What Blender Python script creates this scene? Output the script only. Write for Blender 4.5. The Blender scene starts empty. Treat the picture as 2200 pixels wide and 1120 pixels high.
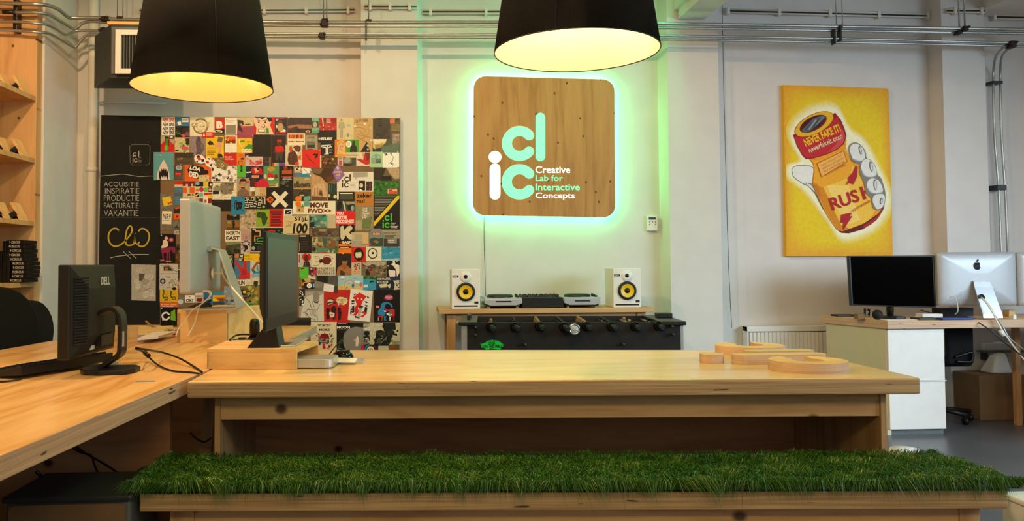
import bpy, bmesh, math, random
from mathutils import Matrix, Vector
C = bpy.context.scene.collection
R_ = math.radians
# ---------------------------------------------------------------- camera
FPX, PPX, PPY = 1700.0, 970.0, 508.0        # focal length and principal point, pixels of a 2200x1120 frame
YAW, PITCH, ROLL, EYE = R_(3), R_(2), -.006, Vector((0, 0, 1.14))
ROT = Matrix.Rotation(-YAW, 3, 'Z') @ Matrix.Rotation(math.pi/2+PITCH, 3, 'X') @ Matrix.Rotation(ROLL, 3, 'Z')
cam = bpy.data.cameras.new('camera'); camo = bpy.data.objects.new('camera', cam); C.objects.link(camo)
camo.matrix_world = Matrix.Translation(EYE) @ ROT.to_4x4()
cam.sensor_fit = 'HORIZONTAL'; cam.sensor_width = 36; cam.lens = FPX/2200*36
cam.shift_x = (1100-PPX)/2200; cam.shift_y = (PPY-560)/2200
cam.clip_start = .05; cam.clip_end = 100
bpy.context.scene.camera = camo
# ---------------------------------------------------------------- view, world, daylight
vs = bpy.context.scene.view_settings
vs.view_transform = 'Standard'; vs.look = 'None'; vs.gamma = 1; vs.use_curve_mapping = False; vs.exposure = 0.0
w = bpy.data.worlds.new('world'); bpy.context.scene.world = w; w.use_nodes = True
bg = w.node_tree.nodes['Background']; bg.inputs[0].default_value = (.75, .85, 1, 1); bg.inputs[1].default_value = 1.0
def area(name, loc, target, sx, sy, power, col):
    l = bpy.data.lights.new(name, 'AREA'); l.shape = 'RECTANGLE'; l.size = sx; l.size_y = sy; l.energy = power; l.color = col
    o = bpy.data.objects.new(name, l); C.objects.link(o); o.location = loc
    o.rotation_euler = (Vector(target)-Vector(loc)).to_track_quat('-Z', 'Y').to_euler(); return o
area('daylight_right_window', (5.72, 1.5, 2.0), (3.0, 5.2, -.2), 3.2, 1.3, 74, (.64, .84, 1.0)).data.spread = R_(95)
area('rear_warm_fill', (.6, -1.5, 3.3), (.6, 3.0, .9), 3.6, .5, 66, (1, .78, .34))  # added warm fill, standing in for lamps behind the camera
WARM = (1, .66, .35)
def ceiling_spot(x, y, z, power, cone=150, blend=.5, tgt=None):
    l = bpy.data.lights.new('ceiling_spot', 'SPOT'); l.energy = power; l.color = WARM; l.spot_size = R_(cone); l.spot_blend = blend; l.shadow_soft_size = .06
    o = bpy.data.objects.new('ceiling_spot', l); C.objects.link(o); o.location = (x, y, z)
    t = Vector(tgt) if tgt else Vector((x, y+.25, 0)); o.rotation_euler = (t-o.location).to_track_quat('-Z', 'Y').to_euler()
for x, y, p in ((-1.6, 2.75, 175), (-.1, 2.75, 118), (1.0, 2.75, 22)): ceiling_spot(x, y, 3.40, p, 171, .27)
area('green_strip_glow', (1.93, 4.2, 3.30), (-.6, 4.4, 1.1), 2.6, .08, 25, (.10, 1.0, .42))
# ---------------------------------------------------------------- materials
def lin(c):
    if isinstance(c, str):
        c = c.lstrip('#'); c = [int(c[i:i+2], 16)/255 for i in (0, 2, 4)]
    return tuple(x/12.92 if x <= .04045 else ((x+.055)/1.055)**2.4 for x in c)
def _mat(name):
    m = bpy.data.materials.new(name); m.use_nodes = True; nt = m.node_tree
    return m, nt, nt.nodes['Principled BSDF'], nt.nodes.new, nt.links.new
def _coord(nt, scale, kind='Object'):
    tc = nt.nodes.new('ShaderNodeTexCoord'); mp = nt.nodes.new('ShaderNodeMapping'); mp.inputs['Scale'].default_value = scale
    nt.links.new(tc.outputs[kind], mp.inputs[0]); return mp.outputs[0]
def _ramp(N, stops):
    r = N('ShaderNodeValToRGB'); e = r.color_ramp.elements
    while len(e) < len(stops): e.new(.5)
    for i, (p, c) in enumerate(stops): e[i].position = p; e[i].color = (*c, 1)
    return r
def M(name, col, rough=.5, metal=0, var=.06, ns=12, bump=0, emit=None, es=1, spec=.5, aniso=(1, 1, 1), alpha=None, trans=0, ior=1.45):
    m, nt, b, N, L = _mat(name); c = lin(col)
    v = _coord(nt, aniso); n = N('ShaderNodeTexNoise'); n.inputs['Scale'].default_value = ns; n.inputs['Detail'].default_value = 4
    L(v, n.inputs['Vector'])
    r = _ramp(N, [(.3, tuple(x*(1-var) for x in c)), (.7, tuple(min(1, x*(1+var)) for x in c))])
    L(n.outputs['Fac'], r.inputs[0]); L(r.outputs[0], b.inputs['Base Color'])
    b.inputs['Roughness'].default_value = rough; b.inputs['Metallic'].default_value = metal
    b.inputs['Specular IOR Level'].default_value = spec
    if trans: b.inputs['Transmission Weight'].default_value = trans; b.inputs['IOR'].default_value = ior
    if bump:
        bp = N('ShaderNodeBump'); bp.inputs['Strength'].default_value = bump; bp.inputs['Distance'].default_value = .004
        L(n.outputs['Fac'], bp.inputs['Height']); L(bp.outputs[0], b.inputs['Normal'])
    if emit is not None:
        b.inputs['Emission Color'].default_value = (*lin(emit), 1); b.inputs['Emission Strength'].default_value = es
    return m
def ply(name, light, dark, grain='x', rough=.45, knots=0, scale=1.0, coat=0):
    """plywood face: long flowing grain plus a few knots"""
    m, nt, b, N, L = _mat(name)
    s = {'x': (.35, 3.2, 3.2), 'y': (3.2, .35, 3.2), 'z': (3.2, 3.2, .35)}[grain]; s = tuple(q*scale for q in s)
    v = _coord(nt, s)
    n1 = N('ShaderNodeTexNoise'); n1.inputs['Scale'].default_value = 1.6; n1.inputs['Detail'].default_value = 3; n1.inputs['Distortion'].default_value = .6
    L(v, n1.inputs['Vector'])
    mu = N('ShaderNodeMath'); mu.operation = 'MULTIPLY'; mu.inputs[1].default_value = 9; L(n1.outputs['Fac'], mu.inputs[0])
    si = N('ShaderNodeMath'); si.operation = 'PINGPONG'; si.inputs[1].default_value = 1; L(mu.outputs[0], si.inputs[0])
    n2 = N('ShaderNodeTexNoise'); n2.inputs['Scale'].default_value = 18; n2.inputs['Detail'].default_value = 5; L(v, n2.inputs['Vector'])
    mx = N('ShaderNodeMix'); mx.data_type = 'FLOAT'; mx.inputs[0].default_value = .55; L(si.outputs[0], mx.inputs[2]); L(n2.outputs['Fac'], mx.inputs[3])
    la, da = lin(light), lin(dark)
    r = _ramp(N, [(.12, da), (.45, tuple(.35*d+.65*l for l, d in zip(la, da))), (.8, la)]); L(mx.outputs[0], r.inputs[0])
    out = r.outputs[0]
    if knots:
        kv = _coord(nt, {'x': (knots*.8, 1, knots), 'y': (knots, knots*.8, 1), 'z': (knots, 1, knots*.8)}[grain])
        if grain != 'y':
            sx = N('ShaderNodeSeparateXYZ'); cx = N('ShaderNodeCombineXYZ'); L(kv, sx.inputs[0]); L(sx.outputs[0], cx.inputs[0]); L(sx.outputs[2], cx.inputs[1]); kv = cx.outputs[0]
        vo = N('ShaderNodeTexVoronoi'); vo.voronoi_dimensions = '2D'; vo.inputs['Scale'].default_value = 1; L(kv, vo.inputs['Vector'])
        kr = _ramp(N, [(.022, (1, 1, 1)), (.05, (0, 0, 0))]); L(vo.outputs['Distance'], kr.inputs[0])
        mc = N('ShaderNodeMix'); mc.data_type = 'RGBA'; L(kr.outputs[0], mc.inputs[0]); L(out, mc.inputs[6]); mc.inputs[7].default_value = (*[x*.22 for x in da], 1)
        out = mc.outputs[2]
    L(out, b.inputs['Base Color']); b.inputs['Roughness'].default_value = rough; b.inputs['Specular IOR Level'].default_value = .35
    if coat: b.inputs['Coat Weight'].default_value = coat; b.inputs['Coat Roughness'].default_value = .25
    return m
def ply_edge(name, light, dark, n=55):
    """layered plywood edge, plies stacked along z"""
    m, nt, b, N, L = _mat(name)
    v = _coord(nt, (2, 2, n*2.2)); n1 = N('ShaderNodeTexNoise'); n1.inputs['Scale'].default_value = 1.5; n1.inputs['Detail'].default_value = 3; L(v, n1.inputs['Vector'])
    la, da = lin(light), lin(dark)
    r = _ramp(N, [(.33, da), (.5, tuple(.5*(a+c) for a, c in zip(la, da))), (.65, la)]); L(n1.outputs['Fac'], r.inputs[0])
    v2 = _coord(nt, (7, 7, 60)); n2 = N('ShaderNodeTexNoise'); n2.inputs['Scale'].default_value = 1.3; n2.inputs['Detail'].default_value = 1; L(v2, n2.inputs['Vector'])
    k = _ramp(N, [(.72, (0, 0, 0)), (.76, (1, 1, 1))]); L(n2.outputs['Fac'], k.inputs[0])
    mc = N('ShaderNodeMix'); mc.data_type = 'RGBA'; L(k.outputs[0], mc.inputs[0]); L(r.outputs[0], mc.inputs[6]); mc.inputs[7].default_value = (*[x*.12 for x in da], 1)
    L(mc.outputs[2], b.inputs['Base Color']); b.inputs['Roughness'].default_value = .7; return m
def print_mat(name, mottle, rough=.45, ns=60):
    """printed paper: ink colours come from the mesh's own colour attribute"""
    m, nt, b, N, L = _mat(name)
    a = N('ShaderNodeAttribute'); a.attribute_name = 'ink'
    v = _coord(nt, (1, 1, 1)); n = N('ShaderNodeTexNoise'); n.inputs['Scale'].default_value = ns; n.inputs['Detail'].default_value = 5; L(v, n.inputs['Vector'])
    r = _ramp(N, [(.3, (1-mottle,)*3), (.7, (1+mottle*.6,)*3)]); L(n.outputs['Fac'], r.inputs[0])
    mc = N('ShaderNodeMix'); mc.data_type = 'RGBA'; mc.blend_type = 'MULTIPLY'; mc.inputs[0].default_value = 1; L(a.outputs['Color'], mc.inputs[6]); L(r.outputs[0], mc.inputs[7])
    L(mc.outputs[2], b.inputs['Base Color']); b.inputs['Roughness'].default_value = rough; b.inputs['Specular IOR Level'].default_value = .3; return m
K = dict(
 wall=M('white_plaster', (.84, .825, .81), .9, var=.03, ns=6, bump=.12, spec=.2),
 ceil=M('ceiling_plaster', (.86, .85, .84), .9, var=.04, ns=5, bump=.15, spec=.2),
 floor=M('grey_concrete', (.34, .345, .36), .34, var=.22, ns=2.2, spec=.45),
 top=ply('plywood_top', '#ecc98c', '#d5a460', 'x', .27, 0, 1.0, .5),
 topy=ply('plywood_desk', '#ebc080', '#c58537', 'y', .34, 0, 1.0, .2),
 wood=ply('plywood_side', '#cfa877', '#ac8152', 'x', .6, 2.2),
 benchw=ply('plywood_bench', '#e0a474', '#bf8152', 'x', .6, 3.0),
 woodz=ply('plywood_upright', '#c29a6c', '#9c7146', 'z', .6, 2.2),
 dark=ply('plywood_dark', '#c68f62', '#a06c44', 'x', .65, 2.6),
 box=ply('plywood_box', '#e8c285', '#d0a15e', 'x', .5, 1.6),
 sign=ply('plywood_sign', '#bf8c52', '#9c6a36', 'z', .55, 5.2, .9),
 shelf=ply('spruce_shelf', '#d8ac78', '#bd8a56', 'z', .6, 4.5),
 edge=ply_edge('plywood_edge', '#c9a87c', '#a37e55'),
 edge2=ply_edge('plywood_edge_pale', '#d4b596', '#b8977a'),
 steel=M('galvanised_steel', (.66, .67, .66), .34, .75, .10, 30),
 clamp=M('rusty_clamp', (.17, .12, .10), .6, .4, .2, 40),
 white=M('white_paint', (.90, .89, .87), .45, var=.03),
 pipe=M('painted_pipe', (.86, .84, .80), .5, var=.04),
 black=M('black_plastic', (.045, .045, .047), .42, var=.15),
 blackm=M('matte_black', (.035, .035, .036), .75, var=.15),
 gloss=M('gloss_black', (.012, .012, .014), .08, var=.1),
 gloss2=M('display_glass', (.008, .008, .010), .10, spec=.07, var=.05),

 screen=M('dark_screen', (.035, .04, .045), .22, var=.05),
 screen2=M('matte_screen', (.10, .105, .11), .34, var=.04),
 alu=M('brushed_aluminium', (.80, .81, .82), .34, .75, .03, 40),
 alup=M('pale_aluminium', (.70, .71, .72), .42, .2, .02, 40),
 chrome=M('chrome', (.8, .8, .78), .12, 1, .04),
 grey=M('grey_metal', (.40, .42, .42), .5, .3, .08),
 dgrey=M('dark_grey_metal', (.20, .22, .225), .5, .2, .1),
 shade=M('lampshade_fabric', (.085, .072, .058), .9, var=.25, ns=160, aniso=(1, 1, .3), spec=.2),
 lining=M('lampshade_lining', (.97, .94, .86), .7, var=.02),
 bulb=M('bulb_glow', (1, .9, .7), .5, emit=(1, .74, .34), es=25), bulb2=M('bulb_glow_bright', (1, .9, .7), .5, emit=(1, .84, .54), es=85),
 led=M('led_green', (.3, 1, .6), .5, emit=(.31, .99, .60), es=50),
 acr=M('letter_acrylic_mint', (.6, 1, .8), .4, emit=(.30, .96, .60), es=.92),
 acr2=M('letter_acrylic_white', (.9, 1, .95), .4, emit=(.90, 1, .95), es=1.05),
 yellow=M('yellow_cone', (.93, .76, .09), .4, var=.05),
 rubber=M('black_rubber', (.02, .02, .02), .5, var=.1),
 cable=M('black_cable', (.02, .02, .022), .45),
 wcable=M('white_cable', (.88, .86, .80), .45),
 fabric=M('chair_fabric', (.022, .022, .024), .95, var=.3, ns=200, bump=.2),
 tan=M('tan_shell', (.55, .42, .26), .5),
 paper=M('white_paper', (.88, .87, .85), .8, var=.02),
 blue=M('blue_folder', (.05, .22, .55), .35),
 green=M('green_plastic', (.05, .55, .2), .35), red=M('red_plastic', (.75, .08, .05), .4),
 turf=M('turf_backing', (.03, .07, .02), .9, var=.3, ns=60),
 glass=M('clear_glass', (.95, .98, .97), .03, trans=1, var=0),
 greenp=M('desk_side_panel', (.80, .79, .68), .6, var=.02),
 cardb=M('cardboard', (.50, .38, .25), .8, var=.08),
 ink=print_mat('printed_ink', .05), photo=print_mat('printed_photo', .30, .4, 90), chalkb=print_mat('chalkboard_ink', .20, .85, 9), canv=print_mat('canvas_paint', .07, .7, 40),
)
# ---------------------------------------------------------------- geometry helpers
def P(px, py, X=None, Y=None, Z=None):
    """the point of the plane X=, Y= or Z= that the photograph shows at pixel px,py"""
    d = ROT @ Vector(((px-PPX)/FPX, -(py-PPY)/FPX, -1))
    ax, v = (0, X) if X is not None else (1, Y) if Y is not None else (2, Z)
    return EYE + d*((v-EYE[ax])/d[ax])
WORLD = {}
class MB:
    def __init__(s, mat=None, M=None): s.v = []; s.f = []; s.mi = []; s.sm = []; s.col = []; s.mats = []; s.M = M; s.c = None; s.cur = 0; s.mat(mat or K['black'])
    def mat(s, m):
        if m not in s.mats: s.mats.append(m)
        s.cur = s.mats.index(m); return s
    def add(s, vs, fs, smooth=False):
        n = len(s.v)
        for p in vs:
            p = Vector(p); s.v.append(s.M @ p if s.M else p)
        for f in fs: s.f.append([n+i for i in f]); s.mi.append(s.cur); s.sm.append(smooth); s.col.append(s.c)
        return s
    def box(s, x0, x1, y0, y1, z0, z1):
        return s.add([(x, y, z) for x in (x0, x1) for y in (y0, y1) for z in (z0, z1)],
                     [(0, 1, 3, 2), (4, 6, 7, 5), (0, 4, 5, 1), (2, 3, 7, 6), (0, 2, 6, 4), (1, 5, 7, 3)])
    def prism(s, poly, a, b, ax='z', smooth=False):
        """poly extruded from a to b along an axis (poly in the two other axes); faces of >4 corners stay ngons"""
        mk = {'z': lambda u, v, t: (u, v, t), 'y': lambda u, v, t: (u, t, v), 'x': lambda u, v, t: (t, u, v)}[ax]
        n = len(poly); vs = [mk(u, v, a) for u, v in poly]+[mk(u, v, b) for u, v in poly]
        s.add(vs, [tuple(range(n))[::-1], tuple(range(n, 2*n))])
        return s.add(vs, [(i, (i+1) % n, n+(i+1) % n, n+i) for i in range(n)], smooth)
    def loft(s, q0, q1):
        n = len(q0); return s.add(list(q0)+list(q1), [tuple(range(n))[::-1], tuple(range(n, 2*n))]+[(i, (i+1) % n, n+(i+1) % n, n+i) for i in range(n)])
    def tube(s, pts, r, n=8, closed=False):
        pts = [Vector(p) for p in pts]; k = len(pts); vs = []; up = Vector((0, 0, 1))
        rs = r if isinstance(r, (list, tuple)) else [r]*k; prev = None
        for i, p in enumerate(pts):
            a = pts[(i-1) % k] if closed or i > 0 else p; b = pts[(i+1) % k] if closed or i < k-1 else p
            t = (b-a).normalized()
            if prev is None: x = t.cross(up) if abs(t.z) < .95 else t.cross(Vector((1, 0, 0)))
            else: x = prev-t*prev.dot(t)
            x.normalize(); prev = x; y = t.cross(x)
            vs += [p+(x*math.cos(2*math.pi*j/n)+y*math.sin(2*math.pi*j/n))*rs[i] for j in range(n)]
        fs = [(i*n+j, i*n+(j+1) % n, ((i+1) % k)*n+(j+1) % n, ((i+1) % k)*n+j) for i in range(k if closed else k-1) for j in range(n)]
        s.add(vs, fs, True)
        if not closed: s.add(vs[:n], [tuple(range(n))[::-1]]); s.add(vs[-n:], [tuple(range(n))])
        return s
    def lathe(s, prof, o=(0, 0, 0), ax='z', n=32, smooth=True):
        """prof: (radius, height) pairs turned about an axis through o"""
        o = Vector(o); vs = []
        mk = {'z': lambda r, h, a: (r*math.cos(a), r*math.sin(a), h), 'y': lambda r, h, a: (r*math.cos(a), h, r*math.sin(a)), 'x': lambda r, h, a: (h, r*math.cos(a), r*math.sin(a))}[ax]
        for r, h in prof: vs += [o+Vector(mk(max(r, 1e-5), h, 2*math.pi*j/n)) for j in range(n)]
        return s.add(vs, [(i*n+j, i*n+(j+1) % n, (i+1)*n+(j+1) % n, (i+1)*n+j) for i in range(len(prof)-1) for j in range(n)], smooth)
    def ball(s, c, rx, ry=None, rz=None, n=16):
        ry = ry or rx; rz = rz or rx; m = n//2; c = Vector(c)
        vs = [c+Vector((rx*math.sin(math.pi*i/m)*math.cos(2*math.pi*j/n), ry*math.sin(math.pi*i/m)*math.sin(2*math.pi*j/n), rz*math.cos(math.pi*i/m))) for i in range(m+1) for j in range(n)]
        return s.add(vs, [(i*n+j, (i+1)*n+j, (i+1)*n+(j+1) % n, i*n+(j+1) % n) for i in range(m) for j in range(n)], True)
    def build(s, name, parent=None, label=None, cat=None, group=None, kind=None, bevel=0, sub=0, seg=2, loc=None):
        xs, ys, zs = ([p[i] for p in s.v] for i in range(3))
        o = Vector(loc) if loc is not None else Vector(((min(xs)+max(xs))/2, (min(ys)+max(ys))/2, min(zs)))
        me = bpy.data.meshes.new(name); me.from_pydata([p-o for p in s.v], [], s.f)
        for m in s.mats: me.materials.append(m)
        me.polygons.foreach_set('material_index', s.mi); me.polygons.foreach_set('use_smooth', s.sm)
        if any(c is not None for c in s.col):
            at = me.color_attributes.new('ink', 'FLOAT_COLOR', 'CORNER'); buf = []
            for p in me.polygons: buf += [*(s.col[p.index] or (.5, .5, .5)), 1]*p.loop_total
            at.data.foreach_set('color', buf)
        if not any(c is not None for c in s.col):
            bm = bmesh.new(); bm.from_mesh(me); bmesh.ops.remove_doubles(bm, verts=bm.verts, dist=1e-6); bmesh.ops.recalc_face_normals(bm, faces=bm.faces); bm.to_mesh(me); bm.free()
        ob = bpy.data.objects.new(name, me); C.objects.link(ob); WORLD[ob.name] = o
        ob.location = o-(WORLD[parent.name] if parent else Vector()); ob.parent = parent
        if bevel:
            b = ob.modifiers.new('bevel', 'BEVEL'); b.width = bevel; b.segments = seg; b.limit_method = 'ANGLE'; b.angle_limit = R_(40)
        if sub: q = ob.modifiers.new('sub', 'SUBSURF'); q.levels = q.render_levels = sub
        return tag(ob, label, cat, group, kind)
def tag(o, label=None, cat=None, group=None, kind=None):
    for k, v in (('label', label), ('category', cat), ('group', group), ('kind', kind)):
        if v: o[k] = v
    return o
def empty(name, loc, label, cat, group=None):
    o = bpy.data.objects.new(name, None); C.objects.link(o); o.location = loc; WORLD[o.name] = Vector(loc); o.empty_display_size = .05
    return tag(o, label, cat, group)
def dup(o, loc, rotz=0, label=None, name=None):
    def cp(q, par):
        c = q.copy(); C.objects.link(c); c.parent = par
        for ch in q.children: cp(ch, c)
        return c
    r = cp(o, None); r.location = loc; r.rotation_euler.z = rotz
    if label: r['label'] = label
    return r
def bx(name, m, parent, x0, x1, y0, y1, z0, z1, bevel=0, **k): return MB(m).box(x0, x1, y0, y1, z0, z1).build(name, parent, bevel=bevel, **k)
def tube(name, m, parent, pts, r, n=8, **k): return MB(m).tube(pts, r, n).build(name, parent, **k)
def smoothpath(pts, k=6):
    pts = [Vector(p) for p in pts]; out = []
    for i in range(len(pts)-1):
        p0, p1, p2, p3 = pts[max(i-1, 0)], pts[i], pts[i+1], pts[min(i+2, len(pts)-1)]
        for j in range(k):
            t = j/k; out.append(.5*((2*p1)+(p2-p0)*t+(2*p0-5*p1+4*p2-p3)*t*t+(3*p1-p0-3*p2+p3)*t**3))
    return out+[pts[-1]]
def rrect(x0, x1, y0, y1, r, n=6):
    o = []
    for cx, cy, a in ((x1-r, y1-r, 0), (x0+r, y1-r, 90), (x0+r, y0+r, 180), (x1-r, y0+r, 270)):
        o += [(cx+r*math.cos(R_(a+90*i/n)), cy+r*math.sin(R_(a+90*i/n))) for i in range(n+1)]
    return o
# ---------------------------------------------------------------- lettering
_tx = {}
def text_geo(s, bold=0):
    if (s, bold) not in _tx:
        cu = bpy.data.curves.new('t', 'FONT'); cu.body = s; cu.resolution_u = 3; cu.offset = bold; cu.fill_mode = 'FRONT'
        ob = bpy.data.objects.new('t', cu); me = ob.to_mesh()
        v = [(q.co.x, q.co.y) for q in me.vertices]; f = [tuple(p.vertices) for p in me.polygons]; ob.to_mesh_clear()
        bpy.data.objects.remove(ob); bpy.data.curves.remove(cu)
        x0, x1 = min(a for a, b in v), max(a for a, b in v); y0, y1 = min(b for a, b in v), max(b for a, b in v)
        _tx[s, bold] = ([((a-x0)/(x1-x0), (b-y0)/(y1-y0)) for a, b in v], f, (x1-x0)/(y1-y0))
    return _tx[s, bold]
# ---------------------------------------------------------------- printed art: a tiny drawing language in picture coordinates
PAL = dict(w='#f6f2e8', cr='#efe4c6', k='#15130f', dk='#2a2521', gy='#8d8a80', lg='#bdb8aa', r='#d3221a', dr='#8f1c1a', or_='#e8641a', o='#ee7d1c', y='#f0c516', g='#3a9a2c', dg='#23612a', lg2='#7fc24a', bg='#54c23a',
 b='#2a7aa6', db='#1d3050', lb='#7fb9cc', tl='#3f98a0', mint='#8fcdb0', pk='#d85a72', mg='#b02a5a', pu='#8a5aa0', br='#6d4a30', db2='#3c2a20', tn='#c9a26c', sk='#d6a06c', be='#d9c79c', ol='#8a7a45')
def colr(c): return lin(PAL.get(c, c))
class Art:
    """draws flat print shapes: mp(x, y, lift) turns picture coordinates into a point in the place"""
    def __init__(s, mb, mp, lift=.0003, step=.00012): s.mb = mb; s.mp = mp; s.l = lift; s.st = step; s.o = (0, 0, 1)
    def poly(s, pts, c, m=None):
        s.mb.c = colr(c) if isinstance(c, str) else c
        ox, oy, k = s.o; vs = [s.mp(ox+x*k, oy+y*k, s.l) for x, y in pts]
        s.mb.add(vs, [tuple(range(len(vs)))]); s.l += s.st
    def geo(s, v, f, c):
        s.mb.c = colr(c) if isinstance(c, str) else c
        ox, oy, k = s.o; s.mb.add([s.mp(ox+x*k, oy+y*k, s.l) for x, y in v], f); s.l += s.st
    def line(s, pts, wd, c):
        v = []; f = []
        for i, p in enumerate(pts):
            a = pts[max(i-1, 0)]; b = pts[min(i+1, len(pts)-1)]; dx, dy = b[0]-a[0], b[1]-a[1]; d = math.hypot(dx, dy) or 1
            nx, ny = -dy/d*wd/2, dx/d*wd/2; v += [(p[0]+nx, p[1]+ny), (p[0]-nx, p[1]-ny)]
        s.geo(v, [(2*i, 2*i+1, 2*i+3, 2*i+2) for i in range(len(pts)-1)], c)
    def text(s, t, x0, y0, x1, y1, c, bold=.02, sh=0, rot=0):
        v, f, _ = text_geo(t.replace('_', ' '), bold); w, h = x1-x0, y1-y0; q = []
        ca, sa = math.cos(R_(rot)), math.sin(R_(rot)); cx, cy = (x0+x1)/2, (y0+y1)/2
        for a, b in v:
            x = x0+a*w+sh*h*b; y = y1-b*h; dx, dy = x-cx, y-cy; q.append((cx+dx*ca-dy*sa, cy+dx*sa+dy*ca))
        s.geo(q, f, c)
    def run(s, prog):
        for cmd in prog.split(';'):
            t = cmd.split()
            if not t: continue
            k = t[0]; fl = lambda a: [float(x) for x in a]
            if k == 'T': s.o = tuple(fl(t[1:4]))
            elif k == 'r': x0, y0, x1, y1 = fl(t[1:5]); s.poly([(x0, y0), (x1, y0), (x1, y1), (x0, y1)], t[5])
            elif k == 'e':
                x, y, a, b = fl(t[1:5]); rot = R_(float(t[6])) if len(t) > 6 else 0
                s.poly([(x+a*math.cos(q)*math.cos(rot)-b*math.sin(q)*math.sin(rot), y+a*math.cos(q)*math.sin(rot)+b*math.sin(q)*math.cos(rot)) for q in [2*math.pi*i/20 for i in range(20)]], t[5])
            elif k == 'p': v = fl(t[1:-1]); s.poly(list(zip(v[::2], v[1::2])), t[-1])
            elif k == 'P':   # smooth closed shape
                v = fl(t[1:-1]); q = list(zip(v[::2], v[1::2])); q = q[-2:]+q+q[:2]; sm = smoothpath([(a, b, 0) for a, b in q], 5)
                s.poly([(p.x, p.y) for p in sm[10:-11]], t[-1])
            elif k == 'l': v = fl(t[2:-1]); s.line(list(zip(v[::2], v[1::2])), float(t[1]), t[-1])
            elif k == 'c':   # smooth line
                v = fl(t[2:-1]); s.line([(q.x, q.y) for q in smoothpath([(a, b, 0) for a, b in zip(v[::2], v[1::2])], 5)], float(t[1]), t[-1])
            elif k == 'o':   # ring
                x, y, a, b, wd = fl(t[1:6]); s.line([(x+a*math.cos(2*math.pi*i/24), y+b*math.sin(2*math.pi*i/24)) for i in range(25)], wd, t[6])
            elif k == 't': s.text(t[1], *fl(t[2:6]), t[6], *(fl(t[7:])))
            elif k == 'n':   # speckle of small patches: n seed count x0 y0 x1 y1 size colour...
                sd, n, x0, y0, x1, y1, sz = fl(t[1:8]); rn = random.Random(sd)
                for i in range(int(n)):
                    cx, cy = rn.uniform(x0, x1), rn.uniform(y0, y1); a0 = rn.random()*6
                    pts = [(min(max(cx+sz*rn.uniform(.4, 1)*math.cos(a0+j*1.05), x0), x1), min(max(cy+sz*rn.uniform(.3, .9)*math.sin(a0+j*1.05), y0), y1)) for j in range(6)]
                    s.poly(pts, rn.choice(t[8:])); s.l -= s.st*.8
            elif k == 'lines':   # rows of small print: lines n x0 y0 x1 y1 thickness colour
                n, x0, y0, x1, y1, th = fl(t[1:7]); rn = random.Random(int(n*7+x0))
                for i in range(int(n)):
                    y = y0+(y1-y0)*i/max(1, n-1); s.line([(x0, y), (x0+(x1-x0)*rn.uniform(.75, 1), y)], th, t[7]); s.l -= s.st
                s.l += s.st
# ================================================================ the room
YW, YP = 5.9, 5.76          # back wall and the face of its pilasters
def wx(px, Y, y=400): return P(px, y, Y=Y).x
X0 = -2.43                  # side of the wall block left of the board
p1a, p1b, p2a, p2b, p3a, p3b = wx(776, YP), wx(898, YP), wx(1438, YP), wx(1548, YP), wx(2032, YP), wx(2124, YP)
CEIL = 3.55
plan = [(X0, 5.37), (X0, YW), (p1a, YW), (p1a, YP), (p1b, YP), (p1b+.035, YW), (p2a-.03, YW), (p2a, YP), (p2b, YP), (p2b+.01, YW), (p3a-.02, YW), (p3a, YP), (p3b, YP), (p3b, YW), (5.7, YW), (5.7, 6.15), (-3.1, 6.15), (-3.1, 5.37)]
MB(K['wall']).prism(plan, 0, CEIL).build('wall_back', kind='structure')
bx('floor', K['floor'], None, -3.1, 5.9, -2.9, 6.15, -.12, 0, kind='structure')
bx('ceiling', K['ceil'], None, -3.1, 5.9, -2.9, 6.15, CEIL, CEIL+.12, kind='structure')
bx('wall_left', K['wall'], None, -3.1, -2.95, -2.9, 5.37, 0, CEIL, kind='structure')
# right wall with its window (outside the frame, lets the daylight in)
m = MB(K['wall'])
m.box(5.7, 5.9, -2.9, 6.15, 0, .9); m.box(5.7, 5.9, -2.9, 6.15, 2.95, CEIL); m.box(5.7, 5.9, -2.9, .6, .9, 2.95); m.box(5.7, 5.9, 3.8, 6.15, .9, 2.95)
m.build('wall_right', kind='structure')
m = MB(K['white'])
for y in (.62, 1.66, 2.70, 3.74): m.box(5.84, 5.88, y-.03, y+.03, .9, 2.95)
for z in (.93, 2.2, 2.92): m.box(5.84, 5.88, .6, 3.8, z-.03, z+.03)
m.build('window_1', kind='structure')
m = MB(K['wall'])
m.box(-3.1, 5.9, -2.9, -2.7, 0, 1.2); m.box(-3.1, 5.9, -2.9, -2.7, 2.95, CEIL); m.box(-3.1, -.7, -2.9, -2.7, 1.2, 2.95); m.box(3.9, 5.9, -2.9, -2.7, 1.2, 2.95)
m.build('wall_front', kind='structure')
m = MB(K['white'])
for x in (-.67, .85, 2.35, 3.87): m.box(x-.03, x+.03, -2.88, -2.84, 1.2, 2.95)
for z in (1.23, 2.92): m.box(-.7, 3.9, -2.88, -2.84, z-.03, z+.03)
m.build('window_2', kind='structure')
# concrete beams meeting the pilasters
b0, b1 = P(1456, 42, Y=YP), P(1512, 42, Y=YP)
m = MB(K['ceil']); m.box(b0.x, b1.x, -2.7, YP-.01, b0.z, CEIL); m.box(b0.x-.03, b1.x+.03, 5.45, YP, b0.z+.07, CEIL); m.build('trim_1', kind='structure')
m = MB(K['ceil']); m.box(p3b-.02, p3b+.5, -2.7, YW-.01, 3.05, CEIL); m.build('trim_2', kind='structure')
m = MB(K['dgrey']); m.box(p1b+.04, p2a-.04, YW-.014, YW, 0, .09); m.box(p2b+.02, p3a-.03, YW-.014, YW, 0, .09); m.build('baseboard_back', kind='structure')
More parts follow.
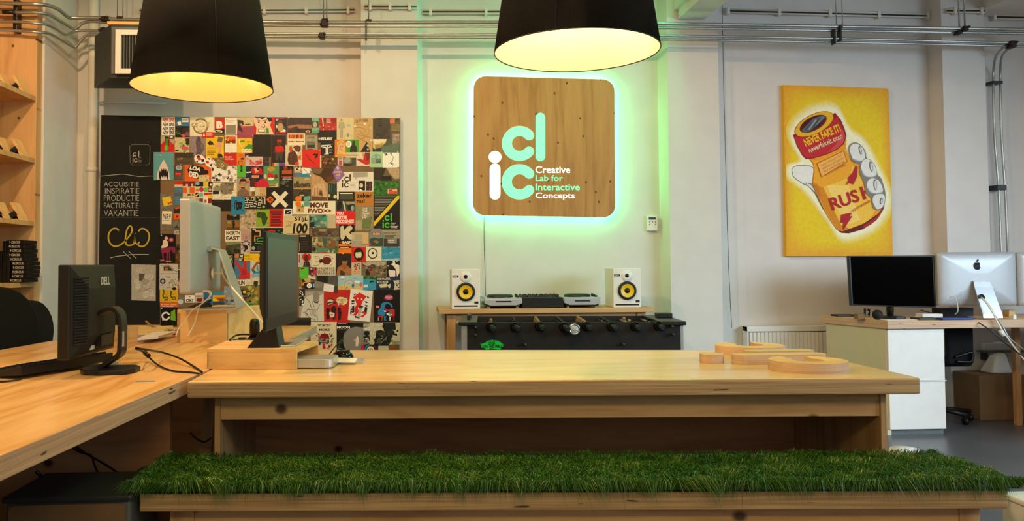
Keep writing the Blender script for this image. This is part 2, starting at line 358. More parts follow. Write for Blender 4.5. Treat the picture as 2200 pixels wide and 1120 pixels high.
# ================================================================ front table and its turf bench
def quad(c, z): return [(x, y, z) for x, y in c]
def inset(c, l, r, f, b):
    """corners front-left, front-right, back-right, back-left moved inwards"""
    fl, fr, br, bl = [Vector((*q, 0)) for q in c]; u = (fr-fl).normalized(); d = Vector((0, 1, 0))
    return [(q.x, q.y) for q in (fl+u*l+d*f, fr-u*r+d*f, br-u*r-d*b, bl+u*l-d*b)]
def slab(name, m, parent, corners, z0, z1, side=None, bevel=.002, **k):
    mb = MB(m); mb.add(quad(corners, z1), [(0, 1, 2, 3)]); mb.mat(side or m)
    n = 4; mb.add(quad(corners, z0)+quad(corners, z1), [(3, 2, 1, 0)]+[(i, (i+1) % n, n+(i+1) % n, n+i) for i in range(n)])
    return mb.build(name, parent, bevel=bevel, **k)
T = [(-.748, 2.709), (1.703, 2.576), (1.70, 3.44), (-.75, 3.70)]
tb = empty('plywood_table', (.48, 3.1, 0), 'long plywood table with a thick layered edge, standing behind the grass-topped bench', 'table')
slab('tabletop', K['top'], tb, T, .695, .75, K['edge'], .006)
L = inset(T, .075, .075, .07, .06)
def along(c, a, b, depth0, depth1):
    """footprint along the front edge between the fractions a..b, set back depth0..depth1"""
    f, g = Vector(c[0]), Vector(c[1]); p, q = f+(g-f)*a, f+(g-f)*b
    return [(p.x, p.y+depth0), (q.x, q.y+depth0), (q.x, q.y+depth1), (p.x, p.y+depth1)]
slab('apron', K['wood'], tb, along(L, .008, .993, .008, .036), .608, .695, K['wood'])
for nm, a, b in (('left', 0, .0085), ('right', .9915, 1)):
    q = along(L, a, b, 0, .70); o = slab('side_panel', K['woodz'], tb, q, 0, .695, K['woodz'])
slab('back_panel', K['dark'], tb, along(L, .0085, .9915, .62, .645), .335, .695, K['dark'])
slab('stretcher', K['wood'], tb, along(L, .0085, .9915, .40, .43), .10, .19, K['wood'])
B = [(-.796, 2.393), (1.734, 2.24), (1.725, 2.60), (-.80, 2.755)]
be = empty('plywood_bench', (.47, 2.5, 0), 'low plywood bench carrying a strip of artificial grass in front of the table', 'bench')
slab('seat_board', K['benchw'], be, B, .418, .472, K['edge'], .004)
LB = inset(B, .075, .05, .045, .04)
slab('front_panel', K['benchw'], be, along(LB, .03, .975, .004, .03), .10, .418, K['wood'])
for a, b in ((0, .03), (.975, 1)): slab('end_panel', K['woodz'], be, along(LB, a, b, 0, .27), 0, .418, K['woodz'])
q = P(882, 1112, Y=2.43); MB(K['box']).lathe([(0, -.003), (.013, -.003), (.014, .004)], (q.x, 2.408, q.z), 'y', 18).build('screw_plug', be, label='round pale wooden plug')
# the turf: a thin mat, its blades one uncountable pile
tf = slab('grass_mat', K['turf'], None, inset(B, -.004, -.004, -.004, 0), .472, .484, K['turf'], 0, label='strip of bright green artificial grass lying on the low bench', cat='artificial grass')
def turf():
    rn = random.Random(5); v = []; f = []; mi = []
    fl, fr, br, bl = [Vector(q) for q in inset(B, -.02, -.02, -.02, .005)]
    from mathutils import noise
    for i in range(46000):
        a, b = rn.random(), rn.random()
        if rn.random() < .17: b = rn.random()*.06
        elif rn.random() < .05: b = 1-rn.random()*.04
        if rn.random() < .03: a = rn.random()*.012
        if rn.random() < .04: a = 1-rn.random()*.02
        p = fl.lerp(fr, a).lerp(bl.lerp(br, a), b)
        nz = noise.noise(Vector((p.x*9, p.y*13, 0))); nz2 = noise.noise(Vector((p.x*28, p.y*28, 4)))
        h = rn.uniform(.018, .036)+.010*nz; ang = nz*2.2+nz2*1.6+rn.uniform(-1.3, 1.3)-1.2
        lean = rn.uniform(.5, 1.55); dx, dy = math.cos(ang)*lean, math.sin(ang)*lean
        drop = 0
        if b < .06: dy = -abs(dy)*.45-.5*rn.random()-.1; dx = dx*.6+nz*1.3; h *= 1.35; drop = rn.uniform(.1, 2.0)*(1.1-b/.06*.8)
        if b > .97: h += rn.random()*.012
        if a < .012: dx -= 1.0; drop = rn.uniform(.2, .9)
        if a > .985: dx += 1.0; drop = rn.uniform(.1, .8)
        wd = rn.uniform(.0007, .0013); q = rn.random()*3.14; wx_, wy_ = math.cos(q)*wd, math.sin(q)*wd
        z = .484; base = Vector((p.x, p.y, z-.002)); mid = base+Vector((dx*h*.35, dy*h*.35, h*.72)); tip = base+Vector((dx*h*.95, dy*h*.95, h*(1-.38*lean-.9*drop)))
        n = len(v); e = Vector((wx_, wy_, 0))
        v += [base-e, base+e, mid+e*.85, mid-e*.85, tip]; f += [(n, n+1, n+2, n+3), (n+3, n+2, n+4)]
        k = rn.random()+nz*.35; c = 0 if k < .36 else 1 if k < .82 else 2 if k < .992 else 3; mi += [c, c]
    me = bpy.data.meshes.new('grass_blades'); ori = WORLD['grass_mat']; me.from_pydata([q-ori for q in v], [], f)
    for nm, c in (('turf_deep', (.14, .29, .055)), ('turf_mid', (.23, .43, .085)), ('turf_light', (.31, .49, .12)), ('turf_straw', (.55, .60, .26))): me.materials.append(M(nm, c, .36, var=.15, ns=30, spec=.5))
    me.polygons.foreach_set('material_index', mi); o = bpy.data.objects.new('grass_blades', me); C.objects.link(o); o.parent = tf; o['kind'] = 'stuff'
turf()
# ================================================================ left desks
da = empty('plywood_desk', (-1.4, 2.3, 0), 'plywood desk in the left foreground with the black office monitor and keyboard on it', 'desk')
# right edge: from the near left corner of the frame to the table's corner
DA = [(-2.0, 1.02), (-.895, 1.02), (-.752, 3.06), (-.752, 3.485), (-1.93, 3.74)]
mb = MB(K['topy']); mb.add([(x, y, .75) for x, y in DA], [(0, 1, 2, 3, 4)]); mb.mat(K['edge2'])
mb.add([(x, y, .695) for x, y in DA]+[(x, y, .75) for x, y in DA], [(4, 3, 2, 1, 0)]+[(i, (i+1) % 5, 5+(i+1) % 5, 5+i) for i in range(5)])
mb.build('desktop', da, bevel=.003)
bx('end_panel', K['dark'], da, -1.85, -.86, 2.90, 2.93, 0, .695)
bx('side_panel', K['dark'], da, -1.86, -1.83, 1.3, 2.90, 0, .695)
bx('cross_panel', K['dark'], da, -1.83, -.96, 1.35, 1.38, .25, .695)
DB = [(-1.925, 3.75), (-.760, 3.495), (-.760, 3.725), (-.655, 3.725), (-.596, 5.10), (-1.80, 5.10)]
db = empty('plywood_desk', (-1.3, 4.4, 0), 'plywood desk behind the front one, carrying the silver computer on a wooden box', 'desk')
mb = MB(K['topy']); mb.add([(x, y, .75) for x, y in DB], [tuple(range(6))]); mb.mat(K['edge2'])
mb.add([(x, y, .705) for x, y in DB]+[(x, y, .75) for x, y in DB], [(5, 4, 3, 2, 1, 0)]+[(i, (i+1) % 6, 6+(i+1) % 6, 6+i) for i in range(6)])
mb.build('desktop', db, bevel=.002)
bx('cross_panel', K['dark'], db, -1.70, -.74, 3.98, 4.0, .06, .705)  # panel added to darken the gap left of the long table
for x in (-1.72, -.72): bx('leg_panel', K['woodz'], db, x-.02, x+.02, 3.95, 4.95, 0, .705)
MB(K['woodz']).loft([(-.86, 3.16, 0), (-.81, 3.16, 0), (-.81, 3.20, 0), (-.86, 3.20, 0)], [(-.80, 3.16, .695), (-.76, 3.16, .695), (-.76, 3.20, .695), (-.80, 3.20, .695)]).build('slanted_leg', da)
# grey storage box under the desk and cables
sb = empty('storage_box', (-1.0, 2.47, 0), 'grey lidded storage box on the floor under the left desk', 'box')
MB(K['cardb']).prism(rrect(-1.150, -.825, .02, .455, .02), 2.35, 2.365, 'y').build('front', sb)
bx('body', K['grey'], sb, -1.165, -.812, 2.365, 2.62, 0, .46, .008)
bx('lid', K['dgrey'], sb, -1.172, -.806, 2.352, 2.63, .46, .478, .006)
def cord(name, label, px, m=None, r=.0035, cat='cable', **k):
    """cable along picture points on given planes: (px, py, axis, value)"""
    pts = [P(a, b, **{ax: v}) for a, b, ax, v in px]
    return MB(m or K['cable']).tube(smoothpath(pts), r, 6).build(name, label=label, cat=cat, **k)
cord('cable', 'black cable sagging under the left desk down to the grey storage box', [(150, 958, 'Y', 2.85), (172, 972, 'Y', 2.84), (196, 980, 'Y', 2.83), (203, 1000, 'Y', 2.8), (214, 1024, 'Y', 2.75), (222, 1037, 'Y', 2.68)])
cord('cable', 'black cable running slantwise under the left desk towards the turf bench', [(160, 958, 'Y', 2.86), (190, 978, 'Y', 2.86), (225, 998, 'Y', 2.82), (265, 1025, 'Y', 2.78), (285, 1045, 'Y', 2.66)])
cord('cable', 'black cable arching out behind the left end of the grass strip', [(283, 1030, 'Y', 2.80), (300, 1010, 'Y', 2.83), (325, 1001, 'Y', 2.85), (350, 1000, 'Y', 2.86)])
cord('cable', 'short thick black cable hanging below the near part of the left desk', [(78, 1013, 'Y', 2.7), (90, 1026, 'Y', 2.7), (103, 1042, 'Y', 2.66)], r=.006)
cord('cable', 'thin dark cable looping in the gap left of the plywood table', [(408, 930, 'Y', 3.1), (425, 945, 'Y', 3.1), (440, 950, 'Y', 3.1), (452, 942, 'Y', 3.05)])
# white box right of the bench, white lid on the floor
wb = empty('white_box', (2.2, 2.52, 0), 'white box on the floor beyond the right end of the grass bench', 'box')
bx('body', K['white'], wb, 1.99, 2.40, 2.45, 2.60, 0, .34, .006); bx('lid', K['white'], wb, 1.985, 2.405, 2.445, 2.605, .34, .36, .006)
c = P(1945, 976, Z=.02); MB(K['white']).lathe([(0, 0), (.085, 0), (.09, .02), (.08, .05), (0, .055)], (c.x, c.y, 0)).build('floor_lid', label='round white lid lying on the floor by the table\'s right side panel', cat='lid')
# ================================================================ wooden letters on the table
def letter(name, label, poly, z0=.75, t=.036):
    n = len(poly); mb = MB(K['box']); mb.add([(x, y, z0+t) for x, y in poly], [tuple(range(n))]); mb.mat(K['edge2'])
    mb.add([(x, y, z0) for x, y in poly]+[(x, y, z0+t) for x, y in poly], [tuple(range(n))[::-1]]+[(i, (i+1) % n, n+(i+1) % n, n+i) for i in range(n)])
    return mb.build(name, label=label, cat='letter', group='wooden letters lying on the table')
def cshape(cx, cy, ro, ri, a, sx=1, flat=False):
    """letter c opening towards +Y with half-gap a degrees and rounded ends"""
    o = []; n = 40; rm, rr = (ro+ri)/2, (ro-ri)/2
    s0, s1 = 90+a, 450-a; s0i, s1i = 90+a*1.9, 450-a*1.9
    o += [(ro*math.cos(R_(s0+(s1-s0)*i/n)), ro*math.sin(R_(s0+(s1-s0)*i/n))) for i in range(n+1)]
    e = R_(s1); o += [(rm*math.cos(e)+rr*math.cos(e+R_(q)), rm*math.sin(e)+rr*math.sin(e+R_(q))) for q in range(20, 180, 20)]
    if flat: return [(cx+x*sx, cy+y) for x, y in o[:n+1]+[(ri*math.cos(R_(s1i-(s1i-s0i)*i/n)), ri*math.sin(R_(s1i-(s1i-s0i)*i/n))) for i in range(n+1)]]
    o += [(ri*math.cos(R_(s1-(s1-s0)*i/n)), ri*math.sin(R_(s1-(s1-s0)*i/n))) for i in range(n+1)]
    e = R_(s0); o += [(rm*math.cos(e)+rr*math.cos(e+R_(q)), rm*math.sin(e)+rr*math.sin(e+R_(q))) for q in range(180, 360, 20)]
    return [(cx+x*sx, cy+y) for x, y in o]
def bar(x0, x1, cy, r): return [(x0+r+r*math.cos(R_(q)), cy+r*math.sin(R_(q))) for q in range(90, 271, 15)]+[(x1-r+r*math.cos(R_(q)), cy+r*math.sin(R_(q))) for q in range(-90, 91, 15)]
letter('wooden_letter', 'plywood letter C lying nearest the table\'s front edge, in front of the bars', cshape(1.432, 2.80, .125, .05, 21, 1.08, True))
letter('wooden_letter', 'long plywood bar lying just behind the front letter C, longer than the one behind it', bar(1.235, 1.60, 2.995, .042))
letter('wooden_letter', 'round plywood dot lying at the left end of the longest bar', [(1.168+.046*math.cos(R_(q)), 3.03+.046*math.sin(R_(q))) for q in range(0, 360, 12)])
letter('wooden_letter', 'shorter plywood bar lying between the long bar and the rear letter C', bar(1.335, 1.615, 3.115, .04))
letter('wooden_letter', 'plywood letter C lying farthest back on the table, behind both bars', cshape(1.452, 3.335, .135, .055, 23, 1.05, True))
# ================================================================ pendant lamps
def pendant(x, y, z, label, seam, glow='bulb'):
    r0, k = .288, .150
    t = empty('pendant_lamp', (x, y, z), label, 'lamp', 'pendant lamps over the table')
    h = .62; ro = lambda q: r0-k*q
    MB(K['shade']).lathe([(ro(0)-.001, 0), (ro(0), 0), (ro(h/2), h/2), (ro(h), h), (ro(h)-.004, h)], (x, y, z), n=64).build('lamp_shade', t)
    MB(K['lining']).lathe([(ro(0)-.003, .001), (ro(h/2)-.003, h/2), (ro(h)-.003, h)], (x, y, z), n=64).build('lining', t, label='cream inner lining')
    MB(K['rubber']).tube([(x+(ro(0)-.0015)*math.cos(R_(q)), y+(ro(0)-.0015)*math.sin(R_(q)), z) for q in range(0, 360, 6)], .0022, 5, True).build('rim', t)
    a = R_(seam); d = Vector((math.cos(a), math.sin(a), 0)); MB(K['rubber']).tube([Vector((x, y, z))+d*(ro(0)+.0005), Vector((x, y, z+h))+d*(ro(h)+.0005)], .0016, 5).build('seam', t)
    m = MB(K['steel'])
    for q in (0, 120, 240): m.tube([(x, y, z+h-.05), (x+ro(h)*math.cos(R_(q)), y+ro(h)*math.sin(R_(q)), z+h-.03)], .003, 6)
    m.build('spider', t)
    MB(K['white']).lathe([(.0, .36), (.028, .36), (.03, .46), (.012, .50), (0, .50)], (x, y, z), n=20).build('socket', t)
    MB(K[glow]).ball((x, y, z+.30), .055, .055, .065, 14).build('bulb', t, label='glowing warm bulb')
    tube('cord', K['cable'], t, [(x, y, z+.5), (x, y, CEIL-.03)], .004)
    MB(K['black']).lathe([(0, CEIL-.05), (.05, CEIL-.045), (.055, CEIL), (0, CEIL)], (x, y, 0), n=24).build('ceiling_rose', t)
pendant(-.862, 3.335, 1.88, 'black cone pendant lamp at the left, hanging in front of the collage board', -65)
pendant(.584, 2.72, 1.88, 'black cone pendant lamp hanging in front of the glowing wooden sign', -115, 'bulb2')
pendant(-1.25, .55, 1.88, 'unseen black cone pendant lamp, added to light the near end of the left desk', -115)  # extra lamp outside the frame, added to brighten the left desk
# ================================================================ plywood logo sign with LED halo
def quadpx(c, Y): return [P(x, y, Y=Y) for x, y in c]
YS = 5.835
sg = empty('logo_sign', P(1170, 466, Y=YS), 'square plywood sign with rounded corners and glowing cut-out lettering, lit green from behind', 'sign')
def bilin(c):
    a, b, d, e = c   # tl, tr, br, bl
    return lambda u, v: a*(1-u)*(1-v)+b*u*(1-v)+d*u*v+e*(1-u)*v
sc = quadpx([(1018, 163), (1320, 171), (1322, 467.5), (1016, 462.5)], YS); sb_ = bilin(sc)
rr = rrect(0, 1, 0, 1, .085, 8)
fr = [sb_(u, v) for u, v in rr]; bk = [q+Vector((0, .022, 0)) for q in fr]
m = MB(K['sign']); n = len(fr); m.add(fr, [tuple(range(n))]); m.mat(K['edge2']); m.add(fr+bk, [tuple(range(n, 2*n))]+[(i, (i+1) % n, n+(i+1) % n, n+i) for i in range(n)])
m.build('board', sg)
ins = [sb_(.5+(u-.5)*.975, .5+(v-.5)*.975)+Vector((0, .030, 0)) for u, v in rrect(0, 1, 0, 1, .085, 8)]
MB(K['led']).tube(ins, .006, 6, True).build('light_strip', sg, label='green LED strip behind the board edge')
m = MB(K['steel'])
for u, v in ((.2, .2), (.8, .2), (.2, .8), (.8, .8)): q = sb_(u, v); m.tube([q+Vector((0, .022, 0)), q+Vector((0, .065, 0))], .012, 8)
m.build('spacer', sg)
# letters, drawn in the frame of the close-up (left 980, top 130, .3304 px)
def spt(x, y, lift=0): return P(980+x*.3304, 130+y*.3304, Y=YS-.0015-lift)
def sletter(name, poly, mat):
    f = [spt(*q) for q in poly]; n = len(f); b = [q+Vector((0, .0055, 0)) for q in f]
    MB(mat).add(f+b, [tuple(range(n))]+[(i, (i+1) % n, n+(i+1) % n, n+i) for i in range(n)]).build(name, sg)
def cpx(cx, cy, ro, ri, a):
    return [(cx+y*1.0, cy+x) for x, y in cshape(0, 0, ro, ri, a)]
sletter('letter', [(x, y) for x, y in cpx(412, 540, 114, 49, 40)], K['acr'])
sletter('letter', [(x, y) for x, y in cpx(412, 790, 115, 50, 40)], K['acr'])
sletter('letter', [(548+31*math.cos(R_(q)), 371+31*math.sin(R_(q))) for q in range(180, 361, 20)]+[(548+31*math.cos(R_(q)), 625+31*math.sin(R_(q))) for q in range(0, 181, 20)], K['acr'])
sletter('letter', [(253+35*math.cos(R_(q)), 705+35*math.sin(R_(q))) for q in range(180, 361, 20)]+[(253+35*math.cos(R_(q)), 871+35*math.sin(R_(q))) for q in range(0, 181, 20)], K['acr2'])
sletter('letter_dot', [(253+42*math.cos(R_(q)), 628+39*math.sin(R_(q))) for q in range(0, 360, 15)], K['acr2'])
for t, x0, y0, x1, y1 in (('Creative', 516, 688, 742, 733), ('Lab for', 517, 746, 694, 784), ('Interactive', 517, 802, 804, 845), ('Concepts', 517, 859, 771, 908)):
    v, f, _ = text_geo(t, .012); m = MB(K['acr'] if t[0] in 'LI' else K['acr2']); m.add([spt(x0+a*(x1-x0), y1-b*(y1-y0)) for a, b in v], f); m.build('lettering', sg)
tube('wire', K['cable'], sg, [P(x, y, Y=5.885) for x, y in ((1040, 466), (1040, 520), (1042, 590), (1044, 655))], .0022, 6)
# thermostat, hanging wire
cord('hanging_wire', 'thin dark wire hanging down the wall right of the right pilaster', [(1551, -30, 'Y', 5.745), (1554, 150, 'Y', 5.745), (1559, 350, 'Y', 5.745), (1565, 560, 'Y', 5.745), (1572, 705, 'Y', 5.745)], r=.002, cat='wire')
th = empty('thermostat', P(1400, 497, Y=5.87), 'small white thermostat with a grey display on the wall right of the sign', 'thermostat')
a, b = P(1391, 464, Y=5.87), P(1413, 496, Y=5.87)
bx('housing', K['white'], th, a.x, b.x, 5.868, 5.9, b.z, a.z, .004)
a, b = P(1394, 467, Y=5.866), P(1409, 472, Y=5.866); bx('display', K['dgrey'], th, a.x, b.x, 5.8665, 5.869, b.z, a.z)
for px in (1396, 1402, 1408):
    for py in (477, 482):
        if (px, py) != (1402, 482): q = P(px, py, Y=5.867); MB(K['grey']).lathe([(0, -.002), (.004, -.001), (.004, .002)], q, 'y', 10).build('button', th)
cord('cable', 'short thin cable running from the thermostat to the green-lit pilaster', [(1413, 481, 'Y', 5.89), (1422, 482, 'Y', 5.885), (1430, 479, 'Y', 5.86), (1433, 470, 'Y', 5.80)], K['wcable'], .0018)
# ================================================================ pipes and conduits
YC = 5.58
pl = (5.25, YC)
def ypipe(px): return 5.21+(min(max((px-90)/70, 0), 1))*(YC-5.21)
def pipe(label, px, r, dy=0):
    pts = [P(x, y, Y=ypipe(x)+dy) for x, y in px]; pts = smoothpath(pts, 4)
    return MB(K['steel']).tube(pts, r, 10).build('steel_conduit', label=label, cat='pipe')
pipe('upper front steel conduit of the four crossing the wall, highest at the left wall', [(-30, 6), (40, 8), (75, 9), (100, 11), (125, 20), (145, 36), (155, 38), (225, 39), (300, 43), (700, 48), (1070, 48), (1425, 51), (1800, 57), (2060, 61), (2240, 64)], .0125)
pipe('second steel conduit from the top, running just under the highest one', [(-30, 25), (40, 27), (75, 27), (100, 30), (115, 37), (150, 58), (160, 62), (168, 58), (175, 51), (195, 46), (230, 48), (300, 50), (700, 56), (1070, 57), (1425, 60), (1800, 66), (2060, 70), (2240, 73)], .0115, .02)
pipe('third steel conduit from the top, upper one of the lower pair', [(-30, 47), (40, 47), (75, 50), (100, 53), (120, 62), (137, 73), (145, 74), (155, 70), (170, 66), (230, 67), (300, 70), (700, 73), (1070, 74), (1425, 77), (1800, 83), (2170, 92), (2240, 93)], .0095)
pipe('lowest steel conduit of the four, dipping deepest beside the bookshelf', [(-30, 64), (40, 66), (75, 69), (105, 72), (130, 85), (155, 100), (162, 101), (170, 92), (180, 80), (192, 75), (230, 75), (300, 77), (700, 80), (1070, 81), (1425, 85), (1800, 91), (2170, 99), (2240, 100)], .0095, .02)
def clampbox(label, px, py, w=.03, h=.05, Y=YC):
    q = P(px, py, Y=Y); t = empty('pipe_clamp', (q.x, q.y, q.z-h/2), label, 'clamp')
    bx('body', K['clamp'], t, q.x-w/2, q.x+w/2, q.y-.022, q.y+.035, q.z-h/2, q.z+h/2, .005)
    for s in (-1, 1): MB(K['clamp']).lathe([(0, -.014), (.009, -.014), (.009, .01), (0, .01)], (q.x+s*w*.45, q.y-.016, q.z+s*h*.25), 'y', 8).build('bolt', t)
clampbox('rusty clamp on the upper conduits under the left ceiling rods', 697, 50, .05, .05); clampbox('rusty clamp on the lower conduits, right of the left lamp', 692, 77, .038, .04)
clampbox('dark clamp on the upper conduits at the left wall above the heater', 226, 41, .045, .03); clampbox('dark clamp where the lower conduits pass behind the heater', 222, 65, .035, .03)
clampbox('rusty clamp on the highest conduit near the right pilaster', 2072, 62, .04, .035); clampbox('rusty clamp on the second conduit near the right pilaster, lower left of its twin', 2059, 70, .038, .028)
clampbox('rusty junction clamp where two conduits bend down the right wall', 2173, 96, .05, .05)
def rods(label, xs, y1, r=.0045, Y=YC):
    t = empty('hanger_rod', P(xs[0], y1, Y=Y), label, 'rod')
    for x in xs: q = P(x, y1, Y=Y); tube('rod', K['steel'], t, [q, (q.x, q.y, CEIL)], r, 8)
    q = P(sum(xs)/len(xs), y1, Y=Y); bx('foot', K['clamp'], t, q.x-.02, q.x+.02, q.y-.012, q.y+.012, q.z-.012, q.z+.006)
rods('pair of steel hanger rods above the rusty clamp right of the left lamp', (695, 702), 42); rods('single steel hanger rod at the left edge of the first pilaster', (792,), 44)
rods('pair of thin hanger rods above the yellow painting', (1797, 1810), 56, .004); rods('pair of hanger rods near the right pilaster', (2061, 2073), 60, .006); rods('pair of thin hanger rods over the wall heater', (252, 264), 38, .0035)
def strap(label, pts):
    m = MB(K['black'])
    for px, py0, py1 in pts:
        a, b = P(px, py0, Y=YC-.015), P(px, py1, Y=YC-.015); m.box(a.x-.006, a.x+.006, YC-.018, YC+.03, b.z, a.z)
    m.build('pipe_strap', label=label, cat='strap')
strap('black strap joining upper and lower conduits at the first pilaster', [(786, 44, 84)]); strap('black strap joining the conduits above the painting, left one', [(1793, 62, 94)]); strap('black strap joining the conduits above the painting, right one', [(1806, 53, 88)])
strap('dark pipe bracket holding all four conduits on the bookshelf end', [])if 0 else None
q0, q1 = P(40, 8, Y=5.27), P(40, 72, Y=5.27); bx('pipe_bracket', K['black'], None, q0.x-.013, q0.x+.013, 5.225, 5.285, q1.z, q0.z+.02, .003, label='dark vertical bracket holding the conduits on the bookshelf panel', cat='bracket')
q = P(18, 26, Y=5.2); MB(K['black']).tube([q-Vector((.035, 0, 0)), q+Vector((.035, 0, 0))], .014, 8).build('pipe_coupling', label='black coupling sleeve on the second conduit at the far left', cat='coupling')
t = empty('down_conduit', P(2155, 540, Y=5.84), 'pair of steel conduits bending down the right wall from the junction clamp', 'pipe')
for px in ([(2171, 99), (2155, 103), (2140, 120), (2134.5, 150), (2134, 200), (2137, 300), (2146, 420), (2153, 620)], [(2174, 101), (2163, 108), (2152, 124), (2149, 155), (2149, 200), (2152, 300), (2160, 420), (2168, 620)]):
    MB(K['steel']).tube(smoothpath([P(x, y, Y=5.60+min(1, max(0, (y-99)/50))*.22) for x, y in px], 4), .0085, 10).build('conduit', t)
for y, x0, x1 in ((177, 2130, 2153), (403, 2141, 2161)):
    a, b = P(x0, y, Y=5.81), P(x1, y, Y=5.81); bx('clip', K['black'], t, a.x, b.x, 5.80, 5.9, a.z-(.02 if y > 300 else .01), a.z+(.02 if y > 300 else .01), .003)
def trunk(label, pts, Y, clips):
    t = empty('cable_conduit', P(*pts[0], Y=Y), label, 'conduit')
    for d in (0, 7): MB(K['pipe']).tube([P(x, y+d, Y=Y) for x, y in pts], .0065, 6).build('tube', t)
    MB(K['cable']).tube([P(x, y+3.5, Y=Y+.004) for x, y in pts], .004, 5).build('cable', t)
    for cx in clips:
        (xa, ya), (xb, yb) = pts[0], pts[-1]; y = ya+(yb-ya)*(cx-xa)/(xb-xa); a, b = P(cx-3, y-4, Y=Y), P(cx+3, y+11, Y=Y); bx('clip', K['pipe'], t, a.x, b.x, Y-.012, Y+.03, b.z, a.z)
trunk('white twin conduit high on the wall right of the left lamp', [(300, 20), (762, 18)], 5.87, (420, 495, 568, 658, 748)); trunk('white twin conduit high on the first pilaster', [(783, 11), (895, 11)], 5.735, (795, 838, 880))
trunk('white twin conduit high on the wall left of the right lamp', [(908, 22), (1400, 22)], 5.87, (925, 1044, 1160, 1300)); trunk('white twin conduit high on the wall above the painting', [(1562, 20), (2004, 31)], 5.87, (1564, 1674, 1783, 1888, 1993))
trunk('white twin conduit high on the right pilaster', [(2034, 20), (2116, 20)], 5.735, (2051, 2108)); trunk('white twin conduit in the top right corner', [(2134, 33), (2240, 35)], 5.87, (2136,))
# white down pipe left of the chalkboard
q = P(199, 260, Y=5.83); vp = empty('drain_pipe', (q.x, 5.83, 0), 'white painted drain pipe running down the wall left of the chalkboard', 'pipe')
MB(K['pipe']).lathe([(.034, 0), (.034, CEIL)], (q.x, 5.83, 0), n=20).build('pipe', vp)
z = P(199, 364, Y=5.8).z; MB(K['pipe']).lathe([(.035, z-.018), (.041, z-.015), (.041, z+.015), (.035, z+.018)], (q.x, 5.83, 0), n=20).build('collar', vp)
MB(K['pipe']).tube([P(x, y, Y=5.86) for x, y in ((212, 219), (256, 220), (356, 222))], .008, 6).build('wall_rail', label='thin white rail on the wall just above the chalkboard', cat='rail')
# ---------------------------------------------------------------- unit heater
ht = empty('unit_heater', P(280, 200, Y=5.40), 'grey metal unit heater high on the wall above the chalkboard', 'heater')
Yh = 5.25
a, b, c_, d_ = P(237, 52, Y=Yh), P(330, 62, Y=Yh), P(330, 178, Y=Yh), P(237, 168, Y=Yh)
x1 = P(395, 100, Y=Yh).x; xb = P(203, 100, Y=5.53).x
zt, zb = a.z, d_.z; zbb = P(205, 190, Y=5.53).z
m = MB(K['dgrey']); m.loft([(a.x, Yh, zb), (x1, Yh, zb), (x1, 5.53, zbb), (xb, 5.53, zbb)], [(a.x, Yh, zt), (x1, Yh, zt), (x1, 5.53, zt), (xb, 5.53, zt)]); m.build('casing', ht, bevel=.004)
fa, fb = P(238, 60, Y=Yh), P(330, 172, Y=Yh)
bx('front_plate', K['grey'], ht, fa.x+.008, x1-.01, Yh-.012, Yh+.001, zb+.025, zt-.02, .003)
ga, gb = P(250, 65, Y=Yh-.02), P(292, 160, Y=Yh-.02); gx1 = ga.x+.36
m = MB(K['white']); t_ = .035
m.box(ga.x+t_, gx1-t_, Yh-.0398, Yh-.0122, gb.z+.0002, gb.z+t_); m.box(ga.x+t_, gx1-t_, Yh-.0398, Yh-.0122, ga.z-t_, ga.z-.0002); m.box(ga.x, ga.x+t_, Yh-.04, Yh-.012, gb.z, ga.z); m.box(gx1-t_, gx1, Yh-.04, Yh-.012, gb.z, ga.z); m.build('grille_frame', ht, bevel=.003)
bx('grille_back', K['blackm'], ht, ga.x+t_, gx1-t_, Yh-.016, Yh-.012, gb.z+t_, ga.z-t_)
m = MB(K['grey'])
for i in range(1, 16): x = ga.x+t_+i*(gx1-ga.x-2*t_)/16; m.box(x-.002, x+.002, Yh-.03, Yh-.016, gb.z+t_, ga.z-t_)
m.build('grille_bars', ht)
bx('mounting_board', K['box'], ht, a.x-.02, x1, Yh, 5.53, zt, zt+.02)
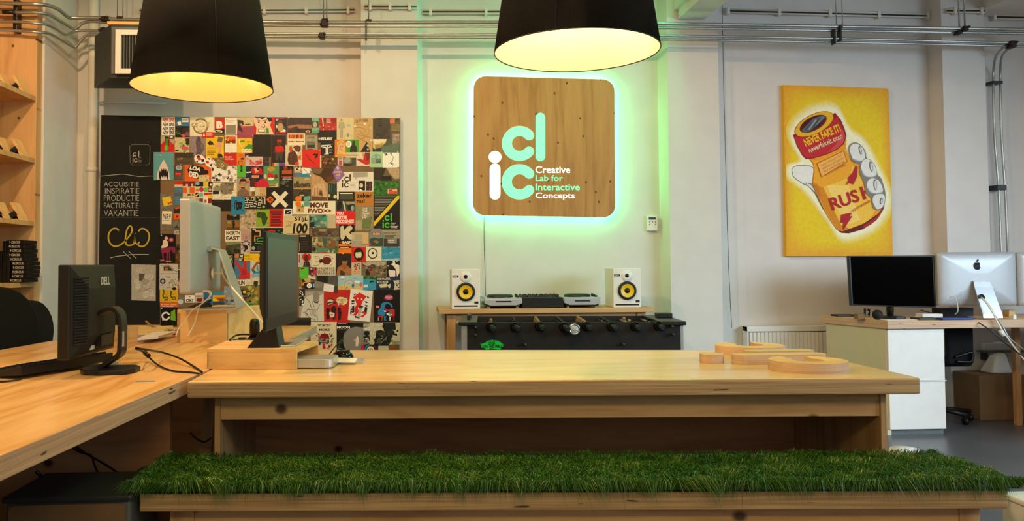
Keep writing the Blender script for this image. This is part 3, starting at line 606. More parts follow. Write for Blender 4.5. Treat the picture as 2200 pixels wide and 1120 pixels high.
# ================================================================ bookshelf at the left
bs = empty('bookshelf', (-2.7, 4.7, 0), 'tall light wooden bookshelf along the left wall', 'bookshelf')
bx('end_panel', K['shelf'], bs, -2.93, -2.445, 5.292, 5.368, 0, 3.15, .002)
bx('near_panel', K['shelf'], bs, -2.93, -2.445, 3.30, 3.33, 0, 3.15)
bx('back_board', K['shelf'], bs, -2.945, -2.932, 3.30, 5.368, 0, 3.15)
SZ = [P(75, y, X=-2.45).z for y in (213, 347, 482, 612)]
for z in SZ+[.55, .12, 3.12]: bx('shelf', K['shelf'], bs, -2.93, -2.448, 3.33, 5.292, z-.012, z+.018)
for k, z in enumerate(SZ[:3]):
    nm = ('upper', 'middle', 'lower')[k]
    for j, px in enumerate((38, 5)):
        Y0 = 5.20-.06*j; xb_ = P((50, 18)[j], 190, Y=Y0).x
        t = empty('slanted_rack', (xb_-.03, Y0, z+.02), f"slanted pine rack on the {nm} bookshelf board, {'nearest the white wall' if j == 0 else 'cut by the left frame edge'}", 'rack')
        def para(x0, z0, dx, dz, w_, h0, h1): return ([(x0, h0, z0), (x0+w_, h0, z0), (x0+w_, h1, z0), (x0, h1, z0)], [(x0+dx, h0, z0+dz), (x0+dx+w_, h0, z0+dz), (x0+dx+w_, h1, z0+dz), (x0+dx, h1, z0+dz)])
        MB(K['box']).loft(*para(xb_, z+.019, -.062, .115, .020, Y0-.03, Y0+.06)).build('slat', t)
        c, s_ = math.cos(R_(35)), math.sin(R_(35)); pts = [(xb_-.045+a*c-b*s_, z+.050+a*s_+b*c) for a, b in ((-.045, -.016), (.03, -.016), (.03, .018), (-.045, .018))]
        MB(K['blackm']).prism(pts, Y0-.034, Y0+.05, 'y').build('black_holder', t, label='black holder')
        MB(K['box']).prism([(xb_-.095, z+.019), (xb_+.01, z+.019), (xb_-.02, z+.03)], Y0-.02, Y0+.04, 'y').build('foot', t)
# stack of black books
zb_ = SZ[3]+.019; rn = random.Random(3)
Yb = 5.10; xa = P(22, 560, Y=Yb).x; xb = P(56, 560, Y=Yb).x; ztop = P(40, 516, Y=Yb).z; nb = 10; hb = (ztop-zb_)/nb
names = ('bottom', 'second from the bottom', 'third from the bottom', 'fourth from the bottom', 'fifth from the bottom', 'fifth from the top', 'fourth from the top', 'third from the top', 'second from the top', 'top')
for i in range(nb):
    d = rn.uniform(-.006, .006)+(.012*math.sin(i*.6)); z = zb_+i*hb
    t = empty('book', ((xa+xb)/2+d, Yb+.08, z), f'black book with pale spine lettering, {names[i]} of its stack on the bookshelf', 'book', 'black books stacked on the bookshelf')
    bx('cover', K['black'], t, xa+d, xb+d, Yb, Yb+.17, z+.0005, z+hb-.0008, .0015)
    bx('pages', K['paper'], t, xa+d+.004, xb+d-.002, Yb+.004, Yb+.168, z+.004, z+hb-.004)
    m = MB(K['ink']); A = Art(m, lambda x, y, l, d=d, z=z: Vector((xa+d+x*(xb-xa), Yb-l-.0006, z+(1-y)*hb))); A.text('9·CIRCUS', .05, .22, .74, .80, '#cfc9b8', .015); m.build('spine_lettering', t, label='pale spine lettering')
for i, (x0, x1, h) in enumerate(((-10, 3, 590-517), (4, 11, 94), (11.5, 20, 95))):
    a, b = P(x0, 611, Y=Yb), P(x1, 611, Y=Yb); z1 = P(5, 612-h, Y=Yb).z
    t = empty('book', ((a.x+b.x)/2, Yb+.08, zb_), ('dark upright book at the left frame edge', 'narrow dark upright book second from the stack of black books', 'dark upright book standing against the stack of black books')[i]+' on the bookshelf', 'book')
    bx('cover', K['black'], t, a.x, b.x, Yb, Yb+.17, zb_, z1, .002); bx('pages', K['paper'], t, a.x+.003, b.x-.003, Yb+.003, Yb+.168, zb_+.004, z1+.0004)
# ================================================================ office chairs
def office_chair(x, y, rot, label, top=1.02, arms=True, seat=.47, wb=.24):
    """seat faces local +X, back at local -X"""
    t = empty('office_chair', (x, y, 0), label, 'chair')
    Mx = Matrix.Translation((x, y, 0)) @ Matrix.Rotation(rot, 4, 'Z')
    def mb(m): return MB(K[m], Mx)
    mb('fabric').prism(rrect(-.23, .25, -.24, .24, .09), seat-.05, seat+.03).build('seat', t, bevel=.02, seg=3)
    hb = top-(seat+.10); pr = []
    for i in range(13):
        a = math.pi*i/12; pr.append((wb*math.cos(a), seat+.10+hb*(.42+.58*math.sin(a))))
    pr = [(wb*.88, seat+.10)]+pr+[(-wb*.88, seat+.10)]
    m = mb('fabric'); m.prism(pr, -.29, -.235, 'x'); m.build('backrest', t, bevel=.015, seg=3)
    mb('black').tube(smoothpath([(-.05, 0, seat-.06), (-.22, 0, seat-.05), (-.31, 0, seat+.03), (-.305, 0, seat+.25)]), .018, 8).build('back_support', t)
    if arms:
        for s in (-1, 1):
            mb('black').box(-.14, .14, s*.27-.03, s*.27+.03, seat+.19, seat+.222).build('armrest', t, bevel=.012)
            mb('black').tube(smoothpath([(0, s*.27, seat+.2), (0, s*.275, seat+.05), (0, s*.20, seat-.055)]), .015, 8).build('arm_post', t)
    mb('black').lathe([(.028, .10), (.028, .30), (.02, .30), (.02, seat-.05)], n=14).build('gas_column', t)
    for k in range(5):
        a = 2*math.pi*k/5+.3; c, s = math.cos(a), math.sin(a)
        b = mb('black').tube([(0, 0, .11), (.15*c, .15*s, .10), (.29*c, .29*s, .075)], [.026, .022, .016], 8).build('base_arm', t)
        mb('rubber').lathe([(0, -.014), (.028, -.012), (.03, 0), (.028, .012), (0, .014)], (.29*c, .29*s, .03), 'y', 14).build('caster', b)
office_chair(-2.03, 4.36, -.45, 'black office chair with a rounded high back behind the left desk, before the bookshelf', 1.03, wb=.26)
office_chair(-2.10, 5.03, -.1, 'office chair with low armrests, half hidden behind the black office monitor', .93)
# ================================================================ sideboard, music gear
sd = empty('side_table', (.94, 5.56, 0), 'narrow wooden side table under the glowing sign, carrying two white loudspeakers', 'table')
a, b = P(942, 663, Y=5.38), P(1406, 663, Y=5.38); ZT = .832
bx('top_board', K['wood'], sd, a.x, b.x, 5.38, 5.83, ZT-.032, ZT, .003)
for x in (P(960, 700, Y=5.42).x, b.x-.11):
    for y in (5.42, 5.74): bx('leg', K['woodz'], sd, x, x+.06, y, y+.06, 0, ZT-.032, .002)
bx('rail', K['wood'], sd, P(978, 680, Y=5.43).x, b.x-.11, 5.43, 5.455, ZT-.10, ZT-.032); bx('rail', K['wood'], sd, P(978, 680, Y=5.43).x, b.x-.11, 5.77, 5.79, ZT-.10, ZT-.032)
def speaker(px0, px1, label):
    Y0 = 5.40; a, b = P(px0, 600, Y=Y0), P(px1, 600, Y=Y0); x0, x1 = a.x, b.x; z0, h = ZT, .272; W_ = x1-x0; cx = x0+W_*.5
    t = empty('loudspeaker', (cx, Y0+.12, z0), label, 'loudspeaker', 'white loudspeakers on the side table')
    bx('cabinet', K['white'], t, x0, x1, Y0, Y0+.23, z0, z0+h, .005)
    w_ = MB(K['rubber']).lathe([(.33*W_, .001), (.325*W_, -.008), (.31*W_, -.014), (.25*W_, -.016), (.235*W_, -.010)], (cx, Y0, z0+h*.43), 'y', 40).build('woofer_surround', t)
    MB(K['yellow']).lathe([(.24*W_, -.011), (.16*W_, -.006), (.085*W_, -.002)], (cx, Y0-.001, z0+h*.43), 'y', 40).build('woofer_cone', t, label='yellow woofer cone')
    MB(K['rubber']).lathe([(.10*W_, -.002), (.085*W_, -.008), (.04*W_, -.012), (0, -.013)], (cx, Y0-.001, z0+h*.43), 'y', 24).build('dust_cap', t)
    MB(K['white']).lathe([(.21*W_, .001), (.205*W_, -.0012), (.08*W_, -.0006)], (cx, Y0, z0+h*.80), 'y', 32).build('waveguide', t)
    MB(K['gloss']).lathe([(.068*W_, -.001), (.055*W_, -.004), (0, -.003)], (cx, Y0-.001, z0+h*.81), 'y', 20).build('tweeter', t)
    bx('bass_port', K['blackm'], t, x0+.08*W_, x1-.08*W_, Y0-.001, Y0+.004, z0+.055*h, z0+.09*h)
    bx('badge', K['black'], t, x1-.20*W_, x1-.06*W_, Y0-.0015, Y0+.002, z0+.13*h, z0+.185*h); q = bx('logo_plate', K['black'], t, x0+.04*W_, x0+.25*W_, Y0-.0015, Y0+.002, z0+.79*h, z0+.845*h)
    m = MB(K['ink']); A = Art(m, lambda u, v, l: Vector((x0+u*W_, Y0-.0018-l, z0+v*h))); A.text('KRK', .075, .833, .215, .802, '#d8d4c8', .02); m.build('logo_lettering', q)
    q = P(1040, 660, Y=5.7)
speaker(970, 1031, 'white loudspeaker with a yellow cone at the left end of the side table'); speaker(1317, 1377, 'white loudspeaker with a yellow cone at the right end of the side table')
def deck(px0, px1, label):
    Y0, Y1 = 5.42, 5.76; x0, x1 = P(px0, 640, Y=Y0).x, P(px1, 640, Y=Y0).x; z0 = ZT; cx = (x0+x1)/2
    t = empty('disc_player', (cx, 5.58, z0), label, 'disc player', 'disc players on the side table')
    bx('lower_body', K['black'], t, x0+.012, x1-.012, Y0+.012, Y1, z0+.012, z0+.036, .004)
    m = MB(K['alu']); m.prism([(x0, z0+.034), (x0+.04, z0+.02), (x1-.04, z0+.02), (x1, z0+.034), (x1, z0+.066), (x0, z0+.066)], Y0, Y0+.02, 'y'); m.build('front_panel', t, bevel=.003)
    bx('disc_slot', K['blackm'], t, cx-.055, cx+.055, Y0-.001, Y0+.004, z0+.043, z0+.052)
    bx('top_plate', K['alup'], t, x0, x1, Y0, Y1, z0+.064, z0+.072, .002)
    MB(K['black']).lathe([(.092, 0), (.092, .012), (.082, .02), (0, .02)], (cx-.01, Y0+.13, z0+.072), n=40).build('jog_wheel', t)
    for k in range(3): MB(K['rubber']).lathe([(.009, 0), (.009, .012+.004*k), (0, .012+.004*k)], (x1-.022, Y0+.05+.06*k, z0+.072), n=12).build('knob', t)
    for sx in (x0+.03, x1-.03): MB(K['chrome']).lathe([(.014, 0), (.014, .016)], (sx, Y0+.03, z0), n=14).build('foot', t)
deck(1041, 1122, 'silver disc player on the side table left of the black mixer'); deck(1212, 1291, 'silver disc player on the side table right of the black mixer')
x0, x1 = P(1122, 640, Y=5.42).x, P(1211, 640, Y=5.42).x
mx_ = empty('audio_mixer', ((x0+x1)/2, 5.58, ZT), 'black mixer with a row of knobs between the two disc players', 'mixer')
bx('body', K['blackm'], mx_, x0+.002, x1-.002, 5.425, 5.76, ZT+.004, ZT+.072, .003)
rn = random.Random(8)
for i in range(9):
    for j in range(3):
        MB(K['black']).lathe([(.009, 0), (.008, .018), (0, .018)], (x0+.022+i*(x1-x0-.044)/8+rn.uniform(-.004, .004), 5.50+j*.08, ZT+.072), n=12).build('knob', mx_)
# ---------------------------------------------------------------- table football
F = [(.281, 4.643), (1.589, 4.504), (1.599, 5.09), (.311, 5.23)]; ZF = .80
fb_ = empty('football_table', (.94, 4.87, 0), 'black table football cabinet with rows of rods, in front of the wooden side table', 'table football')
fl, fr_, br, bl = [Vector((*q, 0)) for q in F]; U = (fr_-fl).normalized(); V_ = Vector((-U.y, U.x, 0)); LEN = (fr_-fl).length; DEP = .585
def F3(u, v, z): q = fl+U*u+V_*v; return Vector((q.x, q.y, z))
def fbox(m, u0, u1, v0, v1, z0, z1): return MB(K[m]).loft([F3(u0, v0, z0), F3(u1, v0, z0), F3(u1, v1, z0), F3(u0, v1, z0)], [F3(u0, v0, z1), F3(u1, v0, z1), F3(u1, v1, z1), F3(u0, v1, z1)])
fbox('blackm', .05, LEN-.03, .012, .034, .44, ZF-.004).build('front_side', fb_); fbox('blackm', .05, LEN-.03, DEP-.034, DEP-.012, .44, ZF-.004).build('rear_side', fb_)
fbox('black', .0, .105, -.005, DEP, ZF-.022, ZF).build('end_shelf', fb_, bevel=.003); fbox('black', LEN-.145, LEN, -.005, DEP, ZF-.022, ZF).build('end_shelf', fb_, bevel=.003)
fbox('blackm', .09, .105, .03, DEP-.03, .5, ZF-.02).build('end_wall', fb_); fbox('blackm', LEN-.145, LEN-.13, .03, DEP-.03, .5, ZF-.02).build('end_wall', fb_)
fbox('dgrey', .105, LEN-.145, .034, DEP-.034, .66, .67).build('playfield', fb_)
for u in (.015, LEN-.055):
    for v in (.014, DEP-.06): fbox('alu', u, u+.045, v, v+.045, 0, ZF-.022).build('leg', fb_, bevel=.003, label='silver metal leg')
hp = [(1054, 704), (1107, 704), (1160, 703), (1213, 704), (1262, 703), (1316, 703), (1367, 703), (1418, 702)]
nplay = (1, 2, 3, 5, 5, 3, 2, 1)
for i, (px, py) in enumerate(hp):
    q = P(px, py, Y=4.60-(px-985)*.00028); u = (q-fl).dot(U); z = q.z
    a, b = F3(u, -.055, z), F3(u, DEP+.05, z)
    MB(K['black']).lathe([(.026, 0), (.028, .006), (.018, .014)], (F3(u, .0, z)), 'y', 18).build('bearing', fb_)
    r = MB(K['steel']).tube([F3(u, .012, z), b], .007, 8).build('rod', fb_)
    ex = .055 if i in (0, 1, 3, 5) else .03
    MB(K['rubber']).tube([F3(u, .010, z), F3(u+.008, -ex*.4, z-.004), F3(u+.014, -ex, z-.008), F3(u+.016, -ex-.012, z-.009)], [.013, .018, .021, .012], 12).build('handle', fb_, label='black rod handle')
    for j in range(nplay[i]):
        v = DEP*(j+1)/(nplay[i]+1); c = F3(u, v, z)
        MB(K['black' if i % 2 else 'tan']).loft([c+Vector((-.009, -.012, -.075)), c+Vector((.009, -.012, -.075)), c+Vector((.009, .012, -.075)), c+Vector((-.009, .012, -.075))], [c+Vector((-.011, -.014, .010)), c+Vector((.011, -.014, .010)), c+Vector((.011, .014, .010)), c+Vector((-.011, .014, .010))]).ball(c+Vector((0, 0, .020)), .011, n=10).build('player_figure', r)
q = P(1234, 708, Y=4.545); MB(K['chrome']).lathe([(.034, .004), (.034, -.004), (.028, -.009), (.024, -.006)], q, 'y', 28).build('ball_cup', fb_, label='round chrome ball cup'); MB(K['alup']).lathe([(.025, -.004), (.012, -.009), (0, -.010)], q, 'y', 24).build('cup_disc', fb_)
for u, v in ((.045, .19), (LEN-.10, .30)):
    t = fbox('black', u, u+(.02 if u < .5 else .09), v, v+(.25 if u < .5 else .1), ZF, ZF+.028).build('score_counter', fb_, bevel=.004)
for px, py in ((1022, 704), (1022, 721), (1445, 702), (1447, 719), (1129, 741), (1340, 740)):
    q = P(px, py, Y=4.63-(px-985)*.00028); MB(K['dgrey']).lathe([(0, -.006), (.007, -.005), (.008, .0), (.008, .02)], q, 'y', 12).build('screw_cap', fb_)
# green skate sticker on the front
def fpt(x, y, l):  # close-up frame: left 980, top 660, px .22727
    X, Yp = 980+x*.22727, 660+y*.22727; q = P(X, Yp, Y=4.55); d = (q-EYE); n = V_; t = (F3(0, .012, .6)-EYE).dot(n)/d.dot(n); return EYE+d*t-n*(l+.0006)
m = MB(K['ink']); A = Art(m, fpt)
A.run('p 228 345 262 342 300 318 340 310 400 318 455 355 432 385 418 382 400 404 330 388 304 404 262 385 244 384 #12d64a;e 287 392 16 13 #12d64a;e 408 390 17 14 #12d64a;t VANS 300 326 368 352 k .03;t "OFF 246 360 298 384 k .03 0;t THE 308 352 356 386 k .03;t WALL" 366 354 446 386 k .03;o 287 392 11 9 2 #0a5a20;o 408 391 12 10 2 #0a5a20;l 3 232 350 300 322 340 314 400 322 448 354 k')
m.build('sticker', fb_, label='bright green skateboard-shaped sticker')
# ================================================================ radiator
a, b = P(1605, 702, Y=5.80), P(1900, 702, Y=5.80)
ra = empty('radiator', (a.x+.5, 5.84, .1), 'white ribbed panel radiator low on the wall under the painting', 'radiator')
prof = []; x = a.x+.02; nrib = 34; stp = (b.x-a.x-.04)/nrib
for i in range(nrib): prof += [(x+i*stp, 5.802), (x+i*stp+stp*.62, 5.802), (x+i*stp+stp*.70, 5.812), (x+i*stp+stp*.92, 5.812)]
prof += [(b.x-.02, 5.802), (b.x-.02, 5.825), (a.x+.02, 5.825)]
MB(K['white']).prism(prof, .14, a.z-.045).build('ribbed_panel', ra)
bx('top_cover', K['white'], ra, a.x, b.x, 5.798, 5.885, a.z-.04, a.z, .004); bx('side_cover', K['white'], ra, a.x, a.x+.012, 5.80, 5.885, .13, a.z, .002); bx('bottom_edge', K['white'], ra, a.x+.01, b.x, 5.80, 5.83, .12, .14)
MB(K['black']).ball((a.x-.010, 5.83, a.z-.02), .009).build('bleed_valve', ra)
# ================================================================ left desks: screens, boxes, small things
# --- black office monitor seen from behind (screen faces the left wall)
MX, Ya, Yb2 = -1.165, 2.80, 3.215
zt, zb = 1.145, .815
mo = empty('monitor', (-1.06, 2.98, .75), 'black office monitor seen from behind on the front left desk, silver lettering', 'monitor')
m = MB(K['black'])
# front bezel slab and the raised, chamfered rear housing
m.box(MX-.05, MX-.008, Ya, Yb2, zb, zt); m.build('bezel', mo, bevel=.006)
bx('screen', K['screen2'], mo, MX-.053, MX-.0495, Ya+.02, Yb2-.02, zb+.025, zt-.02)
m = MB(K['blackm'])
o4 = [(MX-.010, Ya+.004, zb+.004), (MX-.010, Yb2-.004, zb+.004), (MX-.010, Yb2-.004, zt-.004), (MX-.010, Ya+.004, zt-.004)]
i4 = [(MX+.026, Ya+.085, zb+.075), (MX+.026, Yb2-.085, zb+.075), (MX+.026, Yb2-.085, zt-.085), (MX+.026, Ya+.085, zt-.085)]
m.loft(o4, i4); m.build('rear_housing', mo, bevel=.008, seg=3)
m = MB(K['rubber'])
for i in range(24):
    z = zb+.05+i*(zt-zb-.09)/24
    for ya, yb in ((Ya+.018, Ya+.075),): m.loft([(MX-.004, ya, z), (MX-.004, ya, z+.005), (MX+.022, yb, z+.005), (MX+.022, yb, z)], [(MX+.001, ya, z), (MX+.001, ya, z+.005), (MX+.0265, yb, z+.005), (MX+.0265, yb, z)])
m.build('vent_slats', mo)
m = MB(K['alup'])
v, f, _ = text_geo('DELL', .04); m.add([(MX+.0275-(.0), 2.985+a*.085, zt-.075+b*.03) for a, b in v], f); m.build('logo_lettering', mo, label='silver lettering')
def band(m, o, ux, uy, path, w, th):
    n = len(path); vs = []; k = MB(m)
    for i, (d, z) in enumerate(path):
        a = path[max(i-1, 0)]; b = path[min(i+1, n-1)]; tx, tz = b[0]-a[0], b[1]-a[1]; l = math.hypot(tx, tz); nx, nz = -tz/l*th/2, tx/l*th/2
        for s in (-1, 1):
            for e in (-1, 1): vs.append(o+ux*(s*w/2)+uy*(d+nx*e)+Vector((0, 0, z+nz*e)))
    fs = []
    for i in range(n-1):
        a, b = 4*i, 4*i+4; fs += [(a, a+1, b+1, b), (a+2, b+2, b+3, a+3), (a, b, b+2, a+2), (a+1, a+3, b+3, b+1)]
    return k.add(vs, fs+[(0, 2, 3, 1), (4*n-4, 4*n-3, 4*n-1, 4*n-2)])
sp = [(p.x, p.y) for p in smoothpath([(.02, .962, 0), (.07, .984, 0), (.098, .965, 0), (.105, .92, 0), (.105, .85, 0), (.098, .815, 0), (.055, .785, 0), (.03, .768, 0)], 4)]
band(K['black'], Vector((MX, 2.985, 0)), Vector((0, 1, 0)), Vector((1, 0, 0)), sp, .06, .016).build('stand_arm', mo, bevel=.003)
m = MB(K['black']); m.prism([(MX-.0, 2.905), (MX+.06, 2.885), (MX+.145, 2.90), (MX+.165, 2.95), (MX+.16, 3.02), (MX+.13, 3.06), (MX-.03, 3.06), (MX-.045, 2.98)], .7505, .768); m.build('base', mo, bevel=.004)
bx('cable_clip', K['alup'], mo, MX+.1125, MX+.1155, 2.96, 2.975, .845, .90); bx('label_plate', K['paper'], mo, MX-.002, MX+.006, 2.955, 2.985, zb+.02, zb+.042)
bx('connector_panel', K['rubber'], mo, MX-.004, MX+.028, 2.99, 3.10, zb+.03, zb+.07)
# keyboard
kb = empty('keyboard', (-1.25, 3.02, .75), 'black keyboard lying on the front left desk, half behind the office monitor', 'keyboard')
q0, q1 = P(44, 813, Z=.755), P(243, 779, Z=.757); ux = Vector((q1.x-q0.x, q1.y-q0.y, 0)); ln = ux.length; ux.normalize(); uy = Vector((-ux.y, ux.x, 0))
Mk = Matrix(((ux.x, uy.x, 0, q0.x), (ux.y, uy.y, 0, q0.y), (0, 0, 1, .751), (0, 0, 0, 1)))
MB(K['black'], Mk).prism([(0, .012), (.15, .003), (.15, .018), (0, .046)], 0, ln, 'x').build('case', kb, bevel=.003)
rn = random.Random(2); nk = 20
for r in range(5):
    for c in range(nk):
        x = .012+c*(ln-.024)/nk; y = .018+r*.026; z = .046-(y/.15)*.028
        MB(K['blackm'], Mk).loft([(x, y, z-.001), (x+.017, y, z-.001), (x+.017, y+.021, z-.004), (x, y+.021, z-.004)], [(x+.002, y+.002, z+.008), (x+.015, y+.002, z+.008), (x+.015, y+.018, z+.006), (x+.002, y+.018, z+.006)]).build('key', kb)
cord('keyboard_cable', 'black cable leaving the near end of the black keyboard towards the frame edge', [(-30, 818, 'Z', .754), (10, 820, 'Z', .754), (46, 815, 'Z', .756)], r=.0035)
cord('monitor_cable', 'black cable curving from the office monitor stand into the desk gap, upper one', [(292, 748, 'Y', 2.99), (315, 752, 'Y', 3.0), (350, 758, 'Z', .78), (385, 770, 'Z', .775), (415, 787, 'Z', .757), (434, 800, 'Z', .753)], r=.0042)
cord('monitor_cable', 'black cable with a thick ferrite sleeve curving from the office monitor into the desk gap', [(292, 750, 'Y', 2.99), (312, 759, 'Z', .785), (322, 770, 'Z', .772), (340, 785, 'Z', .757), (370, 797, 'Z', .754), (405, 800, 'Z', .754), (428, 803, 'Z', .753)], r=.0036)
q = P(311, 758, Z=.785); q2 = P(319, 765, Z=.779); MB(K['black']).tube([q, q2], .009, 10).build('ferrite_sleeve', label='thick black ferrite sleeve on the cable beside the office monitor', cat='cable sleeve')
q = P(312, 820, Z=.751); MB(K['alup']).prism([(q.x-.03, q.y-.006), (q.x+.035, q.y-.004), (q.x+.03, q.y+.008), (q.x-.025, q.y+.006)], .7505, .7535).build('metal_strip', label='small flat metal strip on the desk before the office monitor', cat='strip')
q = P(245, 782, Z=.753); MB(K['alup']).box(q.x-.012, q.x+.02, q.y-.012, q.y+.014, .7505, .760).build('memory_stick', label='small silver stick lying by the far end of the black keyboard', cat='stick')
# papers and wood strips at the far end of the rear desk
def sheet(name, label, px, z, h, m, cat, **k):
    ps = [P(a, b, Z=z) for a, b in px]; return MB(m).prism([(p.x, p.y) for p in ps], z, z+h).build(name, label=label, cat=cat, **k)
sheet('wooden_tray', 'flat pale wooden tray on the rear desk under the chalkboard', [(296, 722), (352, 716), (372, 706), (298, 708)], .7505, .018, K['box'], 'tray')
sheet('paper_stack', 'stack of white papers left of the wooden box on the rear desk', [(296, 732), (340, 728), (378, 716), (330, 718)], .769, .012, K['paper'], 'papers')
sheet('laptop', 'closed thin silver laptop on the rear desk behind the office monitor', [(296, 736), (322, 733), (352, 724), (297, 726)], .7505, .015, K['alu'], 'laptop')
q = P(340, 696, Z=.79); MB(K['tan']).tube(smoothpath([P(313, 690, Y=4.9), P(325, 700, Y=4.88), P(345, 708, Y=4.85), P(372, 710, Y=4.8)]), .006, 8).build('wooden_stick', label='crooked wooden stick lying on the rear desk below the chalkboard', cat='stick')
q = P(376, 719, Z=.755); MB(K['red']).ball((q.x, q.y, .765), .02, .02, .014).build('red_cap', label='small orange-red cap beside the wooden box on the rear desk', cat='ball')  # a small red cap, modelled as a flattened ball
# --- wooden box and silver all-in-one computer seen from behind
def obox(px4, z0, h): return [P(a, b, Z=z0) for a, b in px4]
bxp = [(-1.175, 4.07), (-.917, 4.02), (-.81, 4.44), (-1.07, 4.50)]
wbx = empty('wooden_box', (-1.0, 4.25, .75), 'plywood box on the rear desk, standing under the silver computer', 'box')
slab('lid', K['box'], wbx, bxp, .900, .918, K['box'], .002)
def wall4(c, a, b, t=.018):
    p, q, r = [Vector((*c[i], 0)) for i in (a, b, (b+1) % 4)]; n = (r-q).normalized()*t; return [(p.x, p.y), (q.x, q.y), (q.x+n.x, q.y+n.y), (p.x+n.x, p.y+n.y)]
for i in range(4): slab('side_board', K['box'], wbx, wall4(bxp, i, (i+1) % 4), .7505, .900, K['box'], .001)
im = empty('computer', (-1.0, 4.1, .918), 'silver all-in-one computer seen from behind on the wooden box, lit mint green', 'computer')
IX0, IX1, IY0, IY1 = -1.032, -1.02, 3.72, 4.33; iz0, iz1 = 1.008, 1.452
def panelYZ(m, x, y0, y1, z0, z1, th, bulge, parent, name, r=.02, tilt=0):
    """screen panel standing in the YZ plane; the back bulges towards +X"""
    pr = rrect(y0, y1, z0, z1, r); k = MB(m); cy, cz = (y0+y1)/2, (z0+z1)/2; n = len(pr)
    rings = [[Vector((x-th, a, b)) for a, b in pr], [Vector((x, a, b)) for a, b in pr]]
    for s, d in ((.9, .45), (.7, .8), (.45, .95), (.2, 1)): rings.append([Vector((x+bulge*d, cy+(a-cy)*s, cz+(b-cz)*s)) for a, b in pr])
    vs = [q for r_ in rings for q in r_]; fs = [(i*n+j, i*n+(j+1) % n, (i+1)*n+(j+1) % n, (i+1)*n+j) for i in range(len(rings)-1) for j in range(n)]
    k.add(vs, fs[:n]); k.add(vs, fs[n:], True); k.add(rings[0], [tuple(range(n))]); k.add(rings[-1], [tuple(range(n))]); return k.build(name, parent)
panelYZ(K['alup'], IX0+.010, IY0, IY1, iz0, iz1, .042, .012, im, 'body', .012)
bx('screen', K['screen'], im, IX0-.029, IX0-.0262, IY0+.02, IY1-.02, iz0+.10, iz1-.02)
def istand(parent, o, ux, uy, h, w0, w1, foot, bk, mat=K['alu']):
    """aluminium stand: hinge, arm and foot as one bent sheet; ux=sideways, uy=backwards"""
    path = [(bk, h), (bk+.045, h-.012), (bk+.06, h-.05), (bk+.135, .035), (bk+.14, .012), (bk+.11, .0035), (bk-.05, .0035), (bk-foot, .0035)]
    m = MB(mat); n = len(path); vs = []
    for i, (d, z) in enumerate(path):
        w_ = w0+(w1-w0)*min(1, i/3); a = path[max(i-1, 0)]; b = path[min(i+1, n-1)]; tx, tz = b[0]-a[0], b[1]-a[1]; l = math.hypot(tx, tz); nx, nz = -tz/l*.0035, tx/l*.0035
        for s in (-1, 1):
            for e in (-1, 1): vs.append(o+ux*(s*w_/2)+uy*(d+nx*e)+Vector((0, 0, z+nz*e)))
    fs = []
    for i in range(n-1):
        a, b = 4*i, 4*i+4; fs += [(a, a+1, b+1, b), (a+2, b+2, b+3, a+3), (a, b, b+2, a+2), (a+1, a+3, b+3, b+1)]
    fs += [(0, 2, 3, 1), (4*n-4, 4*n-3, 4*n-1, 4*n-2)]; m.add(vs, fs); return m.build('stand', parent, bevel=.001)
istand(im, Vector((-1.03, 4.08, .918)), Vector((0, 1, 0)), Vector((1, 0, 0)), .31, .13, .19, .13, .03)
MB(K['steel']).tube([(-.998, 3.995, 1.222), (-.998, 4.165, 1.222)], .013, 12).build('hinge', im)
MB(K['white']).tube([(-1.0, 4.09, 1.10), (-.94, 4.085, 1.10)], .006, 8).lathe([(.03, -.004), (.028, .004), (0, .006)], (-1.0, 4.09, 1.10), 'x', 20).build('power_plug', im)
cord('power_cable', 'thick white power cable running from the silver computer stand down behind the black monitor', [(476, 575, 'Y', 4.05), (480, 592, 'Y', 4.05), (490, 608, 'Y', 4.02), (510, 632, 'Y', 3.95), (540, 666, 'Y', 3.85), (566, 696, 'Y', 3.75), (585, 715, 'Y', 3.65)], K['wcable'], .0055)
cord('cable', 'white cable looping from the silver computer down the front of the wooden box, left strand', [(436, 627, 'Y', 3.90), (446, 627, 'Y', 3.90), (451, 634, 'Y', 3.90), (440, 648, 'Y', 3.93), (412, 668, 'Y', 3.98), (398, 690, 'Y', 4.0), (384, 706, 'Y', 4.0), (378, 722, 'Y', 3.9)], K['wcable'], .003)
cord('cable', 'white cable looping from the silver computer down the front of the wooden box, right strand', [(436, 625, 'Y', 3.88), (450, 626, 'Y', 3.88), (452, 636, 'Y', 3.88), (430, 656, 'Y', 3.93), (424, 672, 'Y', 3.97), (418, 695, 'Y', 4.0), (407, 716, 'Y', 4.0), (403, 722, 'Y', 4.0)], K['wcable'], .003)
m = MB(K['blackm']); m.loft([(-1.16, 4.12, .9185), (-1.05, 4.10, .9185), (-1.03, 4.22, .9185), (-1.14, 4.24, .9185)], [(-1.10, 4.15, .945), (-1.06, 4.13, .95), (-1.04, 4.2, .95), (-1.09, 4.21, .945)]); m.build('cloth_pouch', label='black cloth pouch on the wooden box under the silver computer', cat='pouch', bevel=.01)
q = P(536, 652, Z=.93); MB(K['green']).tube([(q.x-.02, q.y, .926), (q.x+.022, q.y+.01, .926)], .007, 8).build('marker', label='green marker pen on top of the wooden box', cat='pen')
q = P(520, 654, Z=.93); MB(K['red']).ball((q.x, q.y, .928), .012, .014, .009).build('red_clip', label='small red clip beside the green marker on the wooden box', cat='clip')
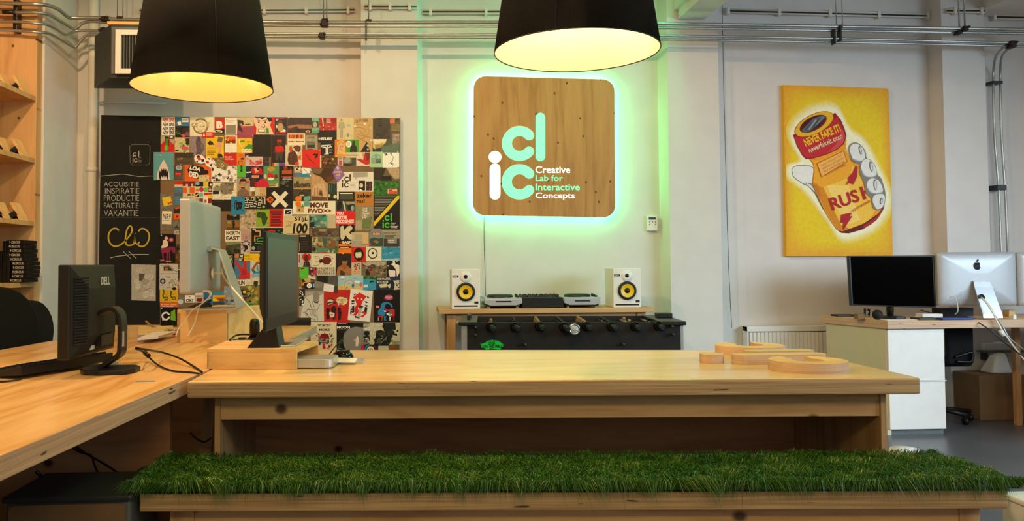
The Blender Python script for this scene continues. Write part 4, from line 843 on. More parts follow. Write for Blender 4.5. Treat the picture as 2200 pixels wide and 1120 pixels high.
# --- plywood riser with the black monitor on the front table
rp = [(-.765, 3.035), (-.424, 2.985), (-.375, 3.275), (-.765, 3.36)]
ri = empty('monitor_riser', (-.58, 3.15, .75), 'low plywood riser on the long table, open at its right, under a black monitor', 'riser')
slab('top_board', K['box'], ri, rp, .812, .826, K['box'], .0015)
slab('front_board', K['box'], ri, wall4(rp, 0, 1, .012), .7505, .812, K['box'], .001); slab('side_board', K['box'], ri, wall4(rp, 3, 0, .012), .7505, .812, K['box'], .001); slab('rear_board', K['box'], ri, wall4(rp, 2, 3, .012), .7505, .812, K['box'], .001)
bm_ = empty('monitor', (-.52, 3.12, .826), 'black monitor with a grey-green screen standing on the plywood riser, turned to the right', 'monitor')
A0, A1 = Vector((-.513, 2.86, 0)), Vector((-.478, 3.395, 0)); um = (A1-A0).normalized(); nm_ = Vector((um.y, -um.x, 0)); lm = (A1-A0).length
Mm = Matrix(((um.x, -nm_.x, 0, A0.x), (um.y, -nm_.y, 0, A0.y), (0, 0, 1, 0), (0, 0, 0, 1))) @ Matrix.Identity(4)
# local frame: x along the panel, y behind the screen
zz0, zz1 = .902, 1.262
MB(K['black'], Mm).box(0, lm, 0, .013, zz0, zz1).build('bezel', bm_, bevel=.004)
MB(K['screen2'], Mm).box(.016, lm-.016, -.0015, .004, zz0+.045, zz1-.022).build('screen', bm_)
MB(K['blackm'], Mm).loft([(.02, .012, zz0+.02), (lm-.02, .012, zz0+.02), (lm-.02, .012, zz1-.02), (.02, .012, zz1-.02)], [(.10, .05, zz0+.08), (lm-.10, .05, zz0+.08), (lm-.10, .05, zz1-.08), (.10, .05, zz1-.08)]).build('rear_housing', bm_)
m = MB(K['black'], Mm); m.prism([(-.005, .8265), (.118, .8265), (.038, .925), (.012, .925)], .18, .28, 'x'); m.build('stand', bm_, bevel=.003)
MB(K['gloss'], Mm).loft([(.22, -.05, .8268), (.34, -.05, .8268), (.34, .10, .8268), (.22, .10, .8268)], [(.24, -.02, .834), (.32, -.02, .834), (.32, .08, .834), (.24, .08, .834)]).build('foot', bm_)
q = P(541, 732, Z=.826); wc = empty('webcam', (q.x, q.y, .826), 'small black upright webcam on the riser left of the black monitor', 'webcam')
MB(K['black']).lathe([(.0, .826), (.022, .826), (.021, .89), (.018, .906), (.008, .912), (0, .912)], (q.x-.004, q.y+.08, 0), n=20).build('body', wc); MB(K['black']).lathe([(0, .8262), (.03, .8262), (.03, .832), (0, .834)], (q.x-.004, q.y+.08, 0), n=20).build('foot', wc)
cord('cable', 'black cable with a small inline block on the plywood riser behind the monitor', [(494, 731, 'Z', .832), (505, 722, 'Z', .834), (520, 719, 'Z', .838), (545, 720, 'Z', .838)], r=.004)
cord('cable', 'short black cable with a switch block lying in front of the webcam', [(500, 730, 'Z', .829), (520, 729, 'Z', .83), (545, 730, 'Z', .83)], r=.003); q = P(520, 729, Z=.830); MB(K['black']).box(q.x-.015, q.x+.015, q.y-.006, q.y+.006, .8265, .838).build('switch_block', label='little black switch block lying on the plywood riser', cat='switch', bevel=.003)
def rbox(name, label, px, z, h, m, cat, bev=.004, **k):
    ps = [P(a, b, Z=z) for a, b in px]; return MB(m).prism([(p.x, p.y) for p in ps], z, z+h).build(name, label=label, cat=cat, bevel=bev, **k)
rbox('trackpad', 'flat silver trackpad on the right end of the plywood riser', [(602, 746), (636, 745), (663, 729), (623, 731)], .8265, .006, K['alu'], 'trackpad', .002)
mm = empty('mini_computer', (-.36, 3.06, .75), 'small square silver computer pushed half under the plywood riser', 'computer')
Mr = Matrix.Translation((-.368, 3.085, 0)) @ Matrix.Rotation(R_(-4), 4, 'Z')
MB(K['alu'], Mr).prism(rrect(-.082, .082, -.082, .082, .028), .7535, .786).build('body', mm, bevel=.003); MB(K['rubber'], Mr).prism(rrect(-.075, .075, -.075, .075, .028), .7505, .7535).build('base', mm)
q = P(736, 768, Z=.752); ms = empty('mouse', (q.x, q.y, .75), 'black computer mouse on the long table beside the small silver computer', 'mouse')
MB(K['gloss']).ball((q.x, q.y+.01, .752), .046, .034, .030, 20).build('shell', ms); bx('scroll_wheel', K['rubber'], ms, q.x+.018, q.x+.030, q.y+.006, q.y+.013, .772, .781, .001)
cord('mouse_cable', 'thin black cable rising from the mouse past the moon poster', [(706, 764, 'Y', 3.36), (718, 748, 'Y', 3.38), (732, 732, 'Y', 3.42), (738, 728, 'Y', 3.42), (728, 744, 'Y', 3.36), (720, 760, 'Y', 3.3)], r=.0025)
k2 = empty('slim_keyboard', (-.25, 3.17, .75), 'slim silver and white keyboard lying behind the small silver computer', 'keyboard')
ps = [P(a, b, Z=.752) for a, b in ((690, 781), (778, 782), (787, 773), (700, 771))]; MB(K['alu']).prism([(p.x, p.y) for p in ps], .7505, .758).build('tray', k2, bevel=.001)
ps = [P(a, b, Z=.758) for a, b in ((692, 779), (762, 780), (768, 772), (702, 770))]; MB(K['white']).prism([(p.x, p.y) for p in ps], .758, .762).build('keys', k2)
rbox('black_box', 'flat black box at the far right end of the rear desk', [(606, 699), (668, 699), (668, 694), (606, 694)], .7505, .035, K['blackm'], 'box', .003)
rbox('blue_case', 'small dark blue case beside the flat black box on the rear desk', [(596, 699), (606, 699), (606, 694), (596, 694)], .7505, .03, K['blue'], 'case', .003)
# ================================================================ right desk
RX0 = 3.115; rd = empty('white_desk', (4.1, 5.3, 0), 'white desk with a plywood top at the right, standing against the wall with the painting', 'desk')
mb = MB(K['topy']); q4 = [(RX0, 5.033), (5.6, 5.035), (5.6, 5.60), (RX0-.15, 5.60)]; slab('desktop', K['topy'], rd, q4, .697, .75, K['edge2'], .003)
MB(K['greenp']).prism([(RX0+.005, 5.07), (RX0+.03, 5.07), (RX0-.10, 5.57), (RX0-.125, 5.57)], 0, .697).build('side_panel', rd)
cb = empty('white_cabinet', (3.3, 5.2, 0), 'white cabinet under the left end of the white desk, one door above another', 'cabinet')
cx0, cx1 = P(1909, 800, Y=5.055).x, P(2030, 800, Y=5.055).x
bx('body', K['white'], cb, cx0+.012, cx1-.002, 5.075, 5.55, .035, .696)
zs = P(1970, 819, Y=5.055).z; bx('door', K['white'], cb, cx0+.002, cx1, 5.055, 5.075, zs+.004, .692, .002); bx('door', K['white'], cb, cx0+.002, cx1, 5.055, 5.075, .04, zs-.004, .002)
bx('door_rail', K['paper'], cb, cx0+.002, cx1+.006, 5.05, 5.074, zs-.0035, zs+.0035); bx('plinth', K['grey'], cb, cx0+.01, cx1, 5.085, 5.5, 0, .036)
# black monitor, front towards us
m3 = empty('monitor', (3.3, 5.3, .75), 'glossy black widescreen monitor facing us on the white desk, before the painting', 'monitor')
c4 = [P(1823, 550, Y=5.27), P(2007, 549, Y=5.22), P(2012, 662, Y=5.22), P(1829, 657, Y=5.27)]
def push(c, d): return [q+Vector((0, d, 0)) for q in c]
MB(K['black']).loft(c4, push(c4, .03)).build('bezel', m3, bevel=.004)
cc = sum(c4, Vector())/4; MB(K['gloss2']).loft(push([cc+(q-cc)*.955 for q in c4], -.001), push([cc+(q-cc)*.955 for q in c4], .01)).build('screen', m3)
MB(K['black']).tube([(3.30, 5.30, .752), (3.30, 5.30, .90)], .02, 10).build('neck', m3); MB(K['black']).lathe([(0, .751), (.10, .751), (.10, .758), (.03, .768), (0, .768)], (3.30, 5.31, 0), n=28).build('base', m3)
def allinone(x0p, x1p, name_label, Y=5.2, logo=True):
    t = empty('computer', P((x0p+x1p)/2, 690, Y=Y), name_label, 'computer')
    a, b, c, d = P(x0p, 541, Y=Y), P(x1p, 543, Y=Y), P(x1p-3, 660, Y=Y), P(x0p+2, 655, Y=Y)
    x0, x1, z0, z1 = a.x, b.x, (c.z+d.z)/2, (a.z+b.z)/2
    pr = rrect(x0, x1, z0, z1, .018); n = len(pr); ux, uz = (x0+x1)/2, (z0+z1)/2; k = MB(K['alup'])
    rings = [[Vector((p, Y+.03, q)) for p, q in pr], [Vector((p, Y, q)) for p, q in pr]]+[[Vector((ux+(p-ux)*s, Y-.032*e, uz+(q-uz)*s)) for p, q in pr] for s, e in ((.88, .45), (.68, .78), (.45, .93), (.2, 1))]
    vs = [q for r in rings for q in r]; fs = [(i*n+j, i*n+(j+1) % n, (i+1)*n+(j+1) % n, (i+1)*n+j) for i in range(len(rings)-1) for j in range(n)]
    k.add(vs, fs[:n]); k.add(vs, fs[n:], True); k.add(rings[0], [tuple(range(n))]); k.add(rings[-1], [tuple(range(n))]); k.build('body', t)
    bx('screen', K['gloss'], t, x0+.015, x1-.015, Y+.0295, Y+.033, z0+.09, z1-.015)
    istand(t, Vector((ux, Y, .7505)), Vector((-1, 0, 0)), Vector((0, -1, 0)), .26, .105, .135, .16, .0)
    MB(K['dgrey']).lathe([(.024, 0), (.024, .002), (0, .002)], P(2107, 639, Y=Y-.095)+Vector((ux-3.86, 0, 0)) if not logo else P(2109, 640, Y=Y-.098), 'y', 20).build('cable_hole', t)
    if logo:   # apple-shaped mark with leaf
        m = MB(K['gloss']); sx, sz = .027, .030; o = P(2100, 572, Y=Y-.0335)
        pts = []
        for i in range(40):
            q = 2*math.pi*i/40; r = 1+.0*q; x = math.sin(q); y = math.cos(q); rr_ = 1-.16*math.exp(-((q if q < math.pi else q-2*math.pi)/.33)**2)-.12*math.exp(-((q-math.pi)/.3)**2)
            px_, pz_ = x*rr_*(.98-.10*(y < 0)*(-y)), y*rr_
            d = math.hypot(px_-1.18, pz_-.12)
            if d < .52 and px_ > .3: px_ = 1.18-math.sqrt(max(.0, .27-(pz_-.12)**2))
            pts.append((px_, pz_))
        m.prism([(o.x+a*sx*.9, o.z+b*sz*.92) for a, b in pts], o.y-.0008, o.y+.012, 'y')
        lf = [(.02, 1.0), (.05, 1.28), (.22, 1.50), (.42, 1.60), (.40, 1.36), (.25, 1.12)]; m.prism([(o.x+a*sx*.9, o.z+b*sz*.95) for a, b in lf], o.y-.0008, o.y+.012, 'y'); m.build('logo', t, label='black fruit-shaped logo')
    return t
allinone(2012, 2181, 'silver all-in-one computer with a black logo, seen from behind on the white desk')
allinone(2184, 2352, 'silver all-in-one computer cut by the right frame edge, behind the white desk cables', 5.21, False)
# cables hanging over the desk front
cord('cable', 'thin black cable running over the white desk and down its front', [(1965, 663, 'Z', .76), (1998, 672, 'Z', .765), (2030, 680, 'Z', .76), (2085, 682, 'Z', .757), (2105, 695, 'Y', 5.02), (2130, 712, 'Y', 5.0), (2160, 738, 'Y', 4.98), (2210, 775, 'Y', 4.97)], r=.004)
cord('cable', 'white cable from the silver computer stand hanging over the desk front, left strand', [(2108, 640, 'Y', 5.08), (2120, 652, 'Y', 5.04), (2133, 672, 'Y', 5.01), (2145, 697, 'Y', 5.0), (2160, 720, 'Y', 4.99), (2178, 745, 'Y', 4.98), (2210, 785, 'Y', 4.97)], K['wcable'], .0055)
cord('cable', 'grey cable from the silver computer stand hanging over the desk front, right strand', [(2108, 638, 'Y', 5.08), (2124, 655, 'Y', 5.04), (2140, 680, 'Y', 5.01), (2156, 705, 'Y', 5.0), (2172, 730, 'Y', 4.985), (2212, 760, 'Y', 4.97)], K['steel'], .0045)
q0, q1 = P(2149, 710, Y=4.985), P(2157, 722, Y=4.98); MB(K['white']).tube([q0, q1], .014, 10).build('cable_plug', label='white plug sleeve on the cables hanging before the white desk', cat='plug')
# clutter on the white desk
def blk(name, label, px0, px1, Y, h, d, m, cat, **k):
    a, b = P(px0, 680, Y=Y).x, P(px1, 680, Y=Y).x; return bx(name, m, None, a, b, Y, Y+d, .7505, .7505+h, .003, label=label, cat=cat, **k)
blk('notebook', 'closed dark notebook at the left rear corner of the white desk', 1800, 1842, 5.47, .012, .10, K['black'], 'notebook')
blk('black_case', 'black upright case behind the silver computer\'s stand on the white desk', 2022, 2092, 5.31, .062, .10, K['blackm'], 'case')
blk('blue_folder', 'shiny blue folder lying at the front of the white desk', 2025, 2092, 5.05, .012, .10, K['blue'], 'folder')
blk('paper_sheet', 'white sheet of paper at the front edge of the white desk', 1905, 1972, 5.06, .004, .10, K['paper'], 'paper')
blk('slim_keyboard', 'low dark keyboard on the white desk between the paper and the blue folder', 1975, 2022, 5.11, .010, .10, K['dgrey'], 'keyboard')
blk('paper_pile', 'pile of white papers before the black case on the white desk', 1982, 2026, 5.22, .030, .08, K['paper'], 'papers')
blk('wooden_block', 'small wooden block right of the silver computer\'s stand', 2133, 2148, 5.31, .045, .06, K['box'], 'block'); blk('wooden_block', 'larger wooden block under the right edge of the silver computer', 2168, 2183, 5.31, .045, .06, K['box'], 'block')
blk('white_bottle_cap', 'small white cap at the right end of the white desk front', 2177, 2184, 5.06, .03, .025, K['paper'], 'cap')
blk('computer_mouse', 'flat black mouse beside the round black speaker on the white desk', 1925, 1945, 5.12, .022, .05, K['black'], 'mouse')
q = P(1889, 680, Y=5.14); MB(K['blackm']).ball((q.x, 5.16, .783), .034, .034, .033).build('ball_speaker', label='round black speaker ball under the black monitor on the white desk', cat='speaker')
for px, lab, r, h in ((1868, 'glass tumbler left of the round black speaker, under the monitor', .022, .06), (1918, 'taller glass tumbler under the middle of the black monitor', .026, .07)):
    q = P(px, 680, Y=5.36); MB(K['glass']).lathe([(0, .7515), (r*.8, .7515), (r, .75+h), (r*.93, .75+h), (r*.75, .757), (0, .757)], (q.x, 5.39, 0), n=20).build('tumbler', label=lab, cat='glass')
q = P(1848, 680, Y=5.2); MB(K['cardb']).box(q.x-.015, q.x+.035, 5.2, 5.25, .7505, .785).build('carton', label='small brown carton at the left front of the white desk', cat='carton', bevel=.002)
cord('cable', 'white cable looping down beside the silver computer stand, left of it', [(2040, 640, 'Y', 5.14), (2050, 637, 'Y', 5.12), (2056, 650, 'Y', 5.12), (2058, 668, 'Y', 5.13), (2052, 676, 'Y', 5.15)], K['wcable'], .003)
# under the right desk
office_chair(3.98, 5.80, -1.5, 'dark office chair pushed in behind the white desk', .93, True, .46) if 0 else None
oc = empty('office_chair', (3.75, 5.36, 0), 'dark office chair pushed under the white desk, its armrest loop showing', 'chair')
a, b = P(2030, 706, Y=5.3), P(2090, 782, Y=5.3)
bx('backrest', K['fabric'], oc, a.x+.01, b.x, 5.28, 5.33, b.z, .68, .015); bx('seat', K['fabric'], oc, a.x, b.x+.05, 5.0+.36, 5.56, .40, .46, .02)
MB(K['black']).tube(smoothpath([P(2052, 768, Y=5.27), P(2070, 762, Y=5.26), P(2088, 758, Y=5.26), P(2089, 772, Y=5.26), P(2083, 778, Y=5.26), P(2055, 777, Y=5.27)]), .010, 8).build('armrest_loop', oc)
MB(K['black']).lathe([(.025, .09), (.025, .40)], (3.72, 5.45, 0), n=12).build('gas_column', oc)
for k in range(5):
    q = 2*math.pi*k/5+.2; ca, sa = math.cos(q), math.sin(q); b_ = MB(K['black']).tube([(3.72, 5.45, .10), (3.72+.26*ca, 5.45+.12*sa, .07)], .016, 8).build('base_arm', oc); MB(K['rubber']).lathe([(0, -.012), (.026, -.01), (.026, .01), (0, .012)], (3.72+.26*ca, 5.45+.12*sa, .0265), 'x', 12).build('caster', b_)
q = P(2100, 826, Y=5.5); r = P(2160, 895, Y=5.5); bx('carton', K['cardb'], None, q.x, q.x+.34, 5.48, 5.75, 0, .32, .004, label='brown cardboard box on the floor under the white desk', cat='carton')
m = MB(K['glass']); m2 = MB(K['paper']); q = P(2165, 800, Y=5.5)
m2.loft([(q.x-.09, 5.53, .3205), (q.x+.07, 5.53, .3205), (q.x+.07, 5.68, .3205), (q.x-.09, 5.68, .3205)], [(q.x-.03, 5.57, .45), (q.x+.05, 5.57, .47), (q.x+.05, 5.64, .47), (q.x-.03, 5.64, .45)]); m2.build('plastic_bag', label='crumpled white plastic bag on the cardboard box under the desk', cat='bag', bevel=.02, seg=3)
sh = empty('wall_shelf', P(2150, 752, Y=5.75), 'small grey shelf on the wall under the white desk', 'shelf'); a, b = P(2110, 748, Y=5.7), P(2180, 754, Y=5.7)
bx('board', K['grey'], sh, a.x, b.x+.1, 5.68, 5.9, b.z-.01, b.z); bx('bracket', K['dgrey'], sh, a.x+.03, a.x+.045, 5.70, 5.9, b.z-.07, b.z-.01)
bx('router', K['white'], None, a.x+.03, b.x-.01, 5.72, 5.84, b.z+.0005, b.z+.055, .006, label='white router box standing on the small shelf under the desk', cat='router')
bx('desk_leg_board', K['woodz'], rd, P(2183, 800, Y=5.3).x, P(2194, 800, Y=5.3).x, 5.30, 5.335, 0, .697)
office_chair(4.52, 5.72, -1.57, 'black office chair behind the computer at the right frame edge', 1.30) if 0 else None
lc = empty('shading_cupboard', (4.9, 4.45, 0), 'unseen low white cupboard, added to shade the space under the white desk', 'cupboard')  # out of view, added to block window light under the white desk
bx('body', K['white'], lc, 4.30, 5.50, 4.25, 4.65, 0, .82, .004); bx('top_board', K['topy'], lc, 4.28, 5.52, 4.23, 4.67, .82, .85, .003)
for i in range(3): d_ = bx('door', K['white'], lc, 4.31+i*.395, 4.69+i*.395, 4.232, 4.25, .05, .80, .002); bx('knob', K['steel'], d_, 4.64+i*.395, 4.66+i*.395, 4.215, 4.232, .55, .57, .003)
# ================================================================ yellow painting
YQ = 5.865
pc = [P(1683, 182.5, Y=YQ), P(1909, 190, Y=YQ), P(1918.5, 550.5, Y=YQ), P(1690, 550.5, Y=YQ)]
pt = empty('painting', (pc[0]+pc[2])/2-Vector((0, 0, .65)), 'tall yellow canvas painting of a hand gripping a small bottle', 'painting')
m = MB(K['canv']); m.c = colr('#eab81a'); m.loft(pc, push(pc, .035)); m.build('canvas', pt)
def ppt(x, y, l): return P(1660+x*.3483, 170+y*.3483, Y=YQ-l)
m = MB(K['canv']); A = Art(m, ppt, .0004, .0002)
# background: soft bands from orange rim to yellow
def mixc(a, b, t): a, b = colr(a), colr(b); return tuple(x+(y-x)*t for x, y in zip(a, b))
cs = [(66, 38), (714, 58), (741, 1090), (86, 1090)]
for i in range(9):
    t = i/8; s = 1-.10*t*1.6; pts = []
    for u, v in rrect(-1, 1, -1, 1, .05+.5*t, 6):
        u, v = (u*s+1)/2, (v*s+1)/2; a = [cs[0][k]+(cs[1][k]-cs[0][k])*u for k in (0, 1)]; b = [cs[3][k]+(cs[2][k]-cs[3][k])*u for k in (0, 1)]; pts.append((a[0]+(b[0]-a[0])*v, a[1]+(b[1]-a[1])*v))
    A.poly(pts, mixc('#e8a52a', '#eccb1e', t))
cxx, cyy = 420, 580
sil = [(p.x, p.y) for p in smoothpath([(x, y, 0) for x, y in [(118, 345), (165, 262), (270, 195), (395, 195), (470, 320), (560, 395), (650, 560), (705, 700), (695, 800), (600, 915), (430, 965), (340, 850), (215, 690), (112, 600), (118, 535), (185, 505), (140, 420), (118, 345)]], 4)]
for i in range(14):    # pale glow painted round the motif
    k = 1.15-.0105*i; A.poly([(min(max(cxx+(x-cxx)*k, 80), 730), cyy+(y-cyy)*k) for x, y in sil], mixc('#eccb1e', '#f8f4cc', (i/13)**1.3))
A.run('P 116 560 138 536 200 531 250 545 252 600 248 652 205 657 150 624 120 594 #77766f;P 120 560 140 540 198 535 248 549 249 600 244 648 208 652 154 621 124 592 #ecebe4;P 203 646 246 648 282 720 312 790 342 826 322 818 288 765 248 690 #77766f;P 208 648 246 654 280 724 310 792 334 818 322 810 292 756 254 684 #e3e2da;c 3 200 640 240 655 285 735 305 795 336 822 #55544e')
A.run('p 222 490 246 512 256 545 250 600 245 645 262 690 330 830 396 930 425 948 470 950 540 932 610 897 660 850 686 800 682 740 640 640 580 565 520 525 480 490 456 440 452 400 458 372 340 400 #ee9d1a;p 256 640 268 688 335 826 402 928 428 940 470 930 430 860 360 740 310 640 #d98716;p 300 640 420 900 480 925 600 870 650 780 640 700 560 580 480 520 400 560 #f6c244;p 330 650 450 905 540 870 470 660 #fad36c;p 246 512 258 560 252 630 300 670 420 630 478 590 492 530 458 470 456 430 330 480 #f2a824;p 300 505 420 450 450 520 330 590 #f7c562;p 250 645 262 690 285 735 300 715 275 660 #c97a16;p 396 930 425 949 470 952 560 926 640 872 686 800 690 778 650 832 560 893 480 922 430 940 #6d161c;p 560 926 640 872 686 800 688 786 640 850 560 905 #a52a30;c 4 224 490 248 520 256 560 247 640 264 690 330 830 398 930 #b8741a')
A.run('p 126 345 150 412 182 470 206 494 250 490 330 467 400 435 440 400 456 352 444 306 420 250 386 208 #97191e;p 132 360 156 412 186 464 212 486 250 484 330 461 398 428 432 396 446 356 430 300 400 232 260 340 #c3262c;p 340 455 398 430 434 396 448 354 434 310 410 300 420 350 390 400 #d8464a;e 257 280 133 63 #a51d22 -27;e 257 278 129 58 #eab41c -27;e 250 276 92 43 #7d1b1e -27;e 246 276 84 38 #4a0e12 -27;p 178 318 250 244 300 226 332 228 300 262 230 320 196 334 #5d6468;l 7 196 322 240 266 #3f464a;l 7 222 312 268 252 #9aa2a6;l 7 246 300 292 240 #3f464a;l 6 268 282 312 234 #7d868a')
A.text('NEVER FAKE IT!', 186, 322, 424, 372, '#f0c21c', .035, 0, -24); A.text('neverfakeit.com', 212, 378, 436, 412, '#ecd9a8', .012, 0, -24)
A.run('p 272 520 440 440 462 510 300 606 #c8641a;p 277 523 436 447 456 507 304 600 #f3b656')
for i in range(4): A.text(('AVOID CONTACT WITH', 'KEEP OUT OF REACH', 'NOT FOR INTERNAL', 'HIGHLY FLAMMABLE')[i], 290+i*9, 497+i*19, 434+i*8, 508+i*19, '#b8501e', .0, 0, -28)
A.text('RUS', 352, 705, 534, 785, '#b3202a', .025, 0, -19); A.run('p 536 668 552 662 580 738 562 745 #b3202a;p 552 692 570 686 574 700 556 706 #b3202a;p 512 535 524 545 522 600 498 650 470 640 452 656 470 618 462 612 496 575 #b3202a;p 424 836 490 824 474 850 494 842 434 934 438 884 418 888 #b3202a')
A.text('LIQUID INCENSE', 480, 776, 612, 792, '#b3202a', .01, 0, -29)
A.run('P 468 440 478 405 510 390 546 408 572 446 580 486 606 500 634 538 648 590 668 610 686 660 696 710 694 750 684 788 660 808 640 806 618 790 608 735 578 705 566 650 552 612 536 580 538 530 516 518 482 496 #85827a')
A.run('P 475 440 485 408 512 398 545 414 566 450 570 488 545 506 510 502 484 484 #e6e5e0;P 545 545 555 508 580 492 612 510 636 550 640 592 612 606 574 600 552 580 #e8e7e2;P 580 655 590 625 618 612 655 628 676 668 678 695 650 706 612 702 588 684 #e6e5e0;P 618 760 622 724 650 710 684 712 692 740 680 784 658 802 634 796 #e4e3de;P 478 450 490 485 540 502 568 488 560 498 515 504 484 486 #b5b3ab;P 548 560 575 596 612 602 638 590 620 606 574 602 552 582 #b5b3ab;P 582 665 610 698 650 702 676 692 650 708 612 704 588 686 #b5b3ab;e 541 440 9 28 #6d6b65 -14;e 543 442 5 22 #d8d7d0 -14;e 608 540 11 32 #6d6b65 -10;e 610 542 7 26 #dcdbd4 -10;e 633 652 11 34 #6d6b65 -4;e 635 654 7 28 #dcdbd4 -4;e 671 752 10 20 #6d6b65 10;e 673 753 6 15 #dcdbd4 10')
m.build('painted_picture', pt)
# ================================================================ chalkboard and collage board
YB = 5.722
cq = [P(217.5, 247, Y=YB), P(345, 250, Y=YB), P(343.5, 703, Y=YB), P(210, 700, Y=YB)]
ck = empty('chalkboard', cq[3], 'tall black chalkboard panel with chalk words, left of the collage board', 'chalkboard')
m = MB(K['chalkb']); m.c = lin('#1d1c19'); m.loft(cq, push(cq, .018)); m.build('panel', ck)
m = MB(K['ink']); A = Art(m, lambda x, y, l: P(x*.25, 280+y*.25, Y=YB-l), .0003, .00008)   # close-up frame: top 280
CH, CY = '#b9b4a6', '#c8ab35'
A.run(f'c 4 862 395 930 388 1000 382 1060 378 1130 388 1200 398 1280 394 1325 395 {CH};l 3 1135 122 1270 122 1290 140 1286 285 1268 298 1140 298 1120 280 1114 140 1135 122 #8f8a7e;l 2 862 752 1000 750 1200 752 1370 750 #5d5a52')
A.run(f'o 1158 208 13 15 7 {CH};r 1168 198 1178 218 #2b2a27;l 7 1193 178 1193 226 {CH};o 1168 258 13 15 7 {CH};r 1178 248 1188 268 #2b2a27;l 6 1143 238 1143 278 {CH};r 1139 222 1147 230 {CH};l 2 1187 236 1212 236 {CH};l 2 1187 248 1208 248 {CH};l 2 1187 260 1222 260 {CH};l 2 1187 272 1218 272 {CH}')
for t, x0, y0, x1, y1 in (('ACQUISITIE', 893, 444, 1192, 490), ('INSPIRATIE', 903, 498, 1196, 546), ('PRODUCTIE', 893, 558, 1196, 608), ('FACTURATIE', 893, 624, 1190, 672), ('VAKANTIE', 893, 686, 1190, 738)): A.text(t, x0, y0, x1, y1, CH, -.012)
A.run(f'c 13 1022 862 1000 845 965 850 935 890 935 950 965 990 1005 997 1050 975 1095 930 1130 880 1132 835 1112 825 1090 860 1078 930 1085 980 1110 990 1150 975 1162 900 1160 960 1180 980 1200 960 {CY};c 13 1190 870 1210 848 1245 850 1275 880 1282 920 1268 965 1240 995 1205 998 1185 985 {CY};r 1157 882 1164 890 {CY};c 6 948 1098 1000 1085 1080 1075 1160 1068 1278 1068 {CH};l 5 1056 1040 1122 1104 {CH};l 5 1104 1038 1170 1102 {CH}')
A.run('n 3 40 870 600 1330 1100 60 #302f2b #2d2c29') if 0 else None
m.build('chalk_lettering', ck, label='white and yellow chalk writing')
m = MB(K['box']); a, b = P(210, 700, Y=5.70), P(342.5, 704, Y=5.70); m.box(a.x, b.x, 5.68, 5.738, a.z-.03, a.z); m.build('ledge', ck)
bq = [P(345.2, 250.5, Y=YB), P(860, 254, Y=YB), P(860, 762, Y=YB), P(343.7, 762, Y=YB)]
cbd = empty('collage_board', (bq[2]+bq[3])/2, 'wooden board crowded with pinned flyers, leaning against the first pilaster', 'pin board')
m = MB(K['cardb']); m.loft(bq, push(bq, .018)); m.build('panel', cbd)
for x in (bq[3].x+.05, bq[2].x-.11): bx('foot', K['woodz'], cbd, x, x+.06, 5.70, 5.74, 0, bq[2].z-.001)
CR = dict(A=(340, 240, .1182), B=(600, 240, .1182), C=(340, 372, .1182), D=(600, 372, .1182), E=(340, 504, .1182), F=(600, 504, .1182), G=(600, 624, .1182), N=(0, 0, 1), H=(0, 560, .25))
ncard = [0]
def card(cr, rect, base, label, art='', mat='ink', rot=0, lay=0, name='postcard', pin=None, poly=None):
    ox, oy, k = CR[cr]; ncard[0] += 1; y0 = YB-.0008-lay*.0012-ncard[0]*5e-6
    r = [float(q) for q in rect.split()]
    cx, cy = ox+(r[0]+r[2])/2*k, oy+(r[1]+r[3])/2*k; ca, sa = math.cos(R_(rot)), math.sin(R_(rot))
    def mp(x, y, l):
        dx, dy = x-cx, y-cy; return P(cx+dx*ca-dy*sa, cy+dx*sa+dy*ca, Y=y0-l)
    c = [(r[0], r[1]), (r[2], r[1]), (r[2], r[3]), (r[0], r[3])]
    if poly: v = [float(q) for q in poly.split()]; c = list(zip(v[::2], v[1::2]))
    m = MB(K[mat]); m.c = colr(base)
    q = [mp(ox+x*k, oy+y*k, 0) for x, y in c]; m.loft(push(q, .0006), q)
    A = Art(m, mp, .0001, .00003); A.o = (ox, oy, k); A.run(art)
    o = m.build(name, None, label+' on the collage board', {'postcard': 'card'}.get(name, name), 'prints pinned on the collage board')
    if pin:
        px_, py_ = [float(t) for t in pin.split()]; s = mp(ox+px_*k, oy+py_*k, 0)
        MB(K['paper']).lathe([(0, -.008), (.0042, -.007), (.0042, -.004), (.002, -.003), (.002, 0)], s, 'y', 8).build('pin', o)
    return o
card('A', '60 100 300 430', 'w', 'white poster repeating two words in red, then three times in black', 't NEW_SINS 80 112 285 185 r .04 .08;t NEW_SINS 80 200 285 262 k .04 .08;t NEW_SINS 80 276 285 340 k .04 .08;t NEW_SINS 80 352 285 420 k .04 .08', name='poster')
card('A', '328 100 562 262', 'b', 'small blue card with a white bird and speech panel', 'r 425 118 550 192 w;r 440 142 535 165 lg;p 345 195 380 180 395 155 412 190 415 235 390 250 360 240 w;e 428 235 10 16 or_')
card('A', '315 265 562 465', 'k', 'dark photo card with a green curve and pink blooms', 'n 4 14 320 270 560 460 60 dk #33302a #3d2a30;c 16 322 375 380 400 440 430 500 440 g;e 460 435 34 28 pk;e 525 410 40 45 #8a4a6a', 'photo')
card('A', '575 95 1022 442', 'cr', 'large cream print of an olive ring with lettering', 'o 770 265 128 130 26 ol;o 770 265 70 72 6 ol;e 770 265 26 26 be;e 820 268 12 12 ol;p 600 210 690 160 700 270 630 280 cr;t GS 605 200 715 282 #8a7a40 .02;p 860 190 920 200 925 290 880 285 #cbb98a;t HO 690 345 790 392 #8f7d45 .02 0 14;t INKI 830 285 925 320 #8f7d45 .02 0 -62;p 900 175 950 200 930 240 be', name='poster')
card('A', '1035 130 1205 402', 'r', 'red card with a large white letter B over a black oval', 'r 1035 318 1205 402 k;t B 1055 175 1175 305 w .06;e 1095 362 72 30 w;e 1090 362 56 20 #3a3a2a;e 1110 352 40 14 be')
